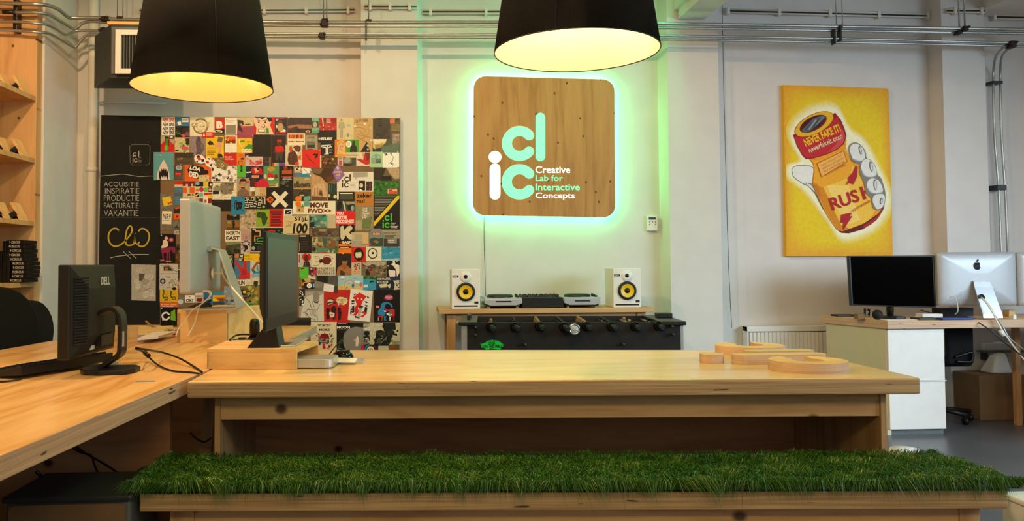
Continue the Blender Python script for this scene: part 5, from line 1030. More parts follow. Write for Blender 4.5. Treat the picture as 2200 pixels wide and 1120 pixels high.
card('A', '1210 108 1432 418', 'w', 'white flyer with a plain grey block in its lower half', 'r 1228 240 1410 405 #8c8574;lines 3 1230 135 1400 190 8 #b8a890;e 1245 145 12 12 o', name='flyer')
card('A', '1435 104 1735 482', 'pk', 'magenta photo card with a dark leaning figure', 'r 1435 104 1735 260 be;p 1435 300 1735 260 1735 482 1435 482 #a8455f;p 1440 150 1545 165 1555 240 1500 260 1545 385 1450 330 #33262e;p 1470 225 1520 215 1510 260 sk;l 16 1575 235 1675 228 dk', 'photo')
card('A', '1735 95 2118 416', 'r', 'red card of a cartoon face with bared teeth', 'p 1735 100 2060 95 2065 150 2030 250 2100 416 1775 416 1785 300 1740 200 #eec9b0;p 1745 95 1960 95 1890 140 1850 115 1790 125 k;p 1960 100 2060 100 2070 170 2020 190 k;l 9 1800 150 1858 170 k;l 9 1885 170 1980 150 k;e 1828 195 14 17 k;e 1945 195 14 17 k;c 9 1915 225 1940 270 1910 295 1870 265 k;l 11 1820 315 1935 325 1940 375 1815 368 1820 315 k;r 1828 325 1932 365 w;p 1960 290 2005 300 2015 395 1950 400 g')
card('A', '2118 100 2335 415', 'db', 'dark comic cover card with white border and a figure', 'r 2128 110 2325 405 #17202c;n 6 12 2135 130 2320 390 50 #2a5a7a tn w;t ###### 2140 112 2315 132 r .03;e 2222 285 55 80 tn;e 2222 180 26 30 #6d3a20;r 2140 370 2320 395 r', 'photo')
card('A', '42 438 292 742', '#b9a98c', 'green pear on red ground with a small black tag', 'r 42 600 292 742 r;p 42 600 110 540 130 470 200 470 215 540 292 610 r;p 120 450 190 445 200 620 130 620 #33302a;p 135 490 175 485 180 590 190 650 170 735 130 735 105 670 135 590 g;e 145 660 24 50 lg2;r 200 436 282 496 k;r 215 450 265 475 w', 'photo', pin='160 448')
card('A', '300 470 566 742', 'be', 'pale garden card with a pink blossom', 'n 9 12 380 560 560 740 40 lg2 ol g;p 420 620 540 640 560 690 430 700 pk;p 490 490 560 480 560 600 510 600 dk;r 310 695 370 722 k;e 320 548 12 12 dr', 'photo')
card('A', '575 445 868 800', '#9a8690', 'mauve photo card of a standing statue', 'p 700 470 760 460 775 540 840 620 830 700 760 800 680 800 700 700 680 560 #6b5660;p 760 560 840 620 820 720 770 660 #7d6a72;e 735 500 36 46 #5c4a55', 'photo')
card('A', '868 448 1192 842', 'y', 'yellow poster of a bare leg with black shoes', 'p 1090 460 1180 470 1160 560 1070 550 #6a6058;p 1080 545 1155 560 1130 760 1090 770 1100 660 1010 620 1000 590 1080 610 #e0a080;p 890 580 935 525 990 550 1010 600 930 610 dk;p 1085 765 1150 770 1185 835 1080 838 dk;lines 4 890 660 1050 775 12 #6a5310', name='poster')
card('A', '795 372 1022 476', 'r', 'small red label with a white triangle', 'p 810 440 832 390 852 440 w;lines 3 865 395 1005 440 12 #f0c0b0', lay=1, name='label')
card('A', '1210 430 1432 742', 'w', 'white flyer topped by orange and red squares', 'r 1222 450 1408 510 or_;r 1222 510 1408 578 dr;n 3 14 1222 450 1408 578 24 or_ y r br;lines 3 1235 620 1380 700 5 lg', name='flyer')
card('A', '1435 484 1706 748', 'y', 'yellow card with a green hill and three white rings', 'p 1545 670 1640 590 1706 600 1706 690 g;p 1490 530 1560 520 1580 545 1500 560 g;l 12 1470 500 1480 600 1530 640 w;o 1550 710 28 28 16 w;o 1610 710 28 28 16 w;o 1665 710 28 28 16 w;lines 2 1610 540 1680 560 7 ol')
card('A', '1715 420 2048 820', 'k', 'nearly plain black poster', 'e 1890 560 70 90 #1c1a16;r 1760 655 2010 662 #24221d', name='poster', pin='1722 432')
card('A', '2052 430 2320 990', '#241d1a', 'black poster of a figure in a red shirt and cap', 'p 2120 640 2200 615 2280 640 2290 730 2125 740 r;e 2200 560 45 55 #5a2e22;p 2160 510 2240 505 2245 545 2158 545 r;p 2130 735 2270 735 2250 890 2220 890 2205 790 2170 890 2130 880 #4a4038;p 2085 740 2130 690 2130 760 #5a2e22;r 2070 930 2110 990 r;r 2110 930 2150 990 y;r 2150 930 2190 990 lb', 'photo', name='poster')
card('N', '330 327 373 387', '#5fa0a8', 'teal card with a pale pointed snout and black jagged mouth', 'p 351.5 343 359 356 364 372 365 386 337 386 338 372 344 356 #e8cfc6;p 343 386 341 376 343 366 346 371 347 362 350 367 352 361 354 367 357 362 358 371 361 366 362 378 360 386 k;p 345 386 347 378 350 383 352 377 354 383 357 378 359 386 #e8cfc6;e 345 335 1.3 1.3 r', lay=2, pin='345 335')
card('A', '303 745 642 962', '#4a3d2c', 'brown photo card of a low dark landscape', 'r 303 745 642 820 #3d3428;p 303 870 420 830 560 850 642 835 642 962 303 962 #5a4a35;p 340 850 440 835 450 870 350 880 #8a7550;l 6 303 935 642 925 #2a241c', 'photo', pin='498 755')
card('A', '652 778 1040 1015', 'w', 'cut-out sticker of two patterned balls', 'p 690 810 740 790 770 830 720 850 k;p 680 900 720 890 720 930 k;p 700 830 760 830 790 870 730 890 r;p 780 870 830 860 840 910 790 915 k;p 830 820 880 840 860 860 r;p 890 840 940 850 930 880 k;p 860 900 910 890 930 940 880 945 r;p 930 960 990 940 960 1005 k;p 1000 940 1035 950 1010 970 r;p 960 860 1000 880 970 890 r', lay=2, name='sticker', poly='652 840 668 800 720 778 790 788 845 830 850 840 900 822 970 850 1030 900 1040 950 1010 1005 950 1018 880 990 845 935 780 948 700 930 660 890')
card('A', '1192 745 1428 972', 'r', 'plain red flyer with two lines of white writing', 't Bij_twijfel 1210 812 1335 842 w .02;t altijd_kopen. 1210 848 1385 880 w .02', name='flyer', pin='1298 758')
card('A', '1428 745 1576 975', 'o', 'orange flyer with small black drawings', 'lines 2 1460 785 1545 808 6 #7a3a10;p 1500 845 1560 840 1558 875 1495 872 k;l 10 1455 900 1470 960 k;l 10 1520 900 1525 960 k;lines 2 1465 890 1550 905 5 k', name='flyer')
card('A', '1580 818 1902 988', '#e0bfb8', 'pink ticket printed with blurred red patches', 't 35 1595 835 1640 880 #b05a70 .02;n 5 14 1660 830 1890 975 45 #c9525a #d98a86 #b8484a;r 1590 900 1640 970 #d6c0b8', lay=1, name='ticket')
card('A', '1900 818 2012 988', '#3a3340', 'narrow dark purple card beside the pink ticket', 'n 7 8 1905 825 2005 980 40 #4a4250 #2d2833')
card('A', '1575 752 1722 822', 'k', 'small black strip with white marks above the pink ticket', 't ABC 1590 795 1645 820 w .02;r 1580 755 1640 768 #b04030', name='label')
card('A', '1045 905 1265 1035', '#a89458', 'greenish banknote pinned at a slant', 'r 1060 918 1250 1022 #8f7f4a;e 1165 972 32 36 be;e 1165 972 14 18 ol;n 2 10 1062 920 1248 1020 20 #9a8a52 #6f6238', 'photo', rot=26, lay=3, name='banknote')
card('C', '480 -150 965 150', 'or_', 'orange card of a black glove shape with tilted white letters', 'p 590 -150 730 -130 830 -100 840 -60 900 -50 915 -10 900 20 740 40 730 110 560 30 530 -60 k;t LOA 570 -120 770 -45 w .05 .12 12;t DED 570 -20 735 82 w .05 -.1 12')
card('C', '285 -145 442 118', '#4a453e', 'dark flyer with a pale oval and a red block', 'e 375 -95 58 42 #b9c4cc;e 375 -95 40 26 #8a98a8;r 308 -8 420 46 r;r 318 8 405 18 #e8a090;r 290 60 440 110 #5d564a', name='flyer', pin='415 -148')
card('C', '732 40 925 150', 'be', 'small beige card with three dots under the glove card', 'e 790 68 10 10 ol;e 862 68 14 14 o;e 885 125 16 16 #6a8a5a', lay=1)
card('C', '965 -130 1432 168', 'w', 'white sketch of a crowd of dancing figures', 'n 5 26 975 -120 1425 150 42 #55505a #2d2a30 #8a8490 #c8b8b0;e 1065 120 26 30 k;p 1290 95 1360 90 1355 150 1290 150 #8a7a72')
card('C', '1440 -142 1592 72', 'lg2', 'bright green flyer with a black vertical strip', 'r 1445 -140 1585 70 bg;r 1495 -140 1530 -20 k;t PUNK 1488 -110 1540 -60 #3a9a2c .01 0 90', name='flyer')
card('C', '1590 -128 1912 245', '#1c2848', 'dark blue card of a red parrot head', 'p 1690 -95 1800 -120 1880 -70 1905 30 1840 20 1720 20 1690 -40 r;p 1740 -80 1800 -90 1830 -40 1770 0 be;e 1810 -70 18 22 k;p 1600 -20 1690 -30 1690 -5 1600 0 w;r 1700 40 1830 85 #e8a060;p 1690 90 1790 95 1780 240 1700 240 #5a2a1c;n 4 9 1600 100 1900 240 40 #2a1a16 #4a2a20 r', 'photo')
card('C', '1912 -128 2190 255', '#5a9a5a', 'green card with a red dome and white pillow shape', 'p 1985 80 1990 10 2040 -5 2090 20 2105 85 r;e 2045 105 55 24 w;e 1945 60 30 40 be;e 2140 60 32 40 dr;e 2050 -70 70 40 #c89a3a;r 1920 180 2180 250 be;lines 2 1960 200 2150 232 14 #4a7a3a;r 1915 150 2185 168 #7aa860', 'photo')
card('B', '-130 930 115 990', 'pu', 'narrow strip with rainbow stripes', 'r -130 930 -100 990 r;r -100 930 -70 990 y;r -70 930 -40 990 lb;r -40 930 115 990 #7a4a8a', name='label')
card('C', '1788 98 2015 262', '#d3203c', 'crimson half-round sticker', 'e 1895 205 9 9 dr', lay=2, name='sticker', poly='1788 250 1790 200 1812 150 1850 115 1900 100 1950 115 1990 150 2012 200 2015 250')
card('C', '1428 95 1668 418', '#b8a07c', 'sepia portrait card of a man with dark hair', 'p 1432 418 1440 340 1500 290 1580 285 1650 340 1662 418 #8a6a52;e 1540 215 58 80 #c0946a;p 1472 190 1480 120 1530 98 1590 110 1608 160 1600 200 1585 150 1500 150 1485 210 #2c221a;p 1500 250 1580 250 1570 285 1510 285 #5a3d2a;l 6 1500 195 1530 192 #2c221a;l 6 1555 192 1585 195 #2c221a;l 5 1520 245 1565 245 w', 'photo')
card('C', '295 160 442 585', '#4a7898', 'tall narrow flyer, red and cream above, blue below', 'r 295 160 442 208 r;r 295 208 442 255 be;r 295 360 442 420 #5a5f66;l 8 310 290 420 300 #8ab0c4;lines 4 310 440 425 560 4 #8ab0c4', name='flyer')
card('C', '445 150 668 528', 'be', 'cream card with a dark red skyline and orange block', 'p 445 150 668 150 668 240 630 240 630 195 600 195 600 245 540 245 540 200 500 200 500 235 445 235 #7a2020;r 445 262 660 368 or_;r 520 262 570 368 be;p 520 410 540 380 580 380 595 410 k;e 628 395 20 20 #8a5a4a;lines 3 455 450 650 510 8 #9a8f78', name='flyer')
card('C', '670 155 985 622', 'cr', 'sheet of many tiny coloured stickers in a grid', 'r 675 160 820 245 k;e 715 190 36 30 lb;r 830 155 905 245 y;r 910 160 985 250 k;e 958 212 20 20 w;r 675 258 740 345 be;r 680 300 735 330 or_;e 785 300 42 46 #c42a5a;r 830 262 900 345 lg2;r 910 262 980 345 k;e 942 300 26 26 #e8a0a0;r 675 355 745 440 k;p 675 400 745 360 740 380 690 430 y;r 750 358 815 440 lb;r 830 360 980 400 r;r 905 390 980 455 y;r 675 462 735 560 #c8a090;r 745 462 815 560 br;r 825 462 895 560 w;r 840 480 880 540 #b05050;r 905 462 975 550 dr;r 825 565 895 620 db', name='sticker_sheet')
card('C', '988 178 1428 482', 'cr', 'cream sketch of a shaggy grey sheep', 'p 1125 200 1200 178 1380 180 1375 250 1330 370 1200 395 1135 370 #8a7d68;n 8 30 1130 185 1370 385 26 #6f6452 #a39680 #5a5142;p 995 270 1060 215 1130 240 1130 330 1050 350 1000 320 #9a9478;p 995 320 1110 330 1110 380 990 385 dk;l 5 1170 395 1120 465 dk;l 6 1215 395 1220 465 dk;e 1075 245 9 9 k', 'photo')
card('C', '1668 255 1972 425', 'tn', 'photo card of an empty wooden shelf', 'r 1668 255 1755 330 w;r 1700 335 1755 412 #6d5a3a;r 1760 265 1845 415 be;r 1850 265 1960 410 #d0aa74;l 5 1755 258 1755 420 #8a6a40;l 5 1668 418 1972 412 #a8864f', 'photo')
card('C', '1965 262 2465 652', 'k', 'black poster with a huge cream X and an orange diamond', 'p 2055 372 2110 322 2210 422 2310 322 2362 372 2262 477 2362 582 2310 632 2210 530 2105 630 2050 580 2148 477 cr;p 1962 485 2035 415 2105 485 2035 555 or_;l 12 2010 460 2058 508 k;l 12 2058 460 2010 508 k', name='poster')
card('C', '1325 424 1572 755', '#2a86b0', 'blue playing card with a black letter lying on its side', 't B 1385 545 1545 660 k .05 0 90;l 14 1390 655 1385 560 1390 520 1420 500 1430 520 k;l 16 1380 560 1530 560 k;e 1345 595 9 14 db;e 1535 680 10 10 k;e 1410 708 10 12 #1d5a7a;e 1540 450 7 12 k', lay=2, pin='1450 432')
MZ = ';'.join('l 13 '+q+' cr' for q in ('1580 440 1610 440 1610 480 1650 480', '1575 500 1620 500 1620 540 1575 540', '1650 432 1650 500 1690 500 1690 432', '1700 440 1740 440 1740 500 1700 500', '1640 540 1720 540 1720 570 1640 570 1640 625 1575 625', '1760 432 1760 520 1800 520', '1790 440 1830 440 1830 480 1870 480 1870 432', '1820 500 1880 500 1880 540 1820 540 1820 600', '1900 440 1940 440 1940 570', '1900 480 1900 560 1850 560 1850 600', '1740 550 1780 550 1780 580', '1800 630 1870 630', '1580 570 1610 570 1610 600 1575 600'))
card('C', '1572 424 1966 658', 'k', 'black card with a white maze', MZ+';r 1670 585 1775 622 k;t Berlin 1672 588 1775 620 w .02;e 1915 615 26 26 #8ab878', lay=1)
card('C', '970 484 1325 692', '#1d1915', 'plain dark brown card behind the blue playing card', 'lines 1 1010 515 1240 515 5 #55493a', pin='1182 490')
card('C', '35 368 282 1032', '#77705f', 'tall grey-brown paper strip at the board\'s left edge', 'n 3 25 40 375 280 1025 60 #7d7564 #6d6656 #827a68', 'photo', name='paper_strip')
card('C', '82 432 242 592', '#e8c52a', 'tilted yellow sticky note with two red dots', 'e 182 560 19 19 r;e 222 548 19 19 r', rot=-12, lay=2, name='sticky_note')
card('C', '68 692 240 930', 'cr', 'cream card with a letter-number logo NR9', 't NR9 82 742 222 848 #1d2030 .01 .08;l 9 75 872 205 864 #2a2a36', lay=2, rot=2)
card('C', '280 738 398 846', 'or_', 'little orange card with a black cross', 'l 13 318 765 368 818 k;l 13 368 765 318 818 k', lay=1)
card('C', '258 868 400 1120', '#6a6658', 'grey photo card of a desk lamp', 'e 325 930 66 60 #7d796a;p 285 1000 335 945 385 1000 #3d3b40;p 290 1040 370 1040 385 1117 285 1117 #b8b4a2;r 315 1060 350 1090 #8a8678', 'photo')
card('C', '280 625 400 735', '#2d2822', 'small dark card with a torn orange top edge', 'p 290 630 390 625 385 650 360 645 330 658 300 645 or_')
card('E', '30 -10 322 522', 'k', 'black poster of a white rider on a purple horse', 'p 85 110 130 90 175 130 180 210 130 240 60 250 50 225 80 190 #e8d5b8;e 145 70 32 34 #d8b09a;p 40 250 180 240 200 225 300 230 315 280 300 355 260 320 240 270 200 330 60 340 #8e2a52;p 65 330 95 335 100 460 80 460 #8e2a52;p 150 325 180 330 170 480 145 480 #8e2a52;p 195 325 215 325 220 470 200 475 #8e2a52;r 35 460 110 485 #c07a80;r 135 475 235 500 #c07a80;e 235 98 46 44 #a8304f;e 238 98 26 20 #d89a9a', name='poster', pin='62 15')
card('E', '318 180 432 302', '#332a22', 'small dark brown photo behind the silver computer edge', 'n 4 8 320 185 430 300 40 #5a4838 #241e18', 'photo')
card('E', '312 300 432 625', '#6a4a1e', 'brown wood-toned card behind the silver computer edge', 'n 6 9 315 305 430 620 60 #7d5a26 #55391a', 'photo', pin='385 305')
card('E', '22 535 362 1002', '#c8c2b4', 'pale ink drawing of a car with scribbles on its side', 'l 8 40 570 210 565 300 660 360 680 dk;p 95 585 200 580 280 660 100 660 #3d3a34;p 130 600 180 600 170 660 120 655 #b0683a;l 6 40 715 360 710 dk;e 82 850 52 50 k;e 82 850 28 28 #a8a8b0;e 290 985 38 26 k;c 5 130 770 180 760 220 790 160 780 dk;c 6 205 880 250 820 290 860 280 930 220 960 205 880 dk;c 5 230 870 262 840 270 900 240 920 dk;c 5 310 930 330 880 345 940 dk;n 5 18 40 740 350 980 16 #8a867c #5d5a52 #e0dccf', lay=1, pin='170 538')
card('E', '362 640 432 830', '#3a2048', 'small dark violet card half hidden by the silver computer', 'l 8 365 815 430 805 pu', pin='380 642')
card('E', '355 835 436 990', 'or_', 'orange and white card fragment with black letters', 'p 355 880 436 860 436 960 370 950 w;t CO 362 880 432 945 k .04 0 8', lay=1)
card('E', '28 990 362 1228', '#e8b21c', 'yellow card with green moustache shapes', 'c 26 90 1000 105 1060 85 1110 110 1160 dg;c 26 220 1060 240 1040 225 1110 250 1150 dg;o 140 1075 26 26 14 #c8962a;o 275 1070 26 26 14 #c8962a;o 150 1160 30 24 16 dg;o 285 1160 30 24 16 dg;l 12 60 1195 180 1205 ol', pin='182 1012')
card('H', '1375 360 1528 400', 'or_', 'orange strip with white lettering below the moustache card', 't JE_GAAT_MEER 1385 374 1515 386 w .01;t OF_ANDERS 1395 389 1490 399 w .01', name='label')
card('H', '1380 402 1528 560', 'k', 'black card with a white spiral ring and green splash', 'o 1425 478 30 30 15 w;r 1425 470 1462 482 k;t live 1395 492 1435 516 w .03;p 1470 440 1505 420 1510 520 1465 510 #7ab82a', 'ink', pin='1392 412')
card('H', '1528 300 1588 388', '#77746a', 'grey card with a pale disc', 'e 1552 355 22 22 #d8d4ca')
card('H', '1590 298 1672 362', 'w', 'white card asking OK', 't OK? 1598 330 1662 356 k .04;p 1620 310 1640 306 1632 318 r')
card('H', '1675 275 1748 362', '#c8b8b0', 'card with a red smear and grey letters', 'r 1680 280 1740 300 #e0d8cc;t NERO 1680 300 1742 314 dr .02;e 1715 340 26 16 dr;r 1690 325 1740 332 #4a4038')
card('H', '1750 280 1828 378', '#2d6a9a', 'blue card with white capital letters', 't DE 1785 320 1815 336 w .03;n 5 8 1755 285 1820 375 20 #1d4a70 #3a88b8 k')
card('H', '1828 268 1935 378', 'o', 'striped sunset card in blue, orange and yellow', 'r 1828 268 1935 300 #3a8aa8;r 1828 300 1935 312 y;r 1828 325 1935 340 #b04a20;r 1828 352 1935 378 #2a4a60;n 5 8 1828 312 1935 352 24 y or_ br')
card('E', '1212 -75 1502 128', 'cr', 'cream card with block-printed words North East', 't NORTH 1235 -60 1488 8 k .035;t EAST 1235 32 1480 105 k .035', name='flyer')
card('C', '1245 755 1478 852', '#1a1612', 'black card with white small print above the brown figure card', 'p 1330 770 1440 762 1400 800 #8a7a60;lines 1 1300 765 1430 765 8 w', 'photo')
card('C', '1248 855 1478 1036', '#8a6a3a', 'ochre photo card of a standing figure', 'r 1248 985 1478 1036 #6a4a28;p 1345 890 1390 880 1395 940 1380 1005 1355 1005 1350 940 #241c16;e 1368 880 20 26 #3a2c22;e 1440 940 22 22 #c85a2a;r 1260 870 1320 920 #b8945a', 'photo')
card('C', '1480 655 1778 1060', '#c0aa8a', 'beige old map print', 'n 12 34 1485 660 1775 1055 34 #a8926e #cdb999 #8f7a5c #d6c4a4;c 5 1500 680 1580 800 1560 900 1700 1040 #7a6648;c 5 1700 670 1650 800 1740 900 #7a6648', 'photo')
card('C', '1778 662 2022 974', '#8fae2a', 'lime green card with a dark map of Africa', 'p 1790 750 1800 715 1850 705 1890 712 1935 712 1955 745 1975 800 2000 800 1975 860 1965 900 1935 950 1905 955 1885 900 1880 850 1870 815 1820 815 1785 790 #35491c;e 1992 910 6 18 #35491c', pin='1810 670')
card('C', '2022 660 2275 978', 'r', 'red poster with bold black lines of type', ';'.join(f'r {2040+((i*37)%20)} {690+i*48} {2255-((i*53)%40)} {722+i*48} #6a1412' for i in range(6)), name='poster')
card('E', '1680 -130 2330 318', 'k', 'black poster with white border and an orange and green pipe path', 'r 1680 -130 2330 -122 w;r 1680 310 2330 318 w;r 1680 -130 1692 318 w;r 2318 -130 2330 318 w;l 26 1760 -60 1850 -60 1850 30 1755 30 1755 130 #e8a05a;l 18 1930 65 1830 65 1790 90 1800 125 1900 125 1930 150 1890 170 1750 160 #5aa860;lines 1 1710 -105 1940 -105 9 lg;e 1730 250 32 36 #a8a8a8;lines 4 1800 215 1930 280 8 #55524a;l 24 2000 -70 2130 -60 r;n 4 8 2150 -80 2300 60 24 #3aa890 lb w', name='poster')
card('E', '1228 128 1498 352', '#4a4c30', 'dark green photo card of grass at dusk', 'p 1228 128 1498 128 1498 170 1228 200 #8a8a60;n 5 12 1230 200 1495 350 50 #34361f #5d5f40 #26281a;l 14 1370 280 1445 305 k', 'photo')
card('E', '1502 -75 1668 110', '#c09a94', 'faded pink sketch card', 'l 6 1545 0 1545 85 #8a5a5a;l 6 1560 0 1640 10 1640 80 1560 80 #a06a68;e 1600 50 24 28 #a8746e')
card('E', '1502 110 1668 352', '#d0c0b4', 'speckled black and pink card', 'n 9 24 1505 130 1665 345 30 k #3a3038 #e0c8bc #a88a88;lines 2 1560 118 1650 135 12 dk;e 1600 240 34 42 k')
card('E', '1230 350 1388 768', 'k', 'black poster with stacked pale letters', 't HOMO 1232 380 1350 420 be .02;t GOBE 1232 428 1350 472 be .02;t LSKI 1232 480 1350 525 be .02', name='poster')
card('E', '1388 350 1672 818', '#4a7ba0', 'blue poster of a red hand raising two fingers', 'r 1388 350 1470 425 #c8823a;p 1395 465 1425 460 1490 580 1545 610 1540 480 1560 455 1605 465 1612 620 1625 690 1672 690 1672 800 1440 812 1500 740 1490 660 1400 520 #d0302c;e 1560 685 12 8 #f0b8a8;p 1520 640 1600 640 1600 740 1520 740 #b82824', 'photo', name='poster')
card('E', '1468 360 1555 488', 'k', 'tiny black label with two rows of white capitals', 't NR 1480 372 1540 418 w .04 .1;t OUT 1468 430 1532 478 w .04 .1', rot=4, lay=1, name='label')
card('E', '1555 350 1838 478', '#f2c016', 'yellow card with two words in thin black type', 't sticky 1568 372 1670 412 #4a3a10 .005;t modern 1568 422 1705 456 #4a3a10 .005', lay=1)
card('E', '1838 335 1948 470', '#3a2250', 'small purple card beside the yellow word card', 'r 1838 360 1865 408 w;l 7 1860 408 1920 412 #b8a0c8')
card('E', '1672 478 1948 905', '#dccbb0', 'cream card of a brown and blue folded hexagon', 'p 1690 640 1790 490 1860 500 1925 660 1870 805 1840 800 1885 660 1835 540 1800 540 1740 640 #9a5a2a;p 1690 640 1740 640 1800 700 1730 720 #2a6a78;p 1720 690 1880 650 1860 740 1700 760 #3a88a8;p 1780 600 1810 540 1830 660 1790 660 #5aa0b0;p 1690 720 1850 700 1840 780 1700 790 #8ab8c8', 'photo')
card('E', '1350 824 1582 938', 'cr', 'cream label with the black word Berlin', 't BERLIN 1362 835 1570 925 k .04', lay=1, name='label')
card('E', '1275 770 1385 878', '#d8452a', 'little red-orange tag above the Berlin label', 'lines 3 1290 800 1365 855 8 #f0b090', lay=2, name='label')
card('E', '1582 810 1950 1330', '#6a8a3a', 'card of a hand-held phone over dry grass', 'r 1582 810 1950 915 #dccfb2;p 1740 845 1818 855 1790 1000 1715 1005 #3d302a;p 1715 960 1790 960 1760 1060 1700 1010 #8a4a30;n 8 40 1600 930 1945 1325 60 #8a7a3a #5a6a28 #b0984a #c8b46a', 'photo')
card('E', '1448 955 1695 1230', '#24221c', 'black flyer with a yellow flower dot', 'r 1448 955 1695 963 #b8b4a4;r 1448 955 1456 1230 #b8b4a4;r 1687 955 1695 1230 #b8b4a4;e 1568 1045 32 30 y;lines 3 1480 975 1660 1000 6 ol;lines 5 1480 1110 1660 1200 6 #8a8474', name='flyer')
card('E', '1195 940 1448 1330', '#8a9aa4', 'pale blue photo strip behind the computer stand', 'n 5 10 1200 950 1440 1320 60 #6a7a88 #b0b4b0 #c8a878 #4a5a68', 'photo')
card('H', '2190 240 2280 300', 'r', 'red paper scrap just left of the black screen', 'r 2195 250 2275 262 dr')
# right half -----------------------------------------------------------
card('B', '152 110 592 382', '#3d2a2a', 'wide brown photo of a car roof under a dark sky', 'p 160 260 330 230 590 240 590 310 160 300 #a8745a;p 160 320 320 260 420 380 160 380 #4a2a2a;e 350 340 60 30 #2a1a1a;e 520 360 40 20 w;e 520 365 24 14 r', 'photo', pin='172 118')
card('B', '592 112 728 388', '#7ab89a', 'mint card with a dark picture in the middle', 'r 595 180 715 290 #2d302a;e 650 235 42 50 #b8b098;r 598 345 722 380 #5aa888', 'photo')
card('B', '722 108 1045 338', '#b8282a', 'red photo card with a flag and a light streak', 'r 810 125 850 190 #3a3a58;lines 4 855 135 940 195 12 #e0b8a0;p 775 110 795 110 815 330 800 330 #f0d088;p 945 120 1035 120 1020 200 960 210 dr;n 6 14 730 220 1040 330 40 #c8383a #98201f #d85a50', 'photo')
card('B', '1045 108 1352 512', 'be', 'cream print of a grey outlined human body', 'e 1130 152 20 24 #a39880;p 1085 195 1175 195 1188 300 1160 310 1150 490 1110 490 1098 310 1070 300 #b3a78c;l 5 1085 195 1175 195 1188 300 #7d7464;l 5 1105 340 1108 490 #7d7464;l 5 1150 340 1150 490 #7d7464;e 1265 250 40 24 #a8b8a0;l 4 1175 510 1200 430 1310 430 1330 510 #a39880;r 1235 395 1265 460 #7d8a88')
card('B', '1352 112 1702 742', 'tn', 'tan poster of swirling lines with a black pointed tree', 't 3 1385 150 1430 205 #7a5638 .02;t SOBE 1440 130 1615 185 #7a5638 .02 .06;c 9 1370 300 1480 290 1560 330 1520 400 1460 350 #a8744a;c 9 1400 230 1520 240 1640 260 1620 380 #b88458;c 9 1380 380 1450 420 1560 430 1640 400 #a8744a;c 9 1420 460 1500 500 1560 460 1660 470 #8f6038;c 7 1500 520 1600 560 1660 620 #8f6038;p 1475 735 1590 545 1655 735 k;e 1555 222 24 22 #e8dcc0;e 1378 262 24 20 #e0d8b0;e 1665 290 20 18 #c8c890;e 1675 520 24 20 #e8dcc0;e 1603 615 18 18 #b8c8a8;e 1610 688 18 18 #b8c8a8;e 1400 390 16 14 #b8c890', name='poster')
card('B', '1702 118 2012 495', '#3a332a', 'dark brown card with a column of black bars', 'r 1800 125 1868 150 k;r 1800 165 1868 185 k;r 1800 205 1868 228 k;r 1800 245 1868 272 k;n 5 12 1705 300 2010 490 60 #443b30 #2d2720', 'photo', pin='1720 130')
card('B', '2012 122 2190 595', '#5d4a38', 'brown card with an orange corner and a grey panel', 'r 2012 122 2100 215 #d8743a;r 2115 130 2150 165 dk;r 2040 225 2185 350 #8a7440;lines 3 2055 250 2180 310 10 #4a3d24;r 2050 400 2185 590 #9a8478;n 4 10 2055 410 2180 580 40 #8a7468 #b09a8c', 'photo')
card('B', '150 395 468 605', 'cr', 'card striped in orange bars above a cream band', ';'.join(f'r {165+i*28} 418 {193+i*28} 490 {c}' for i, c in enumerate(('#a8481c', 'or_', '#d85a1c', '#b0501c', '#e8741c', '#6d3418', '#c8501c', 'o', '#8a3a18', '#e87a24')))+';'+';'.join(f'r {165+i*28} 535 {193+i*28} 552 {c}' for i, c in enumerate(('r', 'or_', 'dr', 'o', 'y', '#6d3418', 'or_', 'r', 'o', 'dr')))+';l 5 165 515 440 515 #6d5a3a')
card('B', '478 430 698 708', '#a8a08c', 'grey magazine page of a boxy interior', 't PAPER 515 455 648 490 #4a463c .01;r 500 540 650 610 #77705f;p 505 605 650 600 645 660 510 665 #3d3a34;lines 2 505 635 650 680 10 #2a2824', 'photo', name='magazine_page')
card('B', '700 340 1042 562', 'k', 'black card with bold white title Hitlist', 't HITLIST 715 468 968 518 w .05;n 3 6 860 345 1030 400 40 #26221e #1c1a18')
card('B', '752 560 1012 802', '#0f0d0b', 'black card with a white script word and white legs', 'c 15 760 640 800 610 790 660 830 640 850 660 880 630 900 660 930 630 950 650 w;l 12 765 615 940 605 w;l 14 850 650 850 770 w;l 14 878 650 878 770 w;l 9 815 775 905 768 w;lines 3 900 690 970 740 7 lg')
card('B', '112 605 420 988', '#e0d2b0', 'cream card of a dancing man with an afro', 'p 250 640 330 612 390 640 388 700 350 740 300 720 280 680 #4a2c20;p 165 760 240 690 300 740 330 780 340 900 300 970 170 960 150 880 #5a3428;e 325 665 44 54 #6d3c28;p 300 740 330 720 330 800 w;p 340 820 390 780 400 880 350 870 #d8702a;e 210 680 30 60 #c85a2a;p 280 930 350 900 360 980 290 985 #d84a4a', 'photo')
card('B', '415 690 758 1018', '#e02416', 'bright red card with a black bird and slanted lines', 'p 600 790 640 755 690 770 710 720 705 800 680 840 640 850 660 800 k;l 9 480 780 580 890 #6a1210;l 9 520 850 650 950 #6a1210;l 7 500 780 560 830 #8a1812', pin='740 702')
card('B', '742 795 1058 1022', '#5a3c22', 'brown photo card of a glass mask with a cream edge', 'r 742 795 765 1022 cr;e 860 900 75 95 #3a241a;e 840 900 40 70 #8a3a1c;e 975 860 22 22 #e0b060;n 6 16 770 805 1050 1010 30 #7d5a30 #a8743a #2d1c12', 'photo')
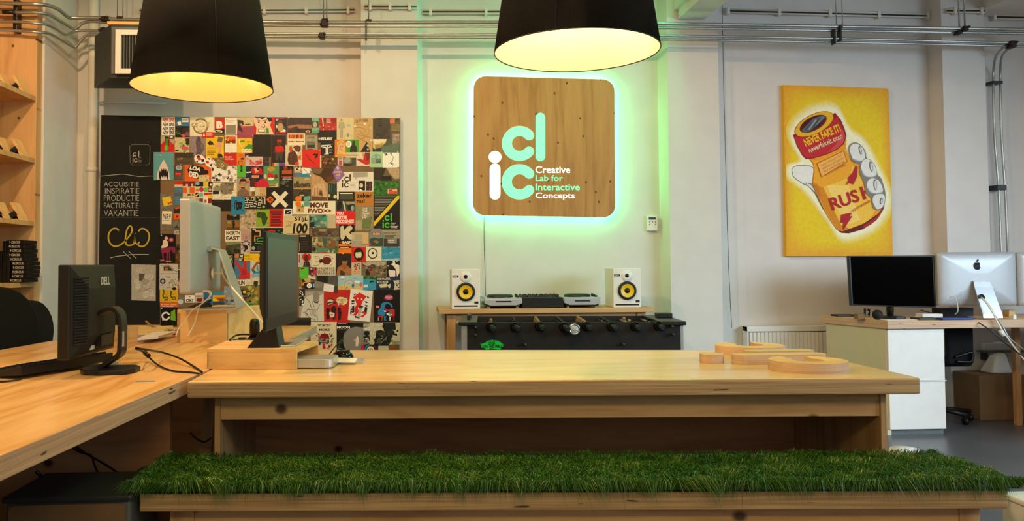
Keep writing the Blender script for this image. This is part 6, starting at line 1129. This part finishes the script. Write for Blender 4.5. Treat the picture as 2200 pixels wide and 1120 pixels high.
card('B', '1008 510 1218 828', '#e07a2a', 'orange portrait card of a fair-haired woman', 'p 1050 560 1110 525 1170 530 1195 600 1190 720 1205 825 1040 825 1060 690 #e8c070;e 1122 640 52 76 #eab088;p 1060 640 1075 560 1120 535 1180 560 1185 620 1150 570 1095 580 #d8a850;l 8 1098 640 1115 638 #6a3a20;l 8 1140 638 1158 640 #6a3a20;l 9 1108 692 1140 692 r;p 1015 780 1120 760 1200 800 1200 828 1015 828 #e89a50', 'photo')
card('B', '1215 510 1448 738', '#4a9a1c', 'green card of a black bottle with a speech bubble', 'p 1330 530 1365 525 1372 600 1405 640 1412 735 1285 735 1290 640 1325 600 #1c2416;e 1262 590 52 60 w;lines 3 1232 570 1292 615 9 #c08a80')
card('B', '1210 740 1448 838', 'be', 'cream strip of spaced black letters', 't BROODJES 1222 780 1438 812 dk .01', name='label', pin='1340 745')
card('B', '1155 840 1398 985', '#77736a', 'black and white photo of a bare back', 'e 1230 880 66 50 #aaa69a;p 1320 845 1395 845 1390 980 1310 980 #4a463e;r 1160 945 1320 985 #2d2a26', 'photo')
card('B', '1060 832 1158 988', '#d8bcb0', 'narrow pink flyer beside the bare back photo', 'e 1110 855 38 18 #8a9088;r 1085 885 1135 980 #c04a58', name='flyer')
card('B', '1400 742 1648 988', '#e8d6c4', 'cream card with a big red flowing shape', 'p 1405 870 1470 850 1520 880 1560 745 1645 745 1645 950 1580 970 1500 930 #cc241a;p 1500 745 1555 745 1530 860 #e0a070;p 1560 745 1645 745 1645 860 1580 900 #8f1410', 'photo')
card('B', '1695 498 2188 745', '#4a5540', 'photo card of a folded paper boat on dark water', 'p 1700 500 1950 500 1940 560 1840 650 1750 690 1700 650 #d8b878;p 1700 500 1950 500 1930 540 1740 600 #eee0c0;p 1740 600 1900 600 1830 690 1750 690 #b08a4a;p 1850 640 2180 560 2180 740 1850 740 #5f7060;p 1700 690 1860 650 1850 740 1700 740 #242a20', 'photo', pin='2150 735')
card('B', '1645 730 1882 1012', '#a8d0a0', 'mint card with a grey ghostly dome and dark creature', 'p 1672 945 1672 850 1700 790 1765 765 1830 790 1855 850 1855 945 #8aa890;r 1762 870 1852 930 #4d5f48;e 1718 825 18 16 #c8d8c0;e 1805 825 18 16 #c8d8c0;e 1790 890 8 8 #9ab890;e 1832 890 8 8 #9ab890', lay=1)
card('B', '1882 745 2180 1018', 'w', 'white ink drawing of two lips and a nose nearly touching', 'c 7 2020 745 2040 790 2075 830 2060 860 2010 860 dk;c 7 2060 860 2070 890 2040 910 2000 940 dk;c 7 2000 940 2060 930 2070 970 2050 1000 dk;p 1895 765 1960 760 1970 795 1920 800 1940 780 dk;p 2015 750 2045 750 2040 780 2020 780 dk;p 2040 930 2060 920 2055 980 2035 950 dk', lay=1, pin='2165 1010')
card('D', '0 -130 252 268', '#15100d', 'black magazine cover with red masthead and white title', 'n 3 10 60 -125 220 -50 40 #8a2018 #b04a20 #5a1a14;r 50 -48 230 20 #b8581c;r 40 58 235 75 r;t LOST_TIME 78 78 210 96 w .02;t DISCO_SOUND 60 104 225 120 w .02;n 4 10 20 135 170 255 40 #4a4a44 #6a685c', 'photo', name='magazine')
card('B', '272 990 420 1110', '#d8c0a8', 'small card of pale comic faces', 'n 4 12 275 995 415 1105 26 #b8906a w #8a4a3a dk', 'photo', lay=1)
card('D', '275 -110 602 75', '#5a7a98', 'comic strip card in blue, red and white', 'p 420 -100 540 -90 580 60 420 70 w;p 380 20 560 0 550 70 400 75 #2a88b0;l 14 440 -80 560 40 #b8a890;n 4 10 480 -110 600 -40 26 r k w')
card('D', '258 72 572 295', '#a8986a', 'photo card of a city skyline with a crowd', 'p 260 230 270 180 300 200 310 150 350 140 370 210 420 180 450 200 500 180 560 190 565 260 260 265 #4d4430;n 5 24 262 190 565 265 22 #3a3226 #6d5f42 #7d3a2a;r 258 272 572 295 #c8a05a;r 460 100 550 120 #d0c4a0', 'photo')
card('D', '575 -10 882 500', '#c0966a', 'sepia photo card of a large carved hand', 'p 590 340 620 240 700 195 820 190 850 300 870 470 800 490 770 300 720 290 690 400 660 420 640 290 620 420 600 400 #d8b088;l 10 640 280 650 410 #9a6a42;l 10 700 270 690 400 #9a6a42;l 12 770 300 800 470 #b08458;p 580 420 870 440 870 500 580 500 #6d4a32;p 580 0 700 0 800 60 860 180 760 190 700 180 600 240 #c89e72;p 740 320 770 320 790 420 720 400 #5a4a38', 'photo')
card('D', '600 -90 985 178', '#55361f', 'dark brown photo scrap above the carved hand', 'p 600 -90 985 -90 985 90 860 178 750 60 610 0 #4a2c18;p 850 60 990 40 990 110 860 178 #64371c;p 610 -85 800 -80 740 20 620 0 #7d6248', 'photo', lay=1, poly='600 -90 985 -90 990 110 862 182 760 70 610 10')
card('D', '885 185 1050 500', '#26382f', 'dark green photo card of glowing bottles', 'l 12 910 195 912 340 #4a7a68;l 12 950 190 948 340 #3a6a5a;l 12 1000 200 1000 330 #2d5548;e 905 410 22 28 #d8c490;e 1015 430 32 36 #e8d4a0;p 890 450 1048 480 1048 500 890 500 k', 'photo', pin='998 192')
card('D', '1050 340 1368 508', 'k', 'black card of a retro radio with a cream band', 'r 1050 345 1080 480 cr;r 1098 362 1332 380 cr;r 1100 400 1345 478 #55513d;lines 6 1105 408 1340 470 4 #3d3a2c')
card('D', '1048 -20 1712 338', '#eadfd2', 'white poster with the black cl-ic logo and a speech bubble', 'o 1228 112 36 38 22 k;r 1248 95 1275 132 #eadfd2;r 1276 20 1300 145 k;e 1150 140 14 14 k;r 1140 172 1162 260 k;o 1222 215 34 38 22 k;r 1242 198 1270 235 #eadfd2;lines 4 1290 180 1400 255 6 #9a948a;p 1335 -15 1610 -15 1615 70 1430 80 1370 130 1380 80 1335 80 #b8b2a4;lines 6 1345 -8 1600 65 5 #8a8478;r 1442 138 1560 318 k;e 1490 225 34 40 be;p 1442 318 1480 290 1520 318 w;r 1580 152 1688 318 #33222a;n 4 8 1585 160 1685 310 28 #5a3a40 #2a1a20 #8a4a48', name='poster')
card('B', '965 950 1190 1290', 'pu', 'violet diamond sticker with yellow words', 'p 1063 952 1187 1148 1060 1288 965 1110 #8f66ac;p 1063 985 1095 1030 1063 1065 1030 1025 #d0b8d8;t OPEN 1002 1080 1138 1118 y .03;t AIR 1030 1132 1112 1165 y .03;lines 2 1030 1190 1100 1210 6 #d0b0d8', lay=2, name='sticker', poly='1063 950 1190 1148 1060 1290 962 1110')
card('D', '1380 338 1715 602', '#c07a30', 'kraft brown card with large black lower-case words', 't zeker 1405 362 1688 448 k .035;t nu! 1405 472 1555 545 k .035', lay=1)
card('D', '1718 -105 2188 145', '#6d5a40', 'wide brown photo of a dark pond edge', 'p 1720 -100 1940 -100 1900 20 1850 130 1720 130 #2d241a;p 1950 -100 2185 -90 2185 100 2100 110 2000 0 #c0a078;p 1850 60 2030 50 2050 140 1850 145 #1c1712', 'photo')
card('D', '1715 145 2185 412', '#2d6a22', 'green grass photo card with a small red-orange tag', 'n 14 40 1720 150 2180 405 46 #3a7a28 #245a1c #4a8a34 #1d4a18;r 1965 285 2150 378 #e0523a;t amrit 2055 298 2140 320 w .03;r 1970 290 1992 375 #f09a88;p 2005 315 2035 312 2020 330 k', 'photo', pin='2018 298')
card('D', '1720 412 2188 1026', 'k', 'black poster with a yellow diagonal stripe and green cl-ic logo', 'p 2140 418 2180 412 2185 460 1722 972 1720 890 #e8c41c;'+';'.join(f'l 9 1732 {428+i*28} {1732+max(40, 390-i*27)} {428+i*28} #a8a294' for i in range(13))+';o 1962 818 36 38 24 bg;r 1985 800 2012 836 k;r 2022 738 2048 880 bg;e 1890 868 15 15 bg;r 1876 900 1900 998 bg;o 1962 948 36 38 24 bg;r 1985 930 2012 966 k;t Creative 2022 898 2122 920 w .02;t Lab_for 2022 928 2100 948 w .02;t Interactive 2022 955 2160 975 w .02;t Concepts 2022 982 2145 1004 w .02', name='poster')
card('D', '1385 602 1712 1032', '#9a8a66', 'pale photo card of a green figure with white lettering', 'r 1385 860 1500 1030 #b8a684;p 1510 850 1620 820 1680 880 1650 1010 1510 1010 #6d8048;p 1430 690 1450 650 1470 720 1450 760 #7a9450;t LOVE 1512 630 1600 665 w .02;t THE 1512 675 1600 705 w .02;t PLANET 1512 720 1645 755 w .02;t LIKE 1512 765 1600 790 w .02;t IT 1512 800 1590 825 w .02;e 1655 820 28 30 #7d6d50', 'photo', name='poster')
card('D', '1028 690 1372 938', '#dc1f1c', 'red card with three stacked lines of white capitals', 't YOU 1040 708 1165 762 w .04;t BETTER 1040 778 1235 834 w .04;t RECOGNIZE 1040 848 1358 905 w .04;l 6 1040 918 1330 918 #f0a8a0', lay=1)
card('D', '1020 508 1376 692', '#3d4a48', 'abstract photo card of dark streaks and light flares', 'p 1060 515 1140 520 1130 640 1080 690 1040 640 k;p 1150 515 1180 515 1215 690 1190 690 #d8d4b8;e 1290 600 60 74 #1a1c1c;e 1330 640 30 50 #8ab0a8;p 1200 520 1370 520 1370 560 1230 580 #a89a70', 'photo')
card('D', '545 752 875 988', '#5a8a78', 'teal photo card of blurred street lights', 'n 13 26 550 760 870 980 50 #3a7a6a #8aa898 #b0a890 #2d4a42;e 830 840 46 50 #3aa890;p 550 900 640 880 640 985 550 985 #1f2a26', 'photo')
card('D', '875 750 1025 1000', '#c8b896', 'plain beige paper slip right of the street lights card', 'lines 8 890 785 1005 960 4 #b5a582', name='flyer')
card('D', '248 508 1022 752', 'cr', 'cream card with the words MOVE FWD in dark red letters', 'r 318 610 448 715 tn;p 318 610 330 600 455 605 448 620 #b88a50;e 362 670 12 20 dk;p 395 630 430 560 445 620 g;t MOVE 560 536 885 630 #5a2028 .045;t FWD>> 518 648 942 728 #7a2a24 .045', name='flyer')
card('D', '288 418 412 606', 'o', 'orange paper cut-out of a bust shape', 'lines 2 300 545 395 575 7 #c86a14', lay=2, name='cutout', poly='300 430 340 416 400 425 412 450 395 500 375 515 395 545 400 600 300 600 292 545 318 510 290 480')
card('D', '440 415 572 606', '#6aa89a', 'teal paper cut-out of a bust shape', 'lines 2 455 545 550 575 7 #4a8a7c', lay=2, name='cutout', poly='450 430 500 422 555 415 572 440 560 480 530 505 555 540 552 606 450 602 448 545 470 510 440 470')
card('D', '252 298 575 512', '#3a342c', 'dark photo card of a stage with drapes', 'p 255 300 410 300 340 400 255 420 #4d453a;p 430 300 570 300 570 420 480 400 #463e34;r 370 390 455 420 #c8b890;p 400 420 440 420 445 500 395 500 #15120f', 'photo', pin='412 302')
card('D', '82 652 235 772', 'w', 'white card with bold dark letters iS', 't iS 98 668 218 752 #1c1c3a .06 .1', lay=1)
card('D', '72 765 540 1122', '#d8c492', 'cream poster with slanted black words and the number 100', 'r 230 765 500 775 dk;t STIJL 270 790 510 890 k .03 .15;t TOP 118 880 230 945 #8a7a50 .0 .15;t 100 240 912 500 1100 k .045 .12;l 7 120 962 225 962 k;l 7 140 1102 500 1102 k', name='poster')
card('D', '1090 940 1368 1228', 'k', 'black card with a big rounded cream letter K', 'p 1112 980 1135 958 1170 965 1175 1000 1175 1040 1250 965 1300 955 1332 990 1325 1020 1265 1080 1325 1140 1332 1180 1300 1212 1260 1200 1195 1120 1190 1180 1160 1212 1125 1205 1112 1170 #d8c8a0', name='poster', pin='1265 942')
card('F', '1078 105 1312 345', 'k', 'cassette inlay card, black above and orange below', 't BASF 1148 120 1298 168 w .035;p 1095 135 1130 130 1125 160 r;r 1078 172 1312 215 o;r 1078 250 1312 345 #ee7d1c;lines 1 1110 240 1290 240 8 w;lines 2 1100 280 1180 300 6 #b85a10;r 1245 180 1280 205 #8a4a10', lay=1)
card('D', '545 1000 1092 1152', '#5d4a3c', 'wide brown photo of a ruined wall', 'r 560 1010 590 1150 #8a6a48;p 720 1010 860 1020 850 1070 720 1060 #a88a64;n 5 16 600 1005 1085 1150 50 #4a3a30 #6d5848 #7d6a5a', 'photo', pin='628 992')
card('F', '585 42 1092 345', '#7a7a58', 'photo card of a busy street corner with green cars', 'p 600 60 700 50 700 200 600 200 #c8bc90;p 780 50 870 60 860 190 790 190 #48605a;p 670 140 790 140 790 210 680 210 #c8a058;p 890 100 1020 110 1020 230 900 230 #8a5a38;e 770 290 100 50 #5a8a68;e 980 280 110 44 #4a6a48;p 750 325 890 320 870 340 760 345 r;e 630 270 36 40 #2d2630;n 6 22 600 60 1085 330 34 #a89468 #55543c #d0c49a #6d5a3c', 'photo')
card('F', '355 2 588 335', '#1d1813', 'dark text flyer with a white vertical line', 'r 366 150 376 305 #b8b0a0;lines 8 395 60 560 280 6 #4a4238;r 370 20 490 40 w', name='flyer')
card('F', '1308 222 1575 508', '#d4211c', 'red card with a round black head shape', 'e 1445 360 92 120 k;e 1440 365 58 78 #e0d2a8;p 1375 330 1500 318 1500 285 1440 268 1385 290 k;e 1445 445 40 26 k', lay=1)
card('F', '1575 224 1858 482', '#e8dcbe', 'white card with a thick black ring and inner dot', 'o 1698 345 82 88 18 k;p 1675 345 1690 315 1715 320 1725 345 1700 365 k', lay=1)
card('F', '1858 228 2190 482', '#3a94b8', 'turquoise photo card of open water', 'p 1865 450 2185 430 2185 480 1865 480 #a8c4c8;n 6 18 1865 235 2185 430 60 #2d86ac #4aa4c4 #3590b0;l 8 2000 335 2060 330 w', 'photo', pin='2172 232')
card('F', '1310 -40 1625 222', '#c8b48a', 'beige card with small crimson letters at its corner', 'r 1365 0 1510 105 #b0a484;r 1512 0 1620 170 #d8b078;r 1315 115 1515 215 #a8a08a;t IGN 1518 168 1615 208 #8a1c3a .03')
card('D', '1625 1008 1900 1345', '#7d8a80', 'grey-green hexagonal label with a red tag', 'r 1690 1075 1840 1130 #b8402a;t ROI 1705 1085 1825 1125 #e8c0b0 .03;p 1640 1200 1720 1170 1800 1190 1890 1170 1890 1330 1640 1330 #3d463e;p 1700 1240 1760 1220 1820 1250 1780 1290 #8a7a50;e 1655 1300 18 18 r', lay=2, name='label', poly='1690 1010 1840 1008 1900 1110 1900 1345 1632 1340 1630 1110')
card('D', '1860 1030 2190 1345', '#a89a84', 'card with white lettering strips over a dark photo', 't WIJ_FLOCKO 1895 1078 2130 1112 dk .02;lines 3 1910 1135 2140 1175 12 #4a453c;r 1900 1190 2185 1340 #3d3a34;p 1960 1200 2140 1190 2135 1280 1970 1275 #8f8878;lines 2 1985 1230 2120 1260 8 w', 'photo')
card('F', '345 340 578 592', '#c8bfae', 'card of a red ball above dark hair', 'e 495 410 82 74 #c42a1c;p 455 400 500 360 535 420 520 480 460 480 #6d1c14;p 430 590 450 500 480 480 540 490 570 590 #2d2824;l 8 480 500 470 585 #77736a;r 345 345 385 530 #e0d4cc;r 355 360 372 520 dr', 'photo', pin='508 360')
card('F', '580 345 1025 598', '#e2d6b8', 'cream print of a dark red stag beetle', 'p 790 430 860 400 940 430 948 490 900 545 830 545 785 510 #6a1f18;p 715 470 770 440 800 470 790 510 740 520 #3a1c18;c 7 740 450 700 400 620 410 k;c 7 740 520 690 565 620 560 k;l 7 720 480 655 490 k;c 6 800 430 820 390 900 385 960 420 980 450 #4a3a30;c 6 800 540 850 575 920 570 970 530 #4a3a30;c 5 700 440 660 430 650 400 k')
card('F', '540 595 680 830', '#3a2a2c', 'dark card of red and white circles', 'e 630 625 24 24 #c83a4a;e 655 680 34 34 #c8304a;e 598 715 22 22 #d85a68;e 640 740 22 24 #d85a68;e 580 625 18 18 #d8a0a0;p 555 760 665 765 660 825 555 800 #d8ccb8')
card('F', '680 592 1022 745', '#d8ccb0', 'black and cream letter-patterned card', ';'.join(f't {c} {690+i*36} {600+j*34} {716+i*36} {628+j*34} k .03' for j, row in enumerate(('AXKNREGZS', 'QLPMTYWHB', 'SRKENXAVD', 'JGUOFZRKM')) for i, c in enumerate(row)))
card('F', '368 598 528 798', 'bg', 'plain bright green card with a small badge', 'p 388 620 455 605 450 650 420 670 #5a3a1c;e 430 645 15 13 y;l 6 385 745 435 742 #a8e898', lay=1)
card('F', '1028 345 1310 742', '#2a211b', 'dark photo card of a bare-chested man in glasses', 'p 1040 742 1060 600 1130 560 1240 570 1300 620 1302 742 #b0703c;p 1130 560 1150 540 1225 540 1240 600 1180 640 #9a5c30;e 1190 490 50 70 #a86c3e;p 1135 455 1160 410 1215 405 1240 450 1238 470 1140 462 #241c14;r 1140 455 1232 488 #2d2018;p 1110 640 1190 680 1190 742 1110 742 #4a3a2c', 'photo', pin='1160 348')
card('F', '1312 508 1492 745', '#cbb999', 'beige card with coloured numerals', 't 3 1350 530 1395 590 dr .04 .1;t 2 1365 585 1420 645 r .04;t C 1405 525 1465 580 #2a3a5a .05;t 4 1435 580 1470 640 #4a6a58 .04;o 1370 690 26 26 12 o;o 1440 690 26 26 12 o')
card('F', '1495 480 1958 752', '#77654c', 'photo card of a carnival hall with pink lights', 'p 1500 490 1950 490 1900 560 1560 560 #b8a68a;n 7 26 1510 540 1940 740 40 #8f7a58 #55432f #a8906a #3d2f22;e 1665 675 42 16 #d83a5a;p 1560 690 1600 620 1640 680 1650 740 1570 740 #2d241a;c 8 1510 510 1600 570 1700 530 1850 580 1940 520 #d8c8a8', 'photo')
card('F', '1955 480 2190 772', '#17151a', 'black card with a white face profile and red line', 'p 2060 480 2100 480 2110 530 2185 560 2185 700 2140 770 2120 640 2060 560 2020 545 2065 520 #e8dcc8;p 1990 640 2060 650 2110 660 2110 765 2010 770 1985 690 #e8dcc8;p 1985 600 2060 590 2110 620 2110 655 2030 640 k;l 6 2105 640 2135 765 r;e 1978 572 12 12 w', pin='2138 492')
card('F', '1062 745 1525 1005', '#9cc4cc', 'pale blue card with a rainbow over a beach', 'p 1065 920 1200 900 1350 930 1520 910 1525 1005 1070 1005 #d8bc7c;c 14 1190 960 1205 870 1280 835 1350 870 1370 940 #d88a6a;c 10 1205 960 1220 885 1280 855 1335 885 1352 940 #e8d090;e 1245 795 16 14 y;l 10 1120 820 1175 815 r;l 10 1350 800 1400 805 r;n 5 8 1080 910 1510 990 22 r lg2 #2a7aa6 o;e 1340 930 22 34 #2a6a98;e 1490 910 24 40 #d86a6a;e 1150 780 40 16 w;e 1420 860 50 20 w')
card('F', '1525 752 1762 1008', '#3a9cc0', 'aqua card of a pool with trees behind', 'p 1525 752 1762 752 1762 830 1640 812 1530 815 #4a7a3a;n 4 14 1530 755 1755 812 26 #2d5a24 #6a9a48 #1d3a18;p 1640 850 1690 835 1735 860 1690 870 1650 885 dk;r 1535 910 1610 965 #b8d8e0;t EVIE 1540 925 1608 955 w .02', 'photo')
card('F', '1762 770 2192 1022', '#22304a', 'dark blue card with two lines of pale capitals', 't HOE_NAAKTER, 1788 790 2020 835 cr .02;t HOE_BETER. 1788 845 1990 890 cr .02;p 1810 910 1960 890 1950 960 1840 970 #d8ccb0;p 1980 850 2060 830 2100 900 2090 980 1960 990 #15203a;p 1960 920 2030 895 2010 980 1980 960 #d8ccb0;p 2070 840 2180 830 2185 1000 2080 1010 2100 900 #d8ccb0;n 4 8 2120 880 2180 980 20 #22304a')
card('F', '642 745 1068 985', '#5a5750', 'grey photo card of an empty road', 'p 680 750 880 750 885 880 700 870 #1f1d1a;p 645 840 1060 930 1060 980 645 975 #8a8474;t 03 925 765 1040 820 #6d7a68 .02;r 890 750 1060 850 #55534c', 'photo')
card('F', '402 735 568 985', '#c8a82a', 'yellow card of a person with raised arms', 'p 440 830 500 790 540 760 560 800 550 870 480 900 430 880 #d8a878;e 550 765 26 30 #e8d4b0;p 405 840 430 800 480 860 420 880 dk;p 405 930 460 920 460 985 405 985 #6d2a24', 'photo')
card('F', '455 872 642 992', 'k', 'black sticker with a white round face', 'e 545 930 46 44 w;e 528 920 10 12 k;e 562 920 10 12 k;r 525 945 565 956 k;r 610 900 640 970 lb', lay=1, rot=-6, name='sticker')
card('F', '805 905 992 1042', '#ece4e0', 'blank white card pinned slightly crooked', '', rot=8, lay=3)
card('F', '1000 930 1062 1068', '#3d3b38', 'small dark grey slip right of the blank white card', '', lay=2, rot=2, name='label')
card('G', '362 -60 815 565', '#a8a194', 'large pencil drawing of a seated man in a pale suit', 'p 380 560 400 420 470 130 600 80 720 110 800 60 815 560 #d4ccbc;r 470 -50 815 20 #77705f;c 7 470 130 540 200 560 300 480 400 dk;c 7 545 210 590 330 600 360 dk;e 670 110 62 86 #8f8878;p 612 160 640 230 700 240 730 160 700 200 650 200 #4a463e;c 7 600 200 640 320 690 350 740 250 dk;l 8 490 350 650 355 dk;c 7 560 360 570 440 680 470 dk;r 580 365 665 460 #b8b0a0;c 6 690 340 690 470 700 545 dk;c 7 430 410 480 400 530 480 660 545 dk;l 6 470 420 500 470 dk;l 6 500 410 520 460 dk;p 365 130 440 100 455 200 420 290 365 280 #1c1a18;n 4 10 370 160 450 280 20 w k w', 'ink', name='poster')
card('F', '360 992 470 1120', '#26221f', 'small dark card with white strokes left of the pencil drawing', 'c 8 370 1010 420 1060 440 1110 w;c 8 365 1050 400 1090 w;p 420 1000 465 1010 450 1070 k;n 4 6 370 1000 460 1110 24 #5a3038 k w')
card('G', '812 -18 1282 582', '#c4241d', 'red poster with a cream speech cloud and dark figures', 'p 1035 190 1050 140 1100 120 1150 125 1230 150 1245 190 1225 240 1170 270 1100 250 1060 290 1070 245 #e8d8a0;t HONESTLY 1050 160 1220 190 dr .03;t THAT 1095 196 1180 220 dr .03;t SHIT 1085 226 1170 250 dr .03;p 860 260 885 160 960 150 1000 190 1035 240 960 245 890 285 #241a24;p 870 220 890 170 950 165 985 195 970 215 #d8ccb8;p 875 245 1000 225 955 240 890 270 #d8ccb8;e 990 350 48 66 #3a1620;p 950 400 1040 400 1010 540 975 540 #4a1822;p 905 395 955 400 1005 420 1000 490 930 490 #e8dcc0;e 885 370 34 56 #241420;p 850 430 905 420 915 520 860 530 #2a1622;e 1092 350 32 42 #241420;p 1050 390 1140 385 1130 430 1115 540 1070 540 1075 430 #2a1622;e 955 445 22 16 #c86a50', name='poster')
card('N', '750 623 798 690', '#ece6dc', 'tilted white poster of a red devil figure', 'p 755.5 630.5 792 633 791.5 684 752 682 #ece6dc;p 756 641 770 629 786 636 778 648 776 657 769 662 773 672 765 680 754 679 764 674 762 664 766 655 762 646 #dc241c;p 765.5 640 769 642 767 645 w;p 775 640 778 643 774 645 w;p 776 672 788 664 790 672 782 682 776 680 784 674 #dc241c;p 754 661 761 658 763 672 754 678 k;p 770 657 781 657 779 663 772 663 #3d3a34;p 772 663 778 662 776 686 770 686 #b8a8a0;p 754 648 760 646 761 650 755 651 k;p 782 646 791 648 786 651 k;p 757 634 764 632 760 637 k;p 786 634 792 638 788 640 k;p 783 654 791 655 788 659 k;p 753 653 762 652 758 656 k;n 3 10 754 660 762 678 1.6 w;p 784 658 790 660 789 672 784 668 k;p 765 679 776 684 765 684 k', lay=2, rot=5.5, name='poster')
card('G', '1722 -10 2190 585', '#100e0e', 'black poster of a blue figure bent over a red machine', 'p 1905 150 1925 95 2000 80 2060 105 2070 150 2030 180 1970 175 1950 200 1950 180 #c02a6a;t WORK_IS 1930 100 2045 118 w .02;t THE_DANCE 1925 124 2052 142 w .02;t JUST 1960 148 2015 164 w .02;p 1755 300 1765 270 1815 280 1822 318 1765 325 #d02a24;t Live 1765 285 1815 310 w .02;p 1790 380 1840 320 1850 250 1900 215 1990 215 2050 260 2062 320 2040 320 2020 270 1960 240 1930 260 1905 340 1930 420 1900 470 1800 450 #2a84b8;p 1905 290 1950 350 2000 360 1990 385 1930 375 #c02a6a;p 2000 350 2060 335 2098 355 2100 460 2040 480 1990 440 1940 430 2000 400 #d02a24;p 1900 365 1940 375 1945 395 1905 390 w;p 1940 430 2000 410 2058 440 2000 470 w;e 2020 415 22 30 #2a84b8;p 1795 465 1880 465 1875 555 1862 555 1860 490 1810 490 1800 545 1790 545 #d02a24;r 1798 500 1806 550 w;p 1900 470 1950 470 1930 520 1955 550 1905 550 #2a84b8;p 2000 480 2030 480 2015 555 2005 555 w;p 2070 470 2095 465 2090 545 2075 545 #a01c2a', name='poster')
card('G', '570 575 1048 1125', '#e2d2ae', 'cream band poster with bold serif words above a crest', 't VOICST 698 615 945 660 k .045;t MORE 722 698 918 740 k .045;n 7 40 700 780 970 1080 34 #a82a2a #d86a6a #2d2a2c #e0c8a0 #6a8a90;p 720 880 760 800 820 780 890 800 920 880 #8a1c20;r 715 885 905 965 #2a2420;t VOICST 725 893 898 950 #b8c8b8 .03;e 810 905 30 20 #8f1f22;p 780 970 840 970 830 1060 810 1070 790 1060 #c0272a;l 10 690 770 720 810 #a82a2a;l 10 820 755 820 790 #d86a6a;l 10 930 770 905 815 #a82a2a;e 680 828 18 12 k;e 948 832 22 14 k;e 655 888 20 8 #c0272a;e 975 885 24 10 k;e 950 940 26 14 #6a8a90', name='poster')
card('G', '1042 590 1530 1125', '#191716', 'black poster titled Moon with a big grey disc', 'p 1155 900 1180 780 1270 690 1390 662 1522 680 1525 1120 1230 1120 1175 1020 #8b8580;t MOON 1048 652 1285 698 w .03;lines 2 1055 712 1230 722 5 #77736a;lines 1 1065 602 1230 602 9 lg;e 1420 860 16 20 w;p 1395 870 1445 868 1450 940 1425 1020 1390 1020 1388 940 #e8dcd2;p 1350 900 1395 885 1400 930 1365 925 #e0a8a0;lines 1 1075 1058 1145 1058 12 #3a98a8', name='poster')
card('G', '1525 600 1648 1000', '#8a8880', 'narrow black and white photo strip beside the moon poster', 'r 1530 605 1645 660 #b8b4a8;p 1530 690 1645 660 1645 740 1530 730 #e0dccf;e 1590 780 50 44 #1f1d1c;e 1590 880 56 62 #24221f;e 1600 900 30 40 #b0aca0;n 6 14 1530 840 1640 990 22 #d8d4c8 #15130f #55534c', 'photo')
card('G', '1645 585 2190 1125', '#d2cdb4', 'photo poster of a black motorcycle leaning to one side', 'p 1760 740 1840 720 1900 740 1880 590 2110 590 2120 720 2060 720 2050 850 1990 1010 1700 1010 1745 940 #23251f;e 1830 920 105 92 #1a1c18;e 1830 920 62 56 #4d5046;e 1930 880 70 120 #1d1f1b 20;e 2030 770 70 50 #2d302a;p 1870 640 1930 630 1940 690 1880 690 k;p 2040 780 2140 790 2145 830 2060 810 k;e 2150 740 16 18 k;l 12 1690 885 1730 900 k;l 10 1820 800 1890 860 #8a8c7c;l 9 1850 960 1960 840 #a8aa98;n 7 26 1740 740 2070 1000 26 #6d7064 #3d4038 #15170f #8f9284;p 2060 930 2185 920 2185 985 2040 990 #8fa088;p 1980 990 2185 985 2185 1120 1990 1120 #6d5a38;p 2040 1000 2110 1000 2100 1120 2050 1120 #a04a1c', 'photo', name='poster')
card('G', '1485 985 1800 1125', '#2d1c20', 'corner sticker with blue, white and maroon rings', 'r 1485 985 1545 1125 #c82a4a;p 1545 1090 1560 1030 1600 995 1650 985 1640 1010 1595 1040 1575 1095 #2a84b8;p 1650 985 1720 1000 1765 1040 1780 1095 1740 1095 1720 1050 1680 1015 #5a2030;e 1660 1085 66 66 w;e 1660 1090 56 56 #ece4d8;t RTS 1605 1060 1700 1098 k .05', lay=1, name='sticker')
# white sheet taped on the chalkboard
wq = P(316, 647, Y=5.715); sh = empty('poster', wq, 'pale sketch sheet taped to the lower right of the chalkboard', 'poster')
m = MB(K['photo']); m.c = colr('#b8b0a4'); ncard[0] += 1
q4 = [P(H_[0]*.25, 560+H_[1]*.25, Y=YB-.0015) for H_ in ((1130, 32), (1340, 38), (1338, 348), (1130, 342))]; m.loft(push(q4, .0008), q4)
A = Art(m, lambda x, y, l: P(x*.25, 560+y*.25, Y=YB-.0015-l), .0002, .0001); A.run('r 1195 112 1246 174 #5d564c;n 4 16 1150 60 1330 330 50 #c4bcae #a89f92 #cdc6ba;c 4 1190 255 1240 262 1290 235 #6d6658;c 4 1200 210 1250 240 1300 270 #8a8274'); m.build('sheet', sh)
